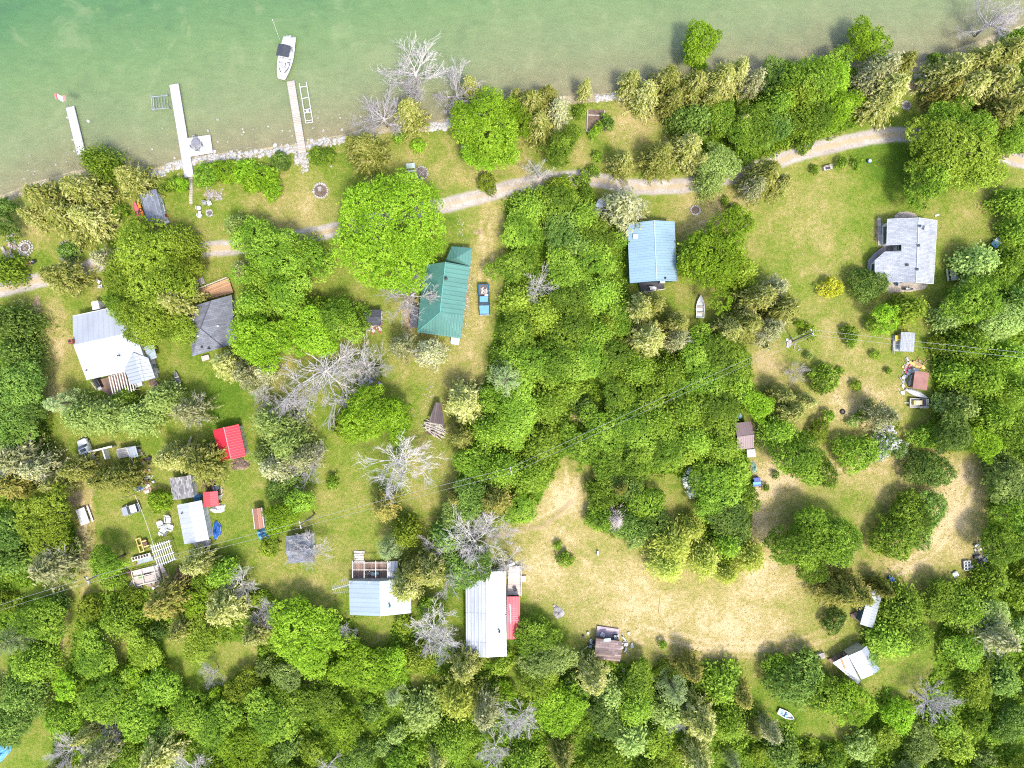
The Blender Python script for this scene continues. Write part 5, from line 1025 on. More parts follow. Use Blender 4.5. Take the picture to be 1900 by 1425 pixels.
def hull(mb, L, Wd, Hh, bow=.45, stern=.8, inset=.09, floor=.15, upturned=False, pointed_both=False, blunt=0.0):
    if pointed_both: o = [(-L / 2 + L * i / 12, Wd / 2 * math.sin(PI * (.02 + .96 * i / 12)) ** .75) for i in range(13)]
    else: o = outline(L, Wd, bow, stern, 10, blunt)
    full = [(x, -y) for x, y in o] + [(x, y) for x, y in o[::-1]]
    L0 = [(x * .93, y * .45, 0) for x, y in full]; L1 = [(x * .97, y * .85, Hh * .45) for x, y in full]; L2 = [(x, y, Hh * (1 + .12 * max(0, x / L * 2) ** 2)) for x, y in full]
    if upturned:
        mb.loops([[(x, y, Hh - z) for x, y, z in l] for l in (L2, L1, L0)]); return
    kx, ky = (L - 2 * inset) / L, (Wd - 2 * inset) / Wd
    L3 = [(x * kx, y * ky, z) for x, y, z in L2]; L4 = [(x * kx * .97, y * ky * .82, floor) for x, y, z in L2]
    mb.loops([L0, L1, L2, L3, L4])
t = thing('rowboat', 'upturned white rowboat lying below the rusty brown shed', 'boat', 1699, 730, ang((1678, 722), (1719, 738)), 0, mark='upturned white rowboat')
m = MB(); hull(m, 4.3, 1.15, .5, upturned=True, pointed_both=True); m.build('hull', WHITE, t, True); MB().tube([(-1.9, 0, .52), (1.9, 0, .52)], .04, 5).build('keel', GREY, t); MB().tube([(-2.12, 0, .06), (-1.2, .5, .06), (0, .57, .06), (1.2, .5, .06), (2.12, 0, .06)], .035, 5).build('gunwale', SEAT_G, t)
t = thing('trailer', 'flat wooden trailer carrying a plywood crate below the upturned rowboat', 'trailer', 1701, 748, -.03, 0)
MB().box((0, 0, .55), (3.1, 1.55, .1)).build('bed', CONCRETE, t); fr_ = MB()
for y in (-.78, .78): fr_.box((0, y, .68), (3.2, .07, .25))
for x in (-1.58, 1.58): fr_.box((x, 0, .68), (.07, 1.62, .24))
fr_.build('side_rail', LUMBER_W, t)
for y in (-.9, .9): MB().tube([(.1, y - .08, .3), (.1, y + .08, .3)], .3, 14).build('wheel', BLACK, t)
MB().tube([(-1.6, 0, .5), (-2.4, 0, .4)], .04, 5).build('drawbar', STEEL, t)
t = thing('plywood_crate', 'pale plywood crate on the flat wooden trailer', 'crate', 1700, 747, 0, .6); MB().box((0, 0, .3), (1.5, .8, .55)).build('body', LUMBER_Y, t); MB().box((.1, 0, .62), (1.0, .75, .06)).build('lid', plain('plywood', (.66, .54, .36), .7), t)
t = thing('dark_box', 'dark lidded box at the end of the flat trailer', 'box', 1711, 747, 0, .6); MB().box((0, 0, .22), (.75, 1.2, .44)).build('body', DARK, t); MB().box((0, 0, .46), (.8, 1.25, .05)).build('lid', CANVAS, t)

r = gable('shed', 'purple-brown metal roofed shed at the edge of the thicket', [(1393, 783), (1399, 830), (1368, 836), (1362, 784)], 2.2, 3.0, metal_roof('plum_roof', (.24, .175, .18), 'X', .4, .15, .5, .75), BROWNWALL, mark='purple-brown shed', cat='shed', cap=plain('plum_ridge', (.3, .22, .22), .5), openings=True)
heap('tarp', 'crumpled pale aqua tarp above the purple-brown shed', 'tarp', 1366, 773, .9, .8, .9, AQUA_T, .6, 12)
t = thing('barrel', 'white open barrel beside the pale aqua tarp', 'barrel', 1359, 764, 0, 0); MB().lathe([(.28, 0), (.32, .45), (.3, .9), (.26, .9), (.26, .5), (.02, .5)], 16).build('body', PLASTIC, t); MB().tube([(.3 * math.cos(a), .3 * math.sin(a), .9) for a in np.linspace(0, 6.28, 18)], .025, 5).build('rim', GREY, t)
t = thing('fridge', 'white appliance lying just below the purple-brown shed', 'appliance', 1391, 840, .1, 0); MB().box((0, 0, .4), (1.45, 1.35, .8)).build('body', PLASTIC, t); MB().box((0, .1, .83), (1.3, 1.0, .05)).build('door', WHITE, t); MB().box((0, .72, .5), (1.2, .1, .5)).build('grille', DARK, t)
heap('plastic_sheet', 'clear greenish plastic sheet below the white appliance', 'sheet', 1398, 867, .5, 1.1, .7, plain('green_plastic', (.3, .45, .36), .25, .25), .2, 13)
t = thing('blue_tank', 'blue box with a pale blue band at the thicket edge', 'tank', 1401, 894, .08, 0, mark='blue box by the thicket'); MB().box((.1, .5, .45), (1.1, .7, .9)).build('body', plain('deep_blue', (.012, .04, .3), .4), t); MB().box((0, -.1, .5), (1.35, .45, .95)).build('band', SKY_T, t); MB().box((0, -.5, .4), (1.35, .34, .8)).build('end', plain('royal_blue', (.015, .1, .4), .4), t)
r = gable('shed', 'narrow tin roofed shed squeezed between two round bushes', [(1612, 1094), (1643, 1091), (1617, 1163), (1598.5, 1160)], 2.4, 2.7, TIN, BLUEWALL, mark='narrow tin-roofed shed', cat='shed')
deck('deck', 'dark brown landing beside the narrow tin-roofed shed', [(1578, 1140), (1592, 1134), (1600, 1145), (1594, 1153), (1580, 1146)], .3, DECK_B, None)
t = thing('barrel', 'bright blue barrel near the narrow tin-roofed shed', 'barrel', 1650, 1072, 0, 0, mark='bright blue barrel'); MB().lathe([(.4, 0), (.46, .5), (.42, 1.0), (.05, 1.02)], 18).build('body', plain('barrel_blue', (.01, .12, .5), .4), t); MB().lathe([(.08, 0), (.08, .06)], 8, (.2, 0, 1.02)).build('bung', WHITE, t)
r = gable('cabin', 'white tin roofed cabin with a tin-roofed porch by the southern bushes', [(1607, 1198), (1575, 1217), (1599, 1262), (1632, 1241)], 2.7, 3.1, metal_roof('pale_tin', (.31, .335, .365), 'X', .8, .12, .4, .88), CREAM, mark='white tin-roofed cabin', cat='cabin', ridge=.35)
t = thing('lean_to', 'pieced tin lean-to roof on the woods side of white cabin', 'shed', 1570, 1240, ang((1575, 1217), (1599, 1262)), 0, zat=2.3)
MB().slab([loc(t, 1545, 1230, 2.1), loc(t, 1573, 1215, 2.5), loc(t, 1597, 1263, 2.5), loc(t, 1592, 1270, 2.1)], .07).build('roof', TIN, t)
MB().slab([loc(t, 1559, 1222, 2.42), loc(t, 1562, 1220.5, 2.44), loc(t, 1570, 1240, 2.42), loc(t, 1567, 1241.5, 2.4)], .04).build('batten', plain('orange_wood', (.5, .24, .11), .8), t)
for x, y in ((1550, 1231), (1588, 1262)): p = loc(t, x, y, 0); MB().tube([(p.x, p.y, 0), (p.x, p.y, 2.1)], .06, 6).build('post', LOG, t)
deck('deck', 'dark brown board porch along the white tin-roofed cabin', [(1536, 1224), (1601, 1193), (1606, 1199), (1543, 1231)], .4, DECK_B, None)
t = thing('concrete_slab', 'pale concrete well cover at the edge of the southern bushes', 'slab', 1516, 1216, .25, 0); MB().box((0, 0, .35), (2.2, .95, .7)).build('slab', STONE, t); MB().box((.9, 0, .74), (.3, .3, .08)).build('hatch', CONCRETE, t)
junk('dark scrap metal and boards in the bushes by the meadow curve', 1818, 1030, 44, (2.4, 3.0), [GREY, DARK, LUMBER, STEEL], 21, mark='scrap heap by the meadow curve')
t = thing('window_frame', 'white window frame leaning beside the dark scrap metal', 'window', 1791.5, 1048, .05, 0); f_ = MB()
for x in (-.6, 0, .6): f_.box((x * .95, 0, .5), (.14, 1.7, .1))
for y in (-.8, -.25, .3, .8): f_.box((0, y, .5), (1.25, .12, .1))
f_.build('frame', WHITE, t); MB().box((0, 0, .46), (1.1, 1.6, .03)).build('pane', GLASS, t); MB().box((0, 0, .22), (1.0, 1.4, .44)).build('stand', GREYWALL, t)
t = thing('window_frame', 'small white crate-like frame below the leaning white window frame', 'window', 1771, 1065, .6, 0); f_ = MB()
for x in (-.45, 0, .45): f_.box((x, 0, .3), (.1, .9, .1))
for y in (-.42, .42): f_.box((0, y, .3), (1.0, .1, .1))
f_.build('frame', WHITE, t); MB().box((0, 0, .14), (.9, .8, .26)).build('base', PLASTIC, t)

# teal metal roofed house
r = thing('house', 'teal green metal roofed house beside the huge lime maple', 'house', 825, 540, ang((862, 627), (877, 460)), 0, mark='teal-roofed house', zat=3)
X = lambda x, y, z: loc(r, x, y, z)
ze, zr = 2.8, 4.6
r0, r1 = X(826.5, 486, zr), X(816.5, 580, zr); e0, e1 = X(871.5, 494, ze), X(861, 582, ze)
MB().slab([r0, e0, e1, X(860, 584, ze), r1], .1).build('roof', TEAL_METAL, r)
lw = MB(); lw.slab([r0, r1, X(774, 615, ze - .3), X(786, 492, ze - .3)], .1); lw.build('west_roof', plain('teal_flat', (.07, .19, .155), .4, .15), r)
MB().slab([r1 + Vector((0, 0, -.05)), X(861, 583, ze - .02), X(855.5, 628, ze - .3), X(774, 616.5, ze - .32)], .1).build('hip_roof', TEAL_METAL_Y, r)
MB().tube([r0, r1], .09, 6).build('ridge_cap', plain('teal_ridge', (.12, .36, .3), .4), r); MB().tube([r1, X(774, 616, ze - .29)], .08, 6).build('hip_cap', plain('teal_ridge', (.12, .36, .3), .4), r)
q1, q2, q3, q4, qa = X(838, 457, 2.5), X(876.5, 460, 2.5), X(872.5, 495, 2.5), X(826, 486, 2.5), X(848, 478, 3.4)
pr_ = MB(); pr_.slab([q1, q2, qa], .08); pr_.slab([q2, q3, qa], .08); pr_.slab([q3, q4, qa], .08); pr_.slab([q4, q1, qa], .08); pr_.build('porch_roof', TEAL_METAL_Y, r)
q = [X(x, y, 2.4) for x, y in ((790, 496), (866, 497), (857, 581), (852, 622), (780, 611))]; MB().prism([(p.x, p.y) for p in q], 0, 2.42).build('wall', CREAM, r)
q = [X(x, y, 2.2) for x, y in ((843, 461), (873, 463), (868, 492), (836, 486))]; MB().prism([(p.x, p.y) for p in q], 0, 2.38).build('porch_wall', SIDING, r)
b_, c_ = X(866, 497, 2.4), X(857, 581, 2.4); nr = math.atan2((c_ - b_).y, (c_ - b_).x) + PI / 2
for tpos in (.2, .5, .8): opening(r, 'window', b_.lerp(c_, tpos), 1.2, 1.0, nr, 1.0)
p = X(828.5, 518.5, 4.2); MB().lathe([(.16, -.5), (.16, .8), (.28, .8), (.28, 1.0), (.03, 1.1)], 12, p).build('chimney_pipe', DARK, r)
t = thing('step_box', 'white painted step at the end wall of the teal-roofed house', 'step', 845, 632, ang((838, 630), (852, 632)), 0); MB().box((0, 0, .3), (1.5, .9, .6)).build('body', WHITE, t); MB().box((0, -.55, .15), (1.4, .3, .3)).build('tread', PLASTIC, t)
r = gable('shed', 'black shingled porch roof against the teal-roofed house', [(763, 570), (777, 568), (774, 608), (761, 607)], 2.0, 2.15, SH_DARK, BRICK, cat='shed', openings=False)
r = gable('shed', 'black shingled garden shed with a white arched end', [(708, 574), (708, 604), (675, 603.5), (675, 575)], 2.2, 3.0, SH_DARK, SIDING, mark='black shingled garden shed', cat='shed')
t = thing('trellis', 'white trellis frame at the end of the black garden shed', 'trellis', 710.5, 587, PI / 2, 0); f_ = MB()
for x in (-.9, 0, .9): f_.box((x, 0, .9), (.06, .06, 1.8))
for z in (.5, 1.1, 1.75): f_.box((0, 0.06, z), (1.9, .05, .05))
f_.build('frame', WHITE, t)
junk('red brick rubble below the black garden shed', 690, 609, 40, (2.2, .6), [BRICK, STONE], 31, 'brick_pile', 'bricks', None, .3)
t = thing('shed', 'dark brown low roofed shed beside a pile of loose boards', 'shed', 810, 768, ang((797, 788), (803, 748)), 0, zat=2, mark='dark brown low shed')
MB().slab([loc(t, 808, 747, 2.3), loc(t, 818, 747, 2.2), loc(t, 825, 789, 2.0), loc(t, 795, 783, 2.1)], .1).build('roof', planks('dark_roof_boards', (.115, .085, .085), 'Y', .35, .8, .3), t)
q = [loc(t, x, y, 1.9) for x, y in ((809, 751), (816, 751), (821, 785), (799, 781))]; MB().prism([(p.x, p.y) for p in q], 0, 1.95).build('wall', BROWNWALL, t)
t = thing('board_pile', 'loose pile of weathered boards below the dark brown shed', 'boards', 806, 796, -.3, 0); m = MB(); rr = random.Random(4)
for i in range(34): m.box((rr.gauss(0, .55), rr.gauss(0, .75), .08 + .02 * i), (rr.uniform(2, 3.6), rr.uniform(.1, .2), .05), rr.gauss(0, .35))
m.build('boards', LUMBER, t); MB().box((0, 0, .05), (2.5, 2.4, .1)).build('pallet', BROWNWALL, t)
t = thing('sauna', 'slumped dark grey board hut above the leafless tree and thicket', 'shed', 1107, 388, ang((1096, 402), (1112, 370)), 0, zat=2, mark='dark grey board hut')
MB().slab([loc(t, 1111, 369, 2.2), loc(t, 1128, 372, 2.2), loc(t, 1118, 386, 2.4), loc(t, 1104, 383, 2.4)], .08).build('roof', TIN, t); MB().slab([loc(t, 1104, 384, 1.6), loc(t, 1118, 387, 1.6), loc(t, 1112, 403, 1.5), loc(t, 1095, 402, 1.5)], .08).build('lower_roof', STEEL, t)
q = [loc(t, x, y, 1.4) for x, y in ((1110, 373), (1122, 375), (1110, 400), (1099, 399))]; MB().prism([(p.x, p.y) for p in q], 0, 1.4).build('wall', GREYWALL, t)
# boathouse with kayaks
r = gable('shed', 'grey shingled shed by the shore with kayaks along one side', [(289.5, 352), (258.5, 357), (272, 412), (305, 408)], 2.3, 2.7, SH_BLUE, SIDING, mark='grey shed with the kayaks', cat='shed', ridge=.85)
def kayak(label, px, py, rz, L, Wd, mat, z=.75):
    t = thing('kayak', label, 'kayak', px, py, rz, z, 'kayaks and boards beside the shed'); ls = []
    for i in range(13):
        s = i / 12; x = -L / 2 + L * s; k = max(.02, math.sin(PI * s) ** .7); ls.append([(x, Wd / 2 * k * math.cos(a), .16 * k * math.sin(a) * (1.2 if math.sin(a) < 0 else .8) + .1 * (2 * s - 1) ** 4) for a in np.linspace(0, 2 * PI, 10, endpoint=False)])
    MB().loops(ls).build('hull', mat, t, True); MB().lathe([(.34, .12), (.36, .17), (.28, .17), (.26, .1)], 14).build('cockpit', DARK, t)
    for x in (-L * .3, L * .3): MB().box((x, 0, -.3), (.12, Wd * 1.1, .24)).build('cradle', LUMBER, t)
    return t
kayak('faded red kayak on the outer side of the grey shore shed', 255.5, 395, ang((250, 376), (262, 416)), 4.2, .85, PINK_P); kayak('orange kayak between red kayak and the grey shore shed', 261.5, 390, ang((255, 374), (268, 406)), 3.4, .62, ORANGE)
kayak('white canoe along the lawn side of the grey shore shed', 299, 379, ang((293, 361), (306, 399)), 4.2, .75, PLASTIC)
t = thing('storage_bin', 'red bin at the corner of the grey shore shed', 'bin', 306, 402, .2, 0); MB().box((0, 0, .35), (.9, .6, .7), taper=1.05).build('body', RED_P, t); MB().box((0, 0, .73), (1.0, .65, .06)).build('lid', DARK, t)
t = thing('cooler', 'small white cooler below the red bin of the shore shed', 'cooler', 312, 413, .5, 0); MB().box((0, 0, .22), (.7, .42, .44)).build('body', PLASTIC, t); MB().box((0, 0, .47), (.74, .46, .06)).build('lid', WHITE, t)
# ------------------------------------------------------------------ shore and lake
def dock(label, p0, p1, wpx, z, mat, mark=None, plat=None):
    """p0: shore end, p1: lake end, both on the centre line"""
    a = ang(p0, p1); t = thing('dock', label, 'dock', (p0[0] + p1[0]) / 2, (p0[1] + p1[1]) / 2, a, 0, 'docks', mark, z)
    A, B = loc(t, *p0, z), loc(t, *p1, z); w_ = wpx / S / 2; n = max(2, int((B - A).length / 3)); L = (B.x - A.x)
    for i in range(n):
        x0, x1 = A.x + L * i / n, A.x + L * (i + 1) / n - .03; MB().box(((x0 + x1) / 2, 0, z - .06), (x1 - x0, 2 * w_, .12)).build('deck_section', mat, t)
        m = MB()
        for s in (-1, 1): m.box(((x0 + x1) / 2, s * (w_ + .03), z - .1), (x1 - x0, .05, .2))
        m.build('side_beam', STEEL, t)
        for s in (-1, 1): MB().tube([(x1 - .1, s * (w_ - .05), -1.6), (x1 - .1, s * (w_ - .05), z - .12)], .04, 6).build('leg', STEEL, t)
    if plat:
        q = [loc(t, x, y, z) for x, y in plat]; MB().prism([(p.x, p.y) for p in q], z - .12, z + .004).build('platform', mat, t)
        for p in q: MB().tube([(p.x * .98, p.y * .97, -1.2), (p.x * .98, p.y * .97, z - .12)], .05, 6).build('leg', STEEL, t)
    return t
t = dock('short white dock with the flagpole at its lake end', (151, 286), (129.5, 198), 15, .25, DOCK, 'white dock with the flagpole')
for s, x in ((1, 2.5), (1, -1.5)): MB().lathe([(.12, -.15), (.15, .1), (.12, .3)], 10, (x, .85, .1)).build('bumper', PLASTIC, t)
dock('long white dock with a square platform on its shore end', (351, 328), (322.5, 156), 16.5, .3, DOCK, 'white dock with the platform', [(347, 256), (390, 250), (395, 284), (351, 291)])
dock('straight tan dock below the moored white motorboat', (561, 284), (539, 150), 13.5, .3, DOCK_T, 'tan dock')
t = thing('flag', 'red and white flag flying from a pole off the short dock', 'flag', 126, 196, 0, 0, mark=None)
top = loc(t, 100, 174, 6.0); b0 = Vector((0, 0, -1.0)); MB().tube([b0, (0, 0, .3), (top.x * 1.0, top.y * 1.0, 6.0)], [.05, .05, .03], 6).build('pole', ALU, t)
dirf = Vector((1, -.12, 0)); fl = []
def strip(x0, x1, mat, nm):
    m = MB(); k = 6; vs = []
    for i in range(k + 1):
        s = x0 + (x1 - x0) * i / k; o_ = .14 * math.sin(s * 4)
        for zz in (5.85, 5.05): vs.append((top.x * .97 + s * .9, top.y * .97 + o_ - .1 * s - (5.85 - zz) * .95, 5.85 - (5.85 - zz) * .4 - .12 * s))
    m.add(vs, [(2 * i, 2 * i + 1, 2 * i + 3, 2 * i + 2) for i in range(k)]); m.build(nm, mat, t)
strip(0, .45, RED_P, 'red_band'); strip(.45, 1.35, WHITE_T, 'white_band'); strip(1.35, 1.8, RED_P, 'red_band')
t = thing('buoy', 'small white buoy afloat beside the short white dock', 'buoy', 164, 225, 0, -.2); MB().lathe([(.02, -.2), (.2, -.1), (.26, .05), (.2, .2), (.05, .27)], 14).build('float', PLASTIC, t); MB().lathe([(.04, .26), (.07, .33), (.02, .36)], 8).build('eye', STEEL, t)
t = thing('boat_lift', 'square aluminium boat lift beside the long white dock', 'boat lift', 301, 192, ang((286, 193), (318, 190)), 0)
for y in (-1.1, 1.1): MB().tube([(-1.6, y, .5), (1.4, y, .45)], .08, 6).build('side_beam', ALU, t)
for x in (-1.55, -1.25): MB().tube([(x, -1.3, .55), (x, 1.3, .55)], .07, 6).build('end_beam', ALU, t)
for i in range(5): MB().tube([(-.9 + i * .5, -1.05, .25), (-.9 + i * .5, 1.05, .25)], .045, 5).build('cross_bar', STEEL, t)
for x in (-1.5, 1.3):
    for y in (-1.1, 1.1): MB().tube([(x, y, -1.8), (x, y, .9)], .06, 6).build('leg', ALU, t)
t = thing('marine_rail', 'long white ladder-like boat rail beside the tan dock', 'boat rail', 568, 191, ang((563, 153), (575, 226)), -.1, zat=.2)
for y in (-.62, .62): MB().tube([(-3.6, y, .3), (3.5, y, .3)], .085, 6).build('side_rail', WHITE, t)
for x in (-2.9, -.9, 1.1, 1.7, 3.1, 3.5): MB().tube([(x, -.62, .3), (x, .62, .3)], .07, 6).build('rung', WHITE, t)
for x in (-3, 0, 3):
    for y in (-.6, .6): MB().tube([(x, y, -1.4), (x, y, .3)], .05, 6).build('leg', STEEL, t)
MB().box((1.4, 0, .33), (.5, .5, .2)).build('winch', GREY, t)
t = thing('motorboat', 'moored white motorboat with a dark canopy off the tan dock', 'motorboat', 530.5, 109, ang((538, 72), (523, 147)), -.2, mark='white motorboat', zat=.5)
m = MB(); hull(m, 7.5, 2.75, .95, .42, .8, .3, .42, blunt=.42); m.build('hull', PLASTIC, t, True)
MB().prism([(-3.1, -.95), (-2.2, -1.05), (-2.2, 1.05), (-3.1, .95)], .5, .78).build('stern_bench', PLASTIC, t)
for y in (-.6, 0, .6): MB().box((-2.35, y, .86), (.4, .5, .14)).build('cushion', WHITE, t)
MB().box((-3.8, 0, .35), (.7, 1.7, .1)).build('swim_platform', GREY, t); e = MB().box((-3.85, .1, .7), (.5, .45, .7), taper=.8).build('outboard_motor', plain('motor_grey', (.3, .31, .33), .4), t)
MB().box((-.15, -.75, .8), (.6, .6, .75)).build('console', PLASTIC, t); MB().box((-.2, .78, .8), (.6, .55, .7)).build('console', PLASTIC, t)
MB().slab([(.25, -1.15, 1.35), (.25, 1.15, 1.35), (.12, 1.1, .95), (.12, -1.1, .95)], .03).build('windscreen', GLASS, t)
for x, y in ((-1.0, -.65), (-1.0, .65), (1.2, -.7), (1.2, .7), (2.0, 0)): s_ = MB().box((x, y, .6), (.62, .6, .3)).build('seat', PLASTIC, t); MB().box((x - .3, y, .85), (.1, .56, .4)).build('seat_back', GREY, s_)
for pts in ([(.7, -.95, .97), (1.7, -.85, .97), (2.6, -.35, .99)], [(.7, .95, .97), (1.7, .85, .97), (2.6, .35, .99)], [(.6, 0, .5), (2.2, 0, .5)], [(-2.0, -.5, .52), (-1.9, .6, .52)], [(.5, .3, .5), (.5, .9, .5)]): MB().tube(pts, .05, 5).build('trim_strip', DARK, t)
cv = MB(); cv.slab([(-1.75, -1.15, 2.15), (.35, -1.2, 2.2), (.35, -.15, 2.42), (-1.75, -.1, 2.38)], .05); cv.slab([(-1.75, -.1, 2.38), (.35, -.15, 2.42), (.3, 1.0, 2.22), (-1.75, 1.0, 2.16)], .05); cv.build('canopy', CANVAS, t)
for x in (-1.6, .2):
    for y in (-1.1, 1.0): MB().tube([(x * .5 - .4, y, .95), (x, y, 2.15)], .025, 5).build('canopy_pole', ALU, t)
t = thing('mooring_line', 'thin pale rope running out from the stern of the motorboat', 'rope', 513, 60, 0, -.15); a_ = loc(t, 519, 73, .5); MB().tube([(a_.x, a_.y, .6), (a_.x * .5, a_.y * .5, .15), (-.7, 2.2, -.1)], .03, 4).build('rope', LUMBER_W, t); MB().lathe([(.02, -.1), (.12, 0), (.02, .12)], 8, (-.7, 2.2, 0)).build('float', PLASTIC, t)
t = thing('patio_table', 'round grey table on the platform of the long dock', 'table', 366, 267, 0, .3); MB().lathe([(.7, .68), (.74, .72), (.7, .75), (.02, .75)], 20).build('tabletop', plain('grey_top', (.2, .2, .22), .5), t); MB().lathe([(.35, 0), (.33, .05), (.06, .1), (.05, .68)], 12).build('pedestal', DARK, t)
def chair_set(label, px, py, rz, mat=None, group=None, z=0, seat=None): t = thing('chair', label, 'chair', px, py, rz, z, group); plastic_chair(t, mat, seat=seat); return t
g_ = 'grey chairs round the dock table'
for lb, x, y, a in (('grey chair on the lake side of the dock table', 364, 259, PI), ('grey chair on the open lake corner of the dock table', 374, 271, -PI / 2.5 + PI), ('grey chair on the shore side of the dock table', 368, 278, 0), ('grey chair between the dock table and the walkway', 360, 273, -PI / 3)): chair_set(lb, x, y, a, SEAT_G, g_, .3)
# boulders and shingle where the lawn meets the lake
def rubble(name, label, n, pts, wd, rmin, rmax, mat, seed, z=0.02, sink=.3):
    rr = random.Random(seed); m = MB(); seg = [(a, b) for a, b in zip(pts, pts[1:])]; L = [math.hypot(b[0] - a[0], b[1] - a[1]) for a, b in seg]
    for i in range(n):
        (x0, y0), (x1, y1) = rr.choices(seg, L)[0]; s = rr.random(); x, y = x0 + (x1 - x0) * s + rr.gauss(0, wd * .3), y0 + (y1 - y0) * s + rr.gauss(0, wd); r = rmin + (rmax - rmin) * rr.random() ** 2.5
        zz = -.3 if shore_d(x, y) > 4 else (-.15 if shore_d(x, y) > -8 else 0)
        p = W(x, y, 0); m.rock((p.x, p.y, zz + r * .2), r, .7, seed * 1000 + i)
    o = m.build(name, mat, None); tag(o, label, 'rocks', kind='stuff'); return o
rubble('shore_rocks', 'pale boulders and shingle along the lake edge between the docks', 620, [(268, 327), (300, 318), (345, 300), (395, 292), (450, 287), (545, 276), (600, 264), (640, 258)], 4.2, .14, .5, STONE_W, 1)
rubble('shore_rocks', 'pale boulders at the lake edge beside the mauve bare tree', 130, [(788, 240), (805, 235), (840, 226), (860, 240)], 4, .16, .55, STONE_W, 2)
rubble('shore_rocks', 'white boulders at the lake edge above the timber garden bed', 120, [(1104, 184), (1130, 179), (1160, 180)], 3, .15, .55, STONE_W, 3)
rubble('shore_rocks', 'pale rubble under the shore end of the tan dock', 130, [(548, 292), (570, 296), (560, 312)], 7, .12, .5, STONE, 4)
rubble('shore_rocks', 'loose pale stones on the bank beside leaning cedars', 90, [(1690, 150), (1720, 135), (1712, 165)], 7, .1, .4, STONE, 5)
rubble('shallows_stones', 'scattered stones in the shallow water off the docks', 260, [(40, 330), (300, 300), (620, 235), (700, 225)], 26, .1, .3, STONE, 6)
rubble('garden_stones', 'pale stones bedding the garden above the white chairs', 90, [(384, 358), (398, 366), (412, 360)], 6, .1, .3, STONE_G, 7)
rubble('drive_stones', 'scattered pale stones on the dry lawn by the blue pickup', 170, [(850, 400), (862, 460), (878, 520), (866, 580), (860, 630)], 9, .06, .16, STONE_W, 8)
rubble('lawn_stones', 'scattered pale stones on the dry grass round bare trees', 150, [(800, 700), (780, 800), (800, 880), (870, 900)], 16, .05, .15, STONE_W, 9)
t = thing('stepping_path', 'narrow pale board path leading from the long dock to the lawn', 'path', 354.5, 352, PI / 2, 0)
for i in range(11): MB().box((-2.3 + i * .46, .03 * math.sin(i), .03), (.42, .55, .06), .04 * math.sin(i * 2)).build('board', DOCK_T, t)

# ------------------------------------------------------------------ fire pits and gardens
def ring(label, px, py, r, n, mat, inner, name='fire_pit', cat='fire pit', mark=None, sz=.2, rows=1, group=None, log=False):
    t = thing(name, label, cat, px, py, random.uniform(0, 6), 0, group, mark)
    for k in range(rows):
        m = MB()
        for i in range(n):
            a = 2 * PI * (i + .5 * k) / n; m.rock(((r + k * sz * 1.7) * math.cos(a), (r + k * sz * 1.7) * math.sin(a), .1 + .12 * (rows - 1 - k)), sz * random.uniform(.85, 1.2), .8, i + k * 50)
        m.build('stone_ring', mat, t)
    MB().lathe([(r * .98, .0), (r * .9, .06), (.02, .09)], 18).build('ash_bed' if inner is not SOIL else 'soil_bed', inner, t)
    if log:
        m = MB()
        for i in range(4): a = i * 1.5; m.tube([(math.cos(a) * r * .6, math.sin(a) * r * .6, .12), (-math.cos(a) * r * .3, -math.sin(a) * r * .3, .3)], .07, 6)
        m.build('logs', LOG, t)
    return t
ring('large white stone fire ring with a grey slab inside, by the lime maple', 595, 354, 1.25, 20, STONE_W, SOIL, mark='large white fire ring', sz=.24)
t = thing('stone_slab', 'grey slab lying inside the large white fire ring', 'slab', 594, 351, 1.45, .08); MB().box((0, 0, .12), (.85, .5, .24)).build('slab', STONE_G, t); MB().rock((.2, .3, .1), .2, .6, 3).build('stone', STONE, t)
ring('round stone fire pit full of dark ash beside the grey table', 782, 321, 1.1, 18, STONE, ASH, mark='round ash fire pit', sz=.2, log=True)
t = thing('picnic_table', 'grey slatted table beside the round ash fire pit', 'table', 763, 310, .1, 0, None)
def picnic(t, L=1.8, top=None, one=None, w=.8):
    top = top or TOP_G; MB().box((0, 0, .74), (L, w, .06)).build('tabletop', top, t)
    for s in (-1, 1):
        if one and s != one: continue
        MB().box((0, s * (w / 2 + .38), .45), (L, .3, .05)).build('bench', top, t)
    for x in (-L * .33, L * .33):
        for s in (-1, 1): MB().tube([(x, s * .62, 0), (x, s * .2, .72)], .05, 5).build('leg', LUMBER, t)
        MB().tube([(x, -.8, .42), (x, .8, .42)], .045, 5).build('brace', LUMBER, t)
picnic(t, 1.5, planks('bluish_boards', (.45, .52, .5), 'X', .14, .7, .08), -1, .9)
ring('ring planter of white stones round a small green plant above the blue cottage', 1290, 390, .8, 16, STONE_W, SOIL, 'planter', 'planter', 'white stone ring planter', .2)
ring('pale double-ringed stone fire pit on the lawn by the west hedge', 48, 460, .85, 16, STONE_W, ASH, mark='double-ringed stone fire pit', sz=.24, rows=2, log=True)
ring('small white fire ring by the white garden chairs', 389, 395.5, .55, 12, STONE_W, ASH, mark='small white fire ring', sz=.16)
ring('small round grey fire pit under the leaning cedars', 1681, 196, .7, 14, STONE_G, ASH, mark='small grey fire pit', sz=.2)
ring('low ring of grey stones round a dark shrub beside the track', 130, 466, 1.9, 26, STONE_G, SOIL, 'planter', 'planter', 'stone-ringed shrub bed', .24)
junk('stack of split firewood beside the double-ringed stone fire pit', 20, 463, 46, (1.0, 2.4), [LOG, plain('split_grey', (.42, .34, .3), .9, .35), STONE_G], 41, 'firewood_pile', 'firewood', None, .45)
t = thing('garden_bed', 'timber framed garden bed among shrubs near the shore', 'garden bed', 1107, 224, 0, 0, mark='timber garden bed'); MB().box((0, 0, .03), (3.0, 3.8, .1)).build('soil', SOIL, t)
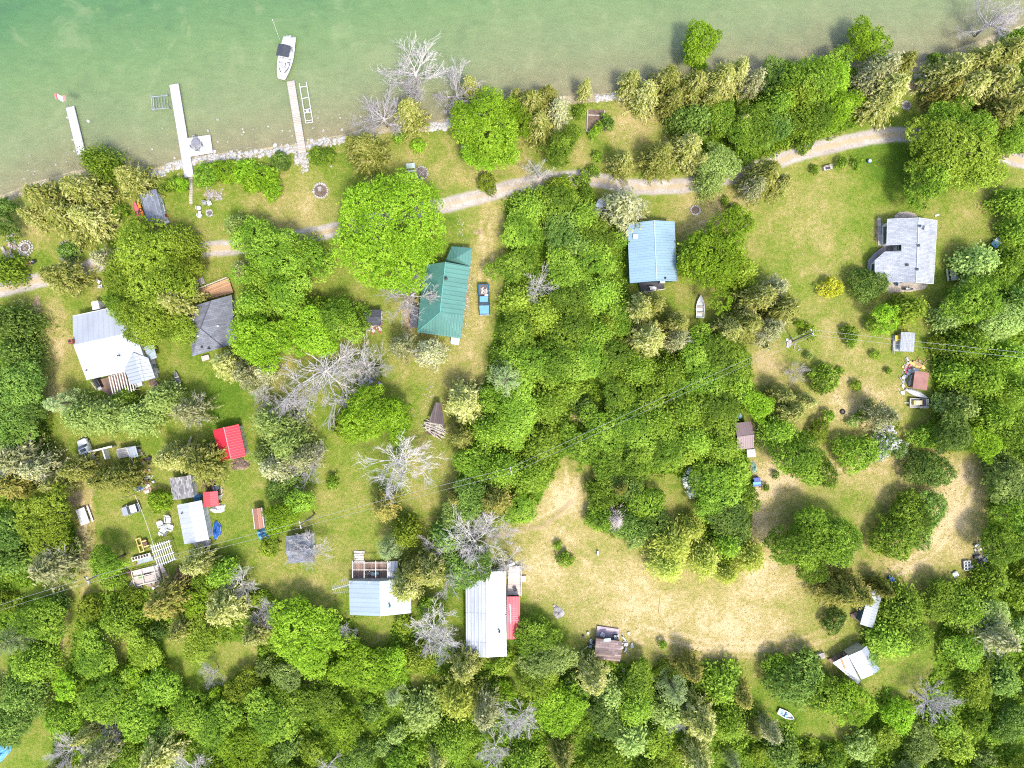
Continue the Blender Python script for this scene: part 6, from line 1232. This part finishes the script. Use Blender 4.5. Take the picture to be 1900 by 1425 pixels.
for pts in ([(-1.6, 1.9, .15), (-1.75, -1.9, .15)], [(-1.5, .95, .2), (1.3, .8, .2)], [(1.3, 1.75, .2), (1.4, .4, .2)], [(-1.8, -1.95, .18), (.6, -1.95, .18)]): MB().tube(pts, .12, 6).build('log', LUMBER, t)
t = thing('stone_figure', 'small pale garden post at the corner of the timber garden bed', 'ornament', 1123.5, 233, 0, 0); MB().lathe([(.16, 0), (.14, .5), (.2, .55), (.12, .9), (.02, 1.0)], 10).build('body', STONE_W, t); MB().box((0, 0, .04), (.45, .45, .08)).build('plinth', STONE_G, t)
t = thing('board_walk', 'grey wooden gangway at the foot of the shore cedars', 'boardwalk', 1247, 219, PI / 2, 0)
for i in range(14): MB().box((-1.25 + i * .19, 0, .42), (.17, 1.15, .06)).build('tread', LUMBER_W, t)
for y in (-.5, .5): MB().box((0, y, .32), (2.7, .1, .14)).build('bearer', LUMBER, t)
for x in (-1.2, 1.2):
    for y in (-.5, .5): MB().tube([(x, y, -.2), (x, y, .3)], .06, 6).build('post', LUMBER, t)
t = thing('dinghy', 'upturned white dinghy on the lawn beneath the lime tree', 'boat', 870, 272, ang((857, 276), (884, 270)), 0, mark='upturned white dinghy'); m = MB(); hull(m, 2.6, 1.2, .45, .4, .85, upturned=True); m.build('hull', PLASTIC, t, True); MB().tube([(-1.1, 0, .47), (1.0, 0, .47)], .04, 5).build('keel', WHITE, t)

# ------------------------------------------------------------------ seats and tables
gc = 'white plastic garden chairs'
for lb, x, y, a in (('white garden chair just above the pair beside the small white fire ring', 391.5, 379, .3 + PI), ('upper white garden chair of the pair beside the small fire ring', 371.5, 387.5, -PI / 2), ('lower white garden chair of the pair beside the small fire ring', 373, 402, -PI / 2 - .3)): chair_set(lb, x, y, a, None, gc)
t = thing('side_table', 'tiny white table between the two white garden chairs', 'table', 372.5, 395, 0, 0); MB().box((0, 0, .42), (.45, .45, .05)).build('tabletop', PLASTIC, t)
for x in (-.18, .18):
    for y in (-.18, .18): MB().tube([(x, y, 0), (x, y, .4)], .025, 5).build('leg', PLASTIC, t)
chair_set('grey folding chair tipped back beside the small white fire ring', 382, 378, .2 + PI, SEAT_G)
def adirondack(label, px, py, rz, mat=None, group=None, z=0):
    mat = mat or PLASTIC; t = thing('lounge_chair', label, 'chair', px, py, rz, z, group); st = MB()
    for i in range(5): st.box((0, .45 - i * .2, .42 - i * .045), (.75, .17, .04))
    st.build('seat', mat, t); bk = MB()
    for i in range(5): bk.slab([(-.4 + i * .17, -.5, .25), (-.26 + i * .17, -.5, .25), (-.28 + i * .19 - .03, -1.0, 1.15), (-.45 + i * .19, -1.0, 1.15)], .04)
    bk.build('backrest', mat, t)
    for s in (-1, 1):
        MB().box((s * .48, -.05, .62), (.2, .95, .04)).build('armrest', mat, t)
        for y in (-.4, .42): MB().box((s * .42, y, .3), (.06, .12, .6)).build('leg', mat, t)
    return t
ga = 'white lounge chairs on the lawn'
for lb, x, y, a in (('white lounge chair turned to the silver car, uppermost on the lawn', 299, 972, PI / 2 + .3), ('white lounge chair closest to the top of the white cabin', 313.5, 964.5, .3 + PI * .9), ('low white lounge chair in front of the other lounge chairs', 304, 984.5, -PI * .7 + PI), ('white lounge chair standing beside the wall of the white cabin', 318, 978, -1.8)): adirondack(lb, x, y, a, None, ga)
t = thing('footstool', 'small white footstool below the low white lounge chair', 'footstool', 298.5, 990, .8, 0); MB().box((0, 0, .35), (.55, .42, .05)).build('top', PLASTIC, t)
for x in (-.22, .22):
    for y in (-.16, .16): MB().box((x, y, .17), (.05, .05, .33)).build('leg', PLASTIC, t)
for lb, x, y, a in (('yellow lounge chair at the foot of the western cedars', 66, 406.5, .4), ('second yellow lounge chair, partly under the western cedar', 78, 407, -.3)): adirondack(lb, x, y, a, YELLOW, 'yellow lounge chairs by the western shore')
t = thing('charcoal_grill', 'dark round grill standing next to the brown bench by the track', 'grill', 67, 487, 0, 0); MB().lathe([(.05, .45), (.3, .55), (.38, .75), (.38, .8), (.3, .95), (.05, 1.02)], 16).build('bowl', DARK, t); MB().lathe([(.09, .99), (.1, 1.06), (.02, 1.08)], 8).build('vent', PLASTIC, t)
for a in (0, 2.1, 4.2): MB().tube([(.35 * math.cos(a), .35 * math.sin(a), 0), (.15 * math.cos(a), .15 * math.sin(a), .6)], .025, 5).build('leg', STEEL, t)
t = thing('bench', 'short brown wooden bench beside the round dark grill', 'bench', 57, 489, .15, 0); MB().box((0, 0, .43), (1.3, .6, .07)).build('seat', DECK_O, t); MB().box((0, -.3, .7), (1.3, .07, .4)).build('backrest', DECK_B, t)
for x in (-.5, .5): MB().box((x, 0, .2), (.1, .5, .4)).build('leg', DECK_B, t)
t = thing('picnic_table', 'pale topped picnic table on the western lawn with dark bench', 'picnic table', 160, 956, ang((155, 941), (166, 971)), 0, 'picnic tables', 'western picnic table'); picnic(t, 2.9, planks('pale_table_boards', (.68, .66, .64), 'Y', .2, .7, .06), None, 1.25)
t = thing('picnic_table', 'grey picnic table beside the pale shingled house', 'picnic table', 1764, 510, ang((1762, 499), (1765, 521)), 0, 'picnic tables', 'eastern picnic table'); picnic(t, 2.1, TOP_G, None, .95)
t = thing('plastic_chairs', 'x', 'chair', 188, 527, 0, 0); bpy.data.objects.remove(t)
for lb, x, y, a in (('white chair on the lawn above the white-roofed cottage, toward the track', 186, 523.5, 2.6), ('white chair facing the track chair above the white-roofed cottage', 189.5, 532, .2)): chair_set(lb, x, y, a, None, gc)
t = thing('garden_bench', 'pale framed bench with a rug between two small shrubs by the track', 'bench', 1534, 313, ang((1526, 315), (1542, 311)), 0, mark='pale framed bench')
MB().box((0, 0, .42), (1.55, .6, .06)).build('seat', LUMBER_W, t); MB().box((0, .34, .72), (1.65, .08, .5)).build('backrest', DECK_P, t)
for x in (-.72, .72): MB().box((x, 0, .3), (.08, .7, .6)).build('side_frame', LUMBER_W, t)
MB().box((0, -.02, .47), (.9, .45, .04)).build('cushion', CANVAS, t)
t = thing('ball', 'blue and white beach ball by the shrubs beside the track', 'ball', 1611, 300, 0, 0); MB().lathe([(.38 * math.sin(a), .38 - .38 * math.cos(a)) for a in np.linspace(.05, PI - .05, 10)], 16).build('panels', plain('ball_blue', (.02, .2, .6), .35), t, True); MB().lathe([(.385 * math.sin(a), .38 - .385 * math.cos(a)) for a in np.linspace(2.1, PI - .05, 5)], 16).build('cap', PLASTIC, t, True)
adirondack('dark red lounge chair near the small grey fire pit', 1722, 183, .4, plain('dark_red', (.28, .03, .04), .5)); chair_set('white chair beside the dark red lounge chair', 1732, 190, 1.2, None, gc)
t = thing('rowboat', 'white rowboat on the grass behind the blue cottage', 'boat', 1298, 569, PI / 2 - .03, 0, mark='white rowboat on the grass'); m = MB(); hull(m, 4.1, 1.55, .6, .35, .9, .1, .12); m.build('hull', WHITE, t)
MB().prism([(.75, -.62), (2.0, -.02), (2.0, .02), (.75, .62)], .56, .62).build('foredeck', PLASTIC, t)
for x in (-.1, -1.1): MB().box((x, 0, .42), (.3, 1.3, .05)).build('thwart', LUMBER, t)
t = thing('dinghy', 'small white dinghy with blue seats on the southern grass', 'boat', 1457, 1324, ang((1441, 1316), (1473, 1332)), 0, mark='dinghy with blue seats'); m = MB(); hull(m, 3.1, 1.25, .5, .45, .85, .12, .1); m.build('hull', PLASTIC, t)
for x in (-.75, .1): MB().box((x, 0, .38), (.34, 1.05, .06)).build('seat', SKY_T, t)
MB().box((-1.25, 0, .42), (.4, .8, .25)).build('stern_box', GREY, t); MB().tube([(-.9, -.2, .45), (.9, .25, .5)], .03, 5).build('oar', plain('oar_blue', (.03, .15, .45), .5), t)
t = thing('wheelbarrow', 'blue and grey utility cart at the edge of eastern trees', 'cart', 1844, 452, ang((1836, 460), (1853, 445)), 0, mark='blue utility cart')
MB().loops([[(-.7, -.5, .35), (.7, -.55, .35), (.7, .55, .35), (-.7, .5, .35)], [(-.95, -.62, .75), (.9, -.68, .75), (.9, .68, .75), (-.95, .62, .75)]]).build('tub', plain('cart_grey', (.35, .4, .44), .5), t); MB().box((-.45, 0, .8), (.9, 1.1, .2)).build('cover', SKY_T, t)
for y in (-.6, .6): MB().tube([(.1, y - .06, .25), (.1, y + .06, .25)], .25, 12).build('wheel', BLACK, t)
MB().tube([(.9, 0, .6), (1.4, 0, .8)], .03, 5).build('handle', STEEL, t)
t = thing('plank', 'short white board on the grass above the pale shingled house', 'board', 1738, 399.5, .35, 0); MB().box((0, 0, .1), (.8, .28, .08)).build('board', WHITE, t); MB().box((-.1, .1, .04), (.5, .2, .06)).build('block', STONE, t)
heap('tarp', 'blue tarp at the edge of the western clearing', 'tarp', 5, 1394, 1.1, 1.9, .9, SKY_T, -.5, 15, 'blue tarp in the western clearing')
t = thing('tire', 'old black tyre lying on the dry eastern meadow', 'tyre', 1563, 764, 0, 0); MB().tube([(.36 * math.cos(a), .36 * math.sin(a), .13) for a in np.linspace(0, 2 * PI, 20)], .13, 8).build('tread', BLACK, t); MB().lathe([(.26, .1), (.25, .12), (.02, .11)], 14).build('soil', SOIL, t)
heap('stone_mound', 'grey pile of stones and ash on the field near red lean-to', 'stones', 1036, 1136, .95, 1.05, .45, STONE_G, .4, 17, 'grey stone pile in the field')
rubble('mound_stones', 'loose stones on the grey pile in the field', 34, [(1030, 1131), (1041, 1140)], 4, .14, .3, STONE, 12)
t = thing('pole', 'long thin pale pole lying on the meadow', 'pole', 1224, 1122, ang((1222, 1141), (1226, 1105)), 0); MB().tube([(-1.75, 0, .1), (0, .04, .12), (1.75, 0, .1)], .07, 6).build('shaft', LUMBER_Y, t); MB().box((1.0, 0, .05), (.1, .4, .08)).build('block', LOG, t)
t = thing('marker', 'small white marker standing on the dry meadow', 'marker', 1108.5, 1025, 0, 0); MB().box((0, 0, .35), (.3, .7, .6)).build('board', WHITE, t); MB().tube([(0, 0, 0), (0, 0, .9)], .04, 5).build('stake', LUMBER, t)
t = thing('birdbath', 'small white garden basin above the reddish heaps of the field', 'basin', 1479, 603, 0, 0); bpy.data.objects.remove(t)

# ------------------------------------------------------------------ lumber yard with trellis and greenhouse base
t = thing('trellis', 'large white slatted trellis lying flat beside the lumber frames', 'trellis', 303, 1026, ang((286, 1012), (310, 1004)), 0, mark='white slatted trellis', zat=1.9)
for i in range(9): MB().box((-1.55 + i * .39, 0, 1.95), (.12, 4.1 - .06 * i, .09)).build('slat', WHITE, t)
for y in (-1.7, -.5, .7, 1.6): MB().box((0, y, 1.86), (3.6, .12, .08)).build('beam', WHITE, t)
for x in (-1.5, 1.4):
    for y in (-1.5, 1.5): MB().tube([(x, y, 0), (x, y, 1.85)], .07, 6).build('post', LUMBER_W, t)
t = thing('lumber_frame', 'yellow wooden frames stacked above the lumber yard', 'frame', 264, 1010, ang((256, 998), (264, 1023)), 0); 
for x, wd, L in ((0, .75, 2.5),):
    for y in (-wd / 2, wd / 2): MB().box((0, y - .1, .55), (L, .17, .12)).build('side_bar', LUMBER_Y, t)
    for xx in (-L / 2 + .05, 0, L / 2 - .05): MB().box((xx, -.1, .55), (.16, wd - .17, .12)).build('cross_bar', LUMBER_Y, t)
MB().box((0, .75, .3), (1.5, .9, .6)).build('dark_base', BROWNWALL, t); MB().box((.5, 1.0, .64), (.2, 1.0, .08)).build('top_bar', LUMBER_Y, t); MB().box((-.5, .75, .64), (.2, 1.0, .08)).build('top_bar', LUMBER_Y, t)
t = thing('potting_bench', 'long grey bench with bottles above the greenhouse base', 'bench', 266, 1032, ang((254, 1035), (284, 1027)), 0)
MB().box((0, 0, .7), (3.4, .7, .06)).build('top', LUMBER_W, t)
for i in range(6): MB().box((-1.35 + i * .5, .05, .78), (.3, .4, .1)).build('tray', DARK, t)
for x in (-1.55, 1.55):
    for y in (-.28, .28): MB().box((x, y, .33), (.08, .08, .68)).build('leg', LUMBER, t)
MB().box((.3, -.75, .25), (2.8, .7, .12)).build('lower_shelf', plain('grey_teal', (.3, .35, .36), .7), t)
t = thing('greenhouse_base', 'tan timber greenhouse base with a green mat inside', 'greenhouse', 278, 1066, ang((256, 1070), (310, 1057)), 0, mark='timber greenhouse base')
MB().box((-.3, 0, .2), (4.6, 2.6, .4)).build('floor', DECK_P, t)
for y in (-1.3, .2, 1.35): MB().box((-.3, y, .75), (4.7, .1, .1)).build('side_bar', LUMBER_W, t)
for x in (-2.6, -.9, 1.4, 2.0): MB().box((x, 0, .75), (.1, 2.7, .1)).build('cross_bar', LUMBER_W, t)
for x in (-2.6, 2.0):
    for y in (-1.3, 1.35): MB().box((x, y, .36), (.12, .12, .75)).build('post', LUMBER, t)
MB().box((-1.4, .1, .44), (.9, .6, .06)).build('mat', plain('green_mat', (.1, .3, .05), .8), t)
for i in range(3): MB().box((-.5 + i * .45, .2, .5), (.36, .4, .2)).build('crate', DARK, t)
MB().prism([(2.3, -1.4), (3.2, -.7), (2.6, 1.3), (2.1, 1.2)], .05, .22).build('end_board', DECK_P, t)
junk('low stack of old boards along the bottom of the greenhouse base', 283, 1085, 26, (4.2, .7), [LUMBER, LUMBER_W, LOG], 51, 'board_pile', 'boards', None, .25)
junk('weathered boards leaning at the woods end of the greenhouse base', 250, 1070, 18, (.8, 2.2), [LUMBER, DECK_B, LUMBER_W], 52, 'board_pile', 'boards', None, .35)
junk('dark reddish scrap pile between the cedar and the yard', 271, 868, 46, (1.0, 3.2), [BROWNWALL, DARK, BRICK, LUMBER], 53, mark='dark reddish scrap pile')
junk('white and pink scrap heap below the yellow-green cedar', 268, 896, 40, (1.6, 1.4), [WHITE, GREY, LUMBER_W], 54)
heap('tarp', 'small royal blue tarp on the scrap heap', 'tarp', 258, 905, .95, .5, .7, BLUE_T, .1, 18)
heap('tarp', 'small pinkish tarp beside the small royal blue tarp', 'tarp', 274, 908, .8, .6, .5, plain('pink_tarp', (.62, .36, .28), .6, .25, 3), .1, 19)
t = thing('fence', 'weathered board stall fence running from the white van', 'fence', 196, 832, ang((176, 836), (217, 826)), 0)
for y in (-.05,): MB().box((0, 0, .95), (4.1, .1, 1.3)).build('boards', LUMBER, t); MB().box((0, .0, 1.64), (4.2, .3, .07)).build('cap_rail', LUMBER_W, t)
for x in (-2, .3, 2): MB().box((x, -.12, .8), (.12, .12, 1.6)).build('post', LUMBER_W, t)
t = thing('stall_wall', 'white edged partition at right angles to the board fence', 'partition', 203, 840, ang((201, 832), (207, 852)), 0); MB().box((0, 0, .85), (2.0, .1, 1.6)).build('boards', SIDING, t); MB().box((0, 0, 1.68), (2.05, .22, .06)).build('cap_rail', WHITE, t)
gable('shed', 'low weathered board roofed stall beside the tin panel', [(215, 834), (220, 850), (252, 845), (248, 827)], 1.9, 2.1, planks('stall_roof', (.4, .37, .34), 'Y', .3, .85, .25), BROWNWALL, mark='board-roofed stall', cat='shed', openings=False)
t = thing('tin_panel', 'square of blue-grey roofing tin beside the weathered board stall', 'panel', 258, 837, ang((250, 834), (264, 830)), 0); MB().box((0, 0, 2.05), (1.6, 1.9, .06)).build('sheet', TIN, t); MB().tube([(-.85, 1.0, 2.1), (-.3, -2.2, 2.0)], .05, 5).build('batten', LUMBER_W, t)
for x in (-.7, .7):
    for y in (-.8, .8): MB().tube([(x, y, 0), (x, y, 2.02)], .06, 6).build('post', LUMBER, t)
t = thing('rail', 'leaning grey board on the lawn above the red shed cedars', 'board', 353, 818, ang((348, 828), (360, 808)), 0); MB().slab([(-1.0, -.3, .1), (1.0, -.2, .7), (1.0, .1, .7), (-1.0, .2, .1)], .08).build('board', LUMBER, t); MB().box((.8, 0, .3), (.1, .1, .6)).build('post', LOG, t)
t = thing('canoe', 'long dark overgrown canoe frame beside the green shrub strip', 'canoe', 332, 708, ang((328, 690), (337, 726)), 0); m = MB(); hull(m, 3.9, 1.0, .45, .4, .5, .07, .1, pointed_both=True); m.build('hull', plain('canoe_grey', (.2, .19, .18), .6), t)
for x in (-.8, .7): MB().box((x, 0, .36), (.15, .85, .04)).build('thwart', LUMBER_W, t)

# ------------------------------------------------------------------ vehicles
def wheels(t, L, Wd, r, fx, rx):
    for x in (fx, rx):
        for s in (-1, 1):
            o = MB().tube([(x, s * (Wd / 2 - .2), r), (x, s * (Wd / 2 + .01), r)], r, 18).build('wheel', BLACK, t); MB().tube([(x, s * (Wd / 2 - .05), r), (x, s * (Wd / 2 + .03), r)], r * .58, 14).build('rim', ALU, o)
def section(x, w, z0, z1, k=.9): return [(x, -w, z0), (x, w, z0), (x, w, z0 + (z1 - z0) * .55), (x, w * k, z1), (x, -w * k, z1), (x, -w, z0 + (z1 - z0) * .55)]
t = thing('pickup_truck', 'blue pickup truck with pale blue hood and roof and loaded bed', 'pickup', 898.5, 557, -PI / 2 + .03, 0, mark='blue pickup truck')
MB().loops([section(-2.65, .86, .42, .95), section(-2.5, .95, .35, 1.02), section(-1.0, .97, .32, 1.02), section(.9, .97, .32, 1.02), section(2.3, .93, .35, .98), section(2.65, .82, .42, .85)]).build('body', CAR_BLUE, t)
MB().slab([(1.05, -.86, 1.06), (1.05, .86, 1.06), (2.45, .78, 1.01), (2.45, -.78, 1.01)], .06).build('hood', CAR_SKY, t)  # hood and roof in a paler blue than the body
MB().loops([[(-.62, -.86, 1.0), (1.05, -.88, 1.0), (1.05, .88, 1.0), (-.62, .86, 1.0)], [(-.45, -.68, 1.6), (.45, -.7, 1.6), (.45, .7, 1.6), (-.45, .68, 1.6)]]).build('cab_glass', GLASS, t)
MB().slab([(-.48, -.7, 1.65), (.48, -.72, 1.65), (.48, .72, 1.65), (-.48, .7, 1.65)], .07).build('roof', CAR_SKY, t)
for s in (-1, 1):
    MB().tube([(.45, s * .7, 1.6), (1.05, s * .88, 1.0)], .045, 5).build('pillar', CAR_BLUE, t); MB().tube([(-.45, s * .68, 1.6), (-.62, s * .86, 1.0)], .05, 5).build('pillar', CAR_BLUE, t)
    MB().box((2.62, s * .62, .72), (.1, .32, .2)).build('headlight', PLASTIC, t); MB().box((.85, s * 1.06, 1.08), (.12, .2, .14)).build('mirror', DARK, t)
bw = MB(); bw.box((-1.6, -.88, 1.14), (2.0, .12, .24)); bw.box((-1.6, .88, 1.14), (2.0, .12, .24)); bw.box((-2.58, 0, 1.12), (.1, 1.8, .24)); bw.build('bed_wall', CAR_BLUE, t)
MB().box((-1.6, 0, 1.035), (1.9, 1.6, .03)).build('bed_floor', plain('bed_liner', (.13, .11, .11), .8), t); MB().box((2.68, 0, .5), (.14, 1.7, .18)).build('bumper', STEEL, t); MB().box((-2.7, 0, .5), (.14, 1.7, .18)).build('bumper', STEEL, t)
wheels(t, 5.3, 1.9, .36, 1.7, -1.6)
t = thing('cardboard_box', 'tan box in the bed of the blue pickup behind its cab', 'box', 902.5, 549.5, 0, 1.05); MB().box((0, 0, .18), (.62, .55, .36)).build('carton', LUMBER_W, t); MB().box((0, 0, .37), (.08, .56, .012)).build('tape', PLASTIC, t)
t = thing('timber_load', 'broken boards lying in the bed of the blue pickup', 'boards', 898, 541, 1.5, 1.05); m = MB(); rr = random.Random(2)
for i in range(9): m.box((rr.uniform(-.2, .2), rr.uniform(-.5, .5), .05 + .03 * i), (rr.uniform(.7, 1.4), rr.uniform(.08, .2), .04), rr.gauss(0, .3))
m.build('boards', DECK_P, t); MB().box((0, .2, .04), (1.0, .5, .06)).build('bottom_sheet', DECK_B, t)
t = thing('car', 'small silver grey car parked alone on the western lawn', 'car', 246.5, 944, ang((262, 939), (231, 949)), 0, mark='small silver car')
MB().loops([section(-1.6, .7, .4, .85), section(-1.45, .82, .3, .98), section(.2, .84, .28, .98), section(1.35, .8, .32, .92), section(1.62, .62, .4, .74)]).build('body', CAR_SILVER, t)
MB().loops([[(-1.5, -.76, .95), (.5, -.78, .95), (.5, .78, .95), (-1.5, .76, .95)], [(-1.3, -.6, 1.45), (-.25, -.62, 1.45), (-.25, .62, 1.45), (-1.3, .6, 1.45)]]).build('cab_glass', GLASS, t)
MB().slab([(-1.42, -.66, 1.5), (-.35, -.66, 1.52), (-.35, .66, 1.52), (-1.42, .66, 1.5)], .07).build('roof', CAR_WHITE, t)
for s in (-1, 1): MB().box((1.5, s * .5, .68), (.2, .25, .16)).build('headlight', PLASTIC, t); MB().box((.3, s * .9, 1.0), (.14, .18, .12)).build('mirror', CAR_SILVER, t); MB().tube([(-.25, s * .62, 1.46), (.5, s * .78, .97)], .04, 5).build('pillar', CAR_SILVER, t)
wheels(t, 3.2, 1.66, .28, 1.05, -1.0)
t = thing('van', 'white van with dark roof window at the end of the board fence', 'van', 164, 834, ang((171, 852), (157, 818)), 0, mark='white van')
MB().loops([section(-1.9, .8, .4, 1.3), section(-1.75, .9, .35, 1.45), section(.4, .92, .32, 1.45), section(.8, .9, .32, 1.1), section(1.8, .84, .35, .95), section(2.0, .68, .42, .8)]).build('body', CAR_WHITE, t)
MB().slab([(.42, -.78, 1.47), (.42, .78, 1.47), (.95, .82, 1.08), (.95, -.82, 1.08)], .04).build('windscreen', GLASS, t); MB().slab([(-.25, -.5, 1.5), (-.25, .5, 1.5), (.25, .5, 1.5), (.25, -.5, 1.5)], .03).build('roof_window', GLASS, t)
MB().slab([(-1.2, -.84, 1.5), (-1.2, .84, 1.5), (-.6, .84, 1.5), (-.6, -.84, 1.5)], .03).build('rear_window', GLASS, t)
for s in (-1, 1): MB().box((1.9, s * .58, .7), (.16, .3, .2)).build('headlight', PLASTIC, t)
wheels(t, 4, 1.84, .32, 1.3, -1.2)
t = thing('camper_box', 'tan canvas box standing behind the white van', 'box', 174, 856, ang((171, 852), (157, 818)), 0); MB().box((0, 0, .6), (1.3, 1.6, 1.2)).build('body', plain('tan_canvas', (.55, .48, .36), .8, .15, 2), t); MB().box((0, 0, 1.24), (1.4, 1.7, .08)).build('lid', plain('pale_tan', (.62, .58, .48), .8), t)

# ------------------------------------------------------------------ power line
def pole(label, px, py, base, z=9.0, rz=0.0, mark=None, xl=1.3):
    t = thing('utility_pole', label, 'utility pole', base[0], base[1], rz, 0, 'utility poles', mark); tp = loc(t, px, py, z)
    MB().tube([(0, 0, -.5), (tp.x * .55, tp.y * .55, z * .55), (tp.x * 1.02, tp.y * 1.02, z + .5)], [.17, .14, .1], 8).build('shaft', POLE, t)
    MB().box((tp.x, tp.y, z), (.14, xl, .14)).build('crossarm', LUMBER_W, t)
    for y in (-xl * .45, xl * .45): MB().lathe([(.06, .07), (.07, .15), (.03, .24)], 8, (tp.x, tp.y + y, z)).build('insulator', PLASTIC, t)
    return t, W(px, py, z)
lr = ang((558, 974), (948, 873))
_, P1 = pole('wooden power pole rising out of the thicket at the middle', 948, 873, (949, 861), 9, lr, 'power pole in the thicket')
_, P2 = pole('leaning power pole on the dry patch of the eastern lawn', 1507, 617, (1471, 634), 9, ang((948, 873), (1507, 617)), 'power pole on the eastern lawn')
_, P3 = pole('wooden power pole beside the slate-blue cabin', 557, 974, (584, 954), 9, lr, 'power pole by the slate-blue cabin')
_, P4 = pole('wooden power pole above the western clearing path', 163, 1077, (212, 1052), 9, lr, 'western power pole')
P0 = W(-70, 1150, 9); P5 = W(1990, 668, 9)
def wire(label, a, b, off, sag=.9, r=.035):
    d_ = (b - a).normalized(); n_ = Vector((-d_.y, d_.x, 0)) * off; a, b = a + n_ + Vector((0, 0, .22)), b + n_ + Vector((0, 0, .22))
    m = MB(); m.tube([a.lerp(b, i / 16) + Vector((0, 0, -sag * 4 * (i / 16) * (1 - i / 16))) for i in range(17)], r, 5); o = m.build('power_line', WIRE); tag(o, label, 'wire', 'power lines'); return o
for nm, a, b in (('from the western pole to the edge of the photo', P0, P4), ('between the western pole and the slate-blue cabin pole', P4, P3), ('from the slate-blue cabin pole to the thicket pole', P3, P1), ('from the thicket pole to the eastern lawn pole', P1, P2), ('from the eastern lawn pole over the small grey shed', P2, P5)):
    wire('lakeward pale power line ' + nm, a, b, .42, 1.0, .021); wire('landward pale power line ' + nm, a, b, -.42, 1.0, .018)
q1, q2 = W(250, 918, 4), W(284, 1010, 2.2)
m = MB(); m.tube([q1.lerp(q2, i / 8) + Vector((0, 0, -.3 * 4 * (i / 8) * (1 - i / 8))) for i in range(9)], .03, 5); tag(m.build('clothes_line', LUMBER_W), 'pale clothes line stretched over the lawn past the silver car', 'clothes line')
t = thing('clothes_post', 'thin post holding the clothes line near the scrap heap', 'post', 251, 917, 0, 0); MB().tube([(0, 0, -.2), (0, 0, 4.1)], .06, 6).build('shaft', LOG, t); MB().box((0, 0, 4.0), (.6, .08, .08)).build('crossarm', LUMBER, t)
junk('pale stones and pipe at the foot of the leaning power pole', 1469, 637, 14, (1.1, .8), [STONE, STONE_G, GREY], 61, hmax=.25)
t = thing('dish_antenna', 'pale green round garden parasol by the leaning power pole', 'parasol', 1481, 601, 0, 0); bpy.data.objects.remove(t)
t = thing('log', 'bleached fallen trunk arching beside the yellow willow trees', 'log', 1328, 1052, ang((1316, 1075), (1342, 1035)), 0); MB().tube([(-1.9, -.3, .1), (-.6, .25, .35), (.8, .15, .45), (2.1, -.1, .7)], [.11, .1, .08, .05], 6).build('shaft', DEADWOOD, t); MB().tube([(.8, .15, .45), (1.4, .7, .8)], [.06, .02], 5).build('branch', DEADWOOD, t)
t = thing('rack', 'white pipe rack on the bushes at the meadow edge', 'rack', 1560, 1067, 0, 0); MB().tube([(-1.5, 0, .1), (-1.5, 0, 1.2), (1.9, -.4, 1.2)], .05, 6).build('pipe', PLASTIC, t); MB().tube([(1.9, -.4, 0), (1.9, -.4, 1.2)], .05, 6).build('post', PLASTIC, t)
t = thing('barrel', 'grey metal barrel half sunk in the southern bushes', 'barrel', 1332, 1265, 0, 0); MB().lathe([(.42, 0), (.46, .6), (.42, 1.2), (.05, 1.22)], 16).build('body', GREY, t); MB().lathe([(.43, 1.15), (.47, 1.2), (.4, 1.24)], 16).build('rim', ALU, t)
t = thing('trash_can', 'dark bin with a pale lid behind the grey-green cabin', 'bin', 661, 1180, 0, 0); MB().lathe([(.35, 0), (.42, .9), (.4, .95)], 14).build('body', DARK, t); MB().lathe([(.44, .93), (.4, 1.05), (.05, 1.1)], 14).build('lid', GREY, t)
junk('small blue clutter under the leafless tree near the lime tree', 686, 706, 14, (1.6, .8), [GREY, plain('clutter_blue', (.2, .22, .4), .5)], 62)
# ------------------------------------------------------------------ labels of the trees: by the landmark to which each ranks first or nearly so among its own kind
ORD = ['', 'second ', 'third ', 'fourth ', 'fifth ', 'sixth ', 'seventh ', 'eighth ', 'ninth ', 'tenth ', 'eleventh ', 'twelfth ', 'thirteenth ', 'fourteenth ', 'fifteenth ', 'sixteenth ']
MARKS += [('middle of the bottom edge', 950, 1425), ('corner below the blue tarp', 0, 1425), ('bottom corner opposite the tarp', 1900, 1425), ('top corner beyond the flagpole', 0, 0), ('top corner opposite the flagpole', 1900, 0),
          ('middle of the east edge', 1900, 870), ('west edge beside the dark hedge', 0, 760), ('bottom edge below the long roof', 900, 1425), ('first quarter of the bottom edge', 475, 1425), ('third quarter of the bottom edge', 1425, 1425)]
by = {}
for i, t in enumerate(TREE_REC): by.setdefault(t[1], []).append(i)
for lab, ids in by.items():
    best = {}
    for ph, mx, my in MARKS:
        order = sorted(ids, key=lambda i: (TREE_REC[i][2] - mx) ** 2 + (TREE_REC[i][3] - my) ** 2)
        for rank, i in enumerate(order):
            dd = math.hypot(TREE_REC[i][2] - mx, TREE_REC[i][3] - my); cost = rank * 160 + dd
            if i not in best or cost < best[i][0]: best[i] = (cost, rank, ph)
    for i in ids:
        c, rank, ph = best[i]
        o = TREE_REC[i][0]
        if len(ids) == 1: o['label'] = lab + ' by the ' + ph
        else: o['label'] = lab + ', ' + (ORD[min(rank, 15)] + 'nearest').strip() + ' to the ' + ph
for o in list(bpy.data.objects):
    if '_a' in o: del o['_a']
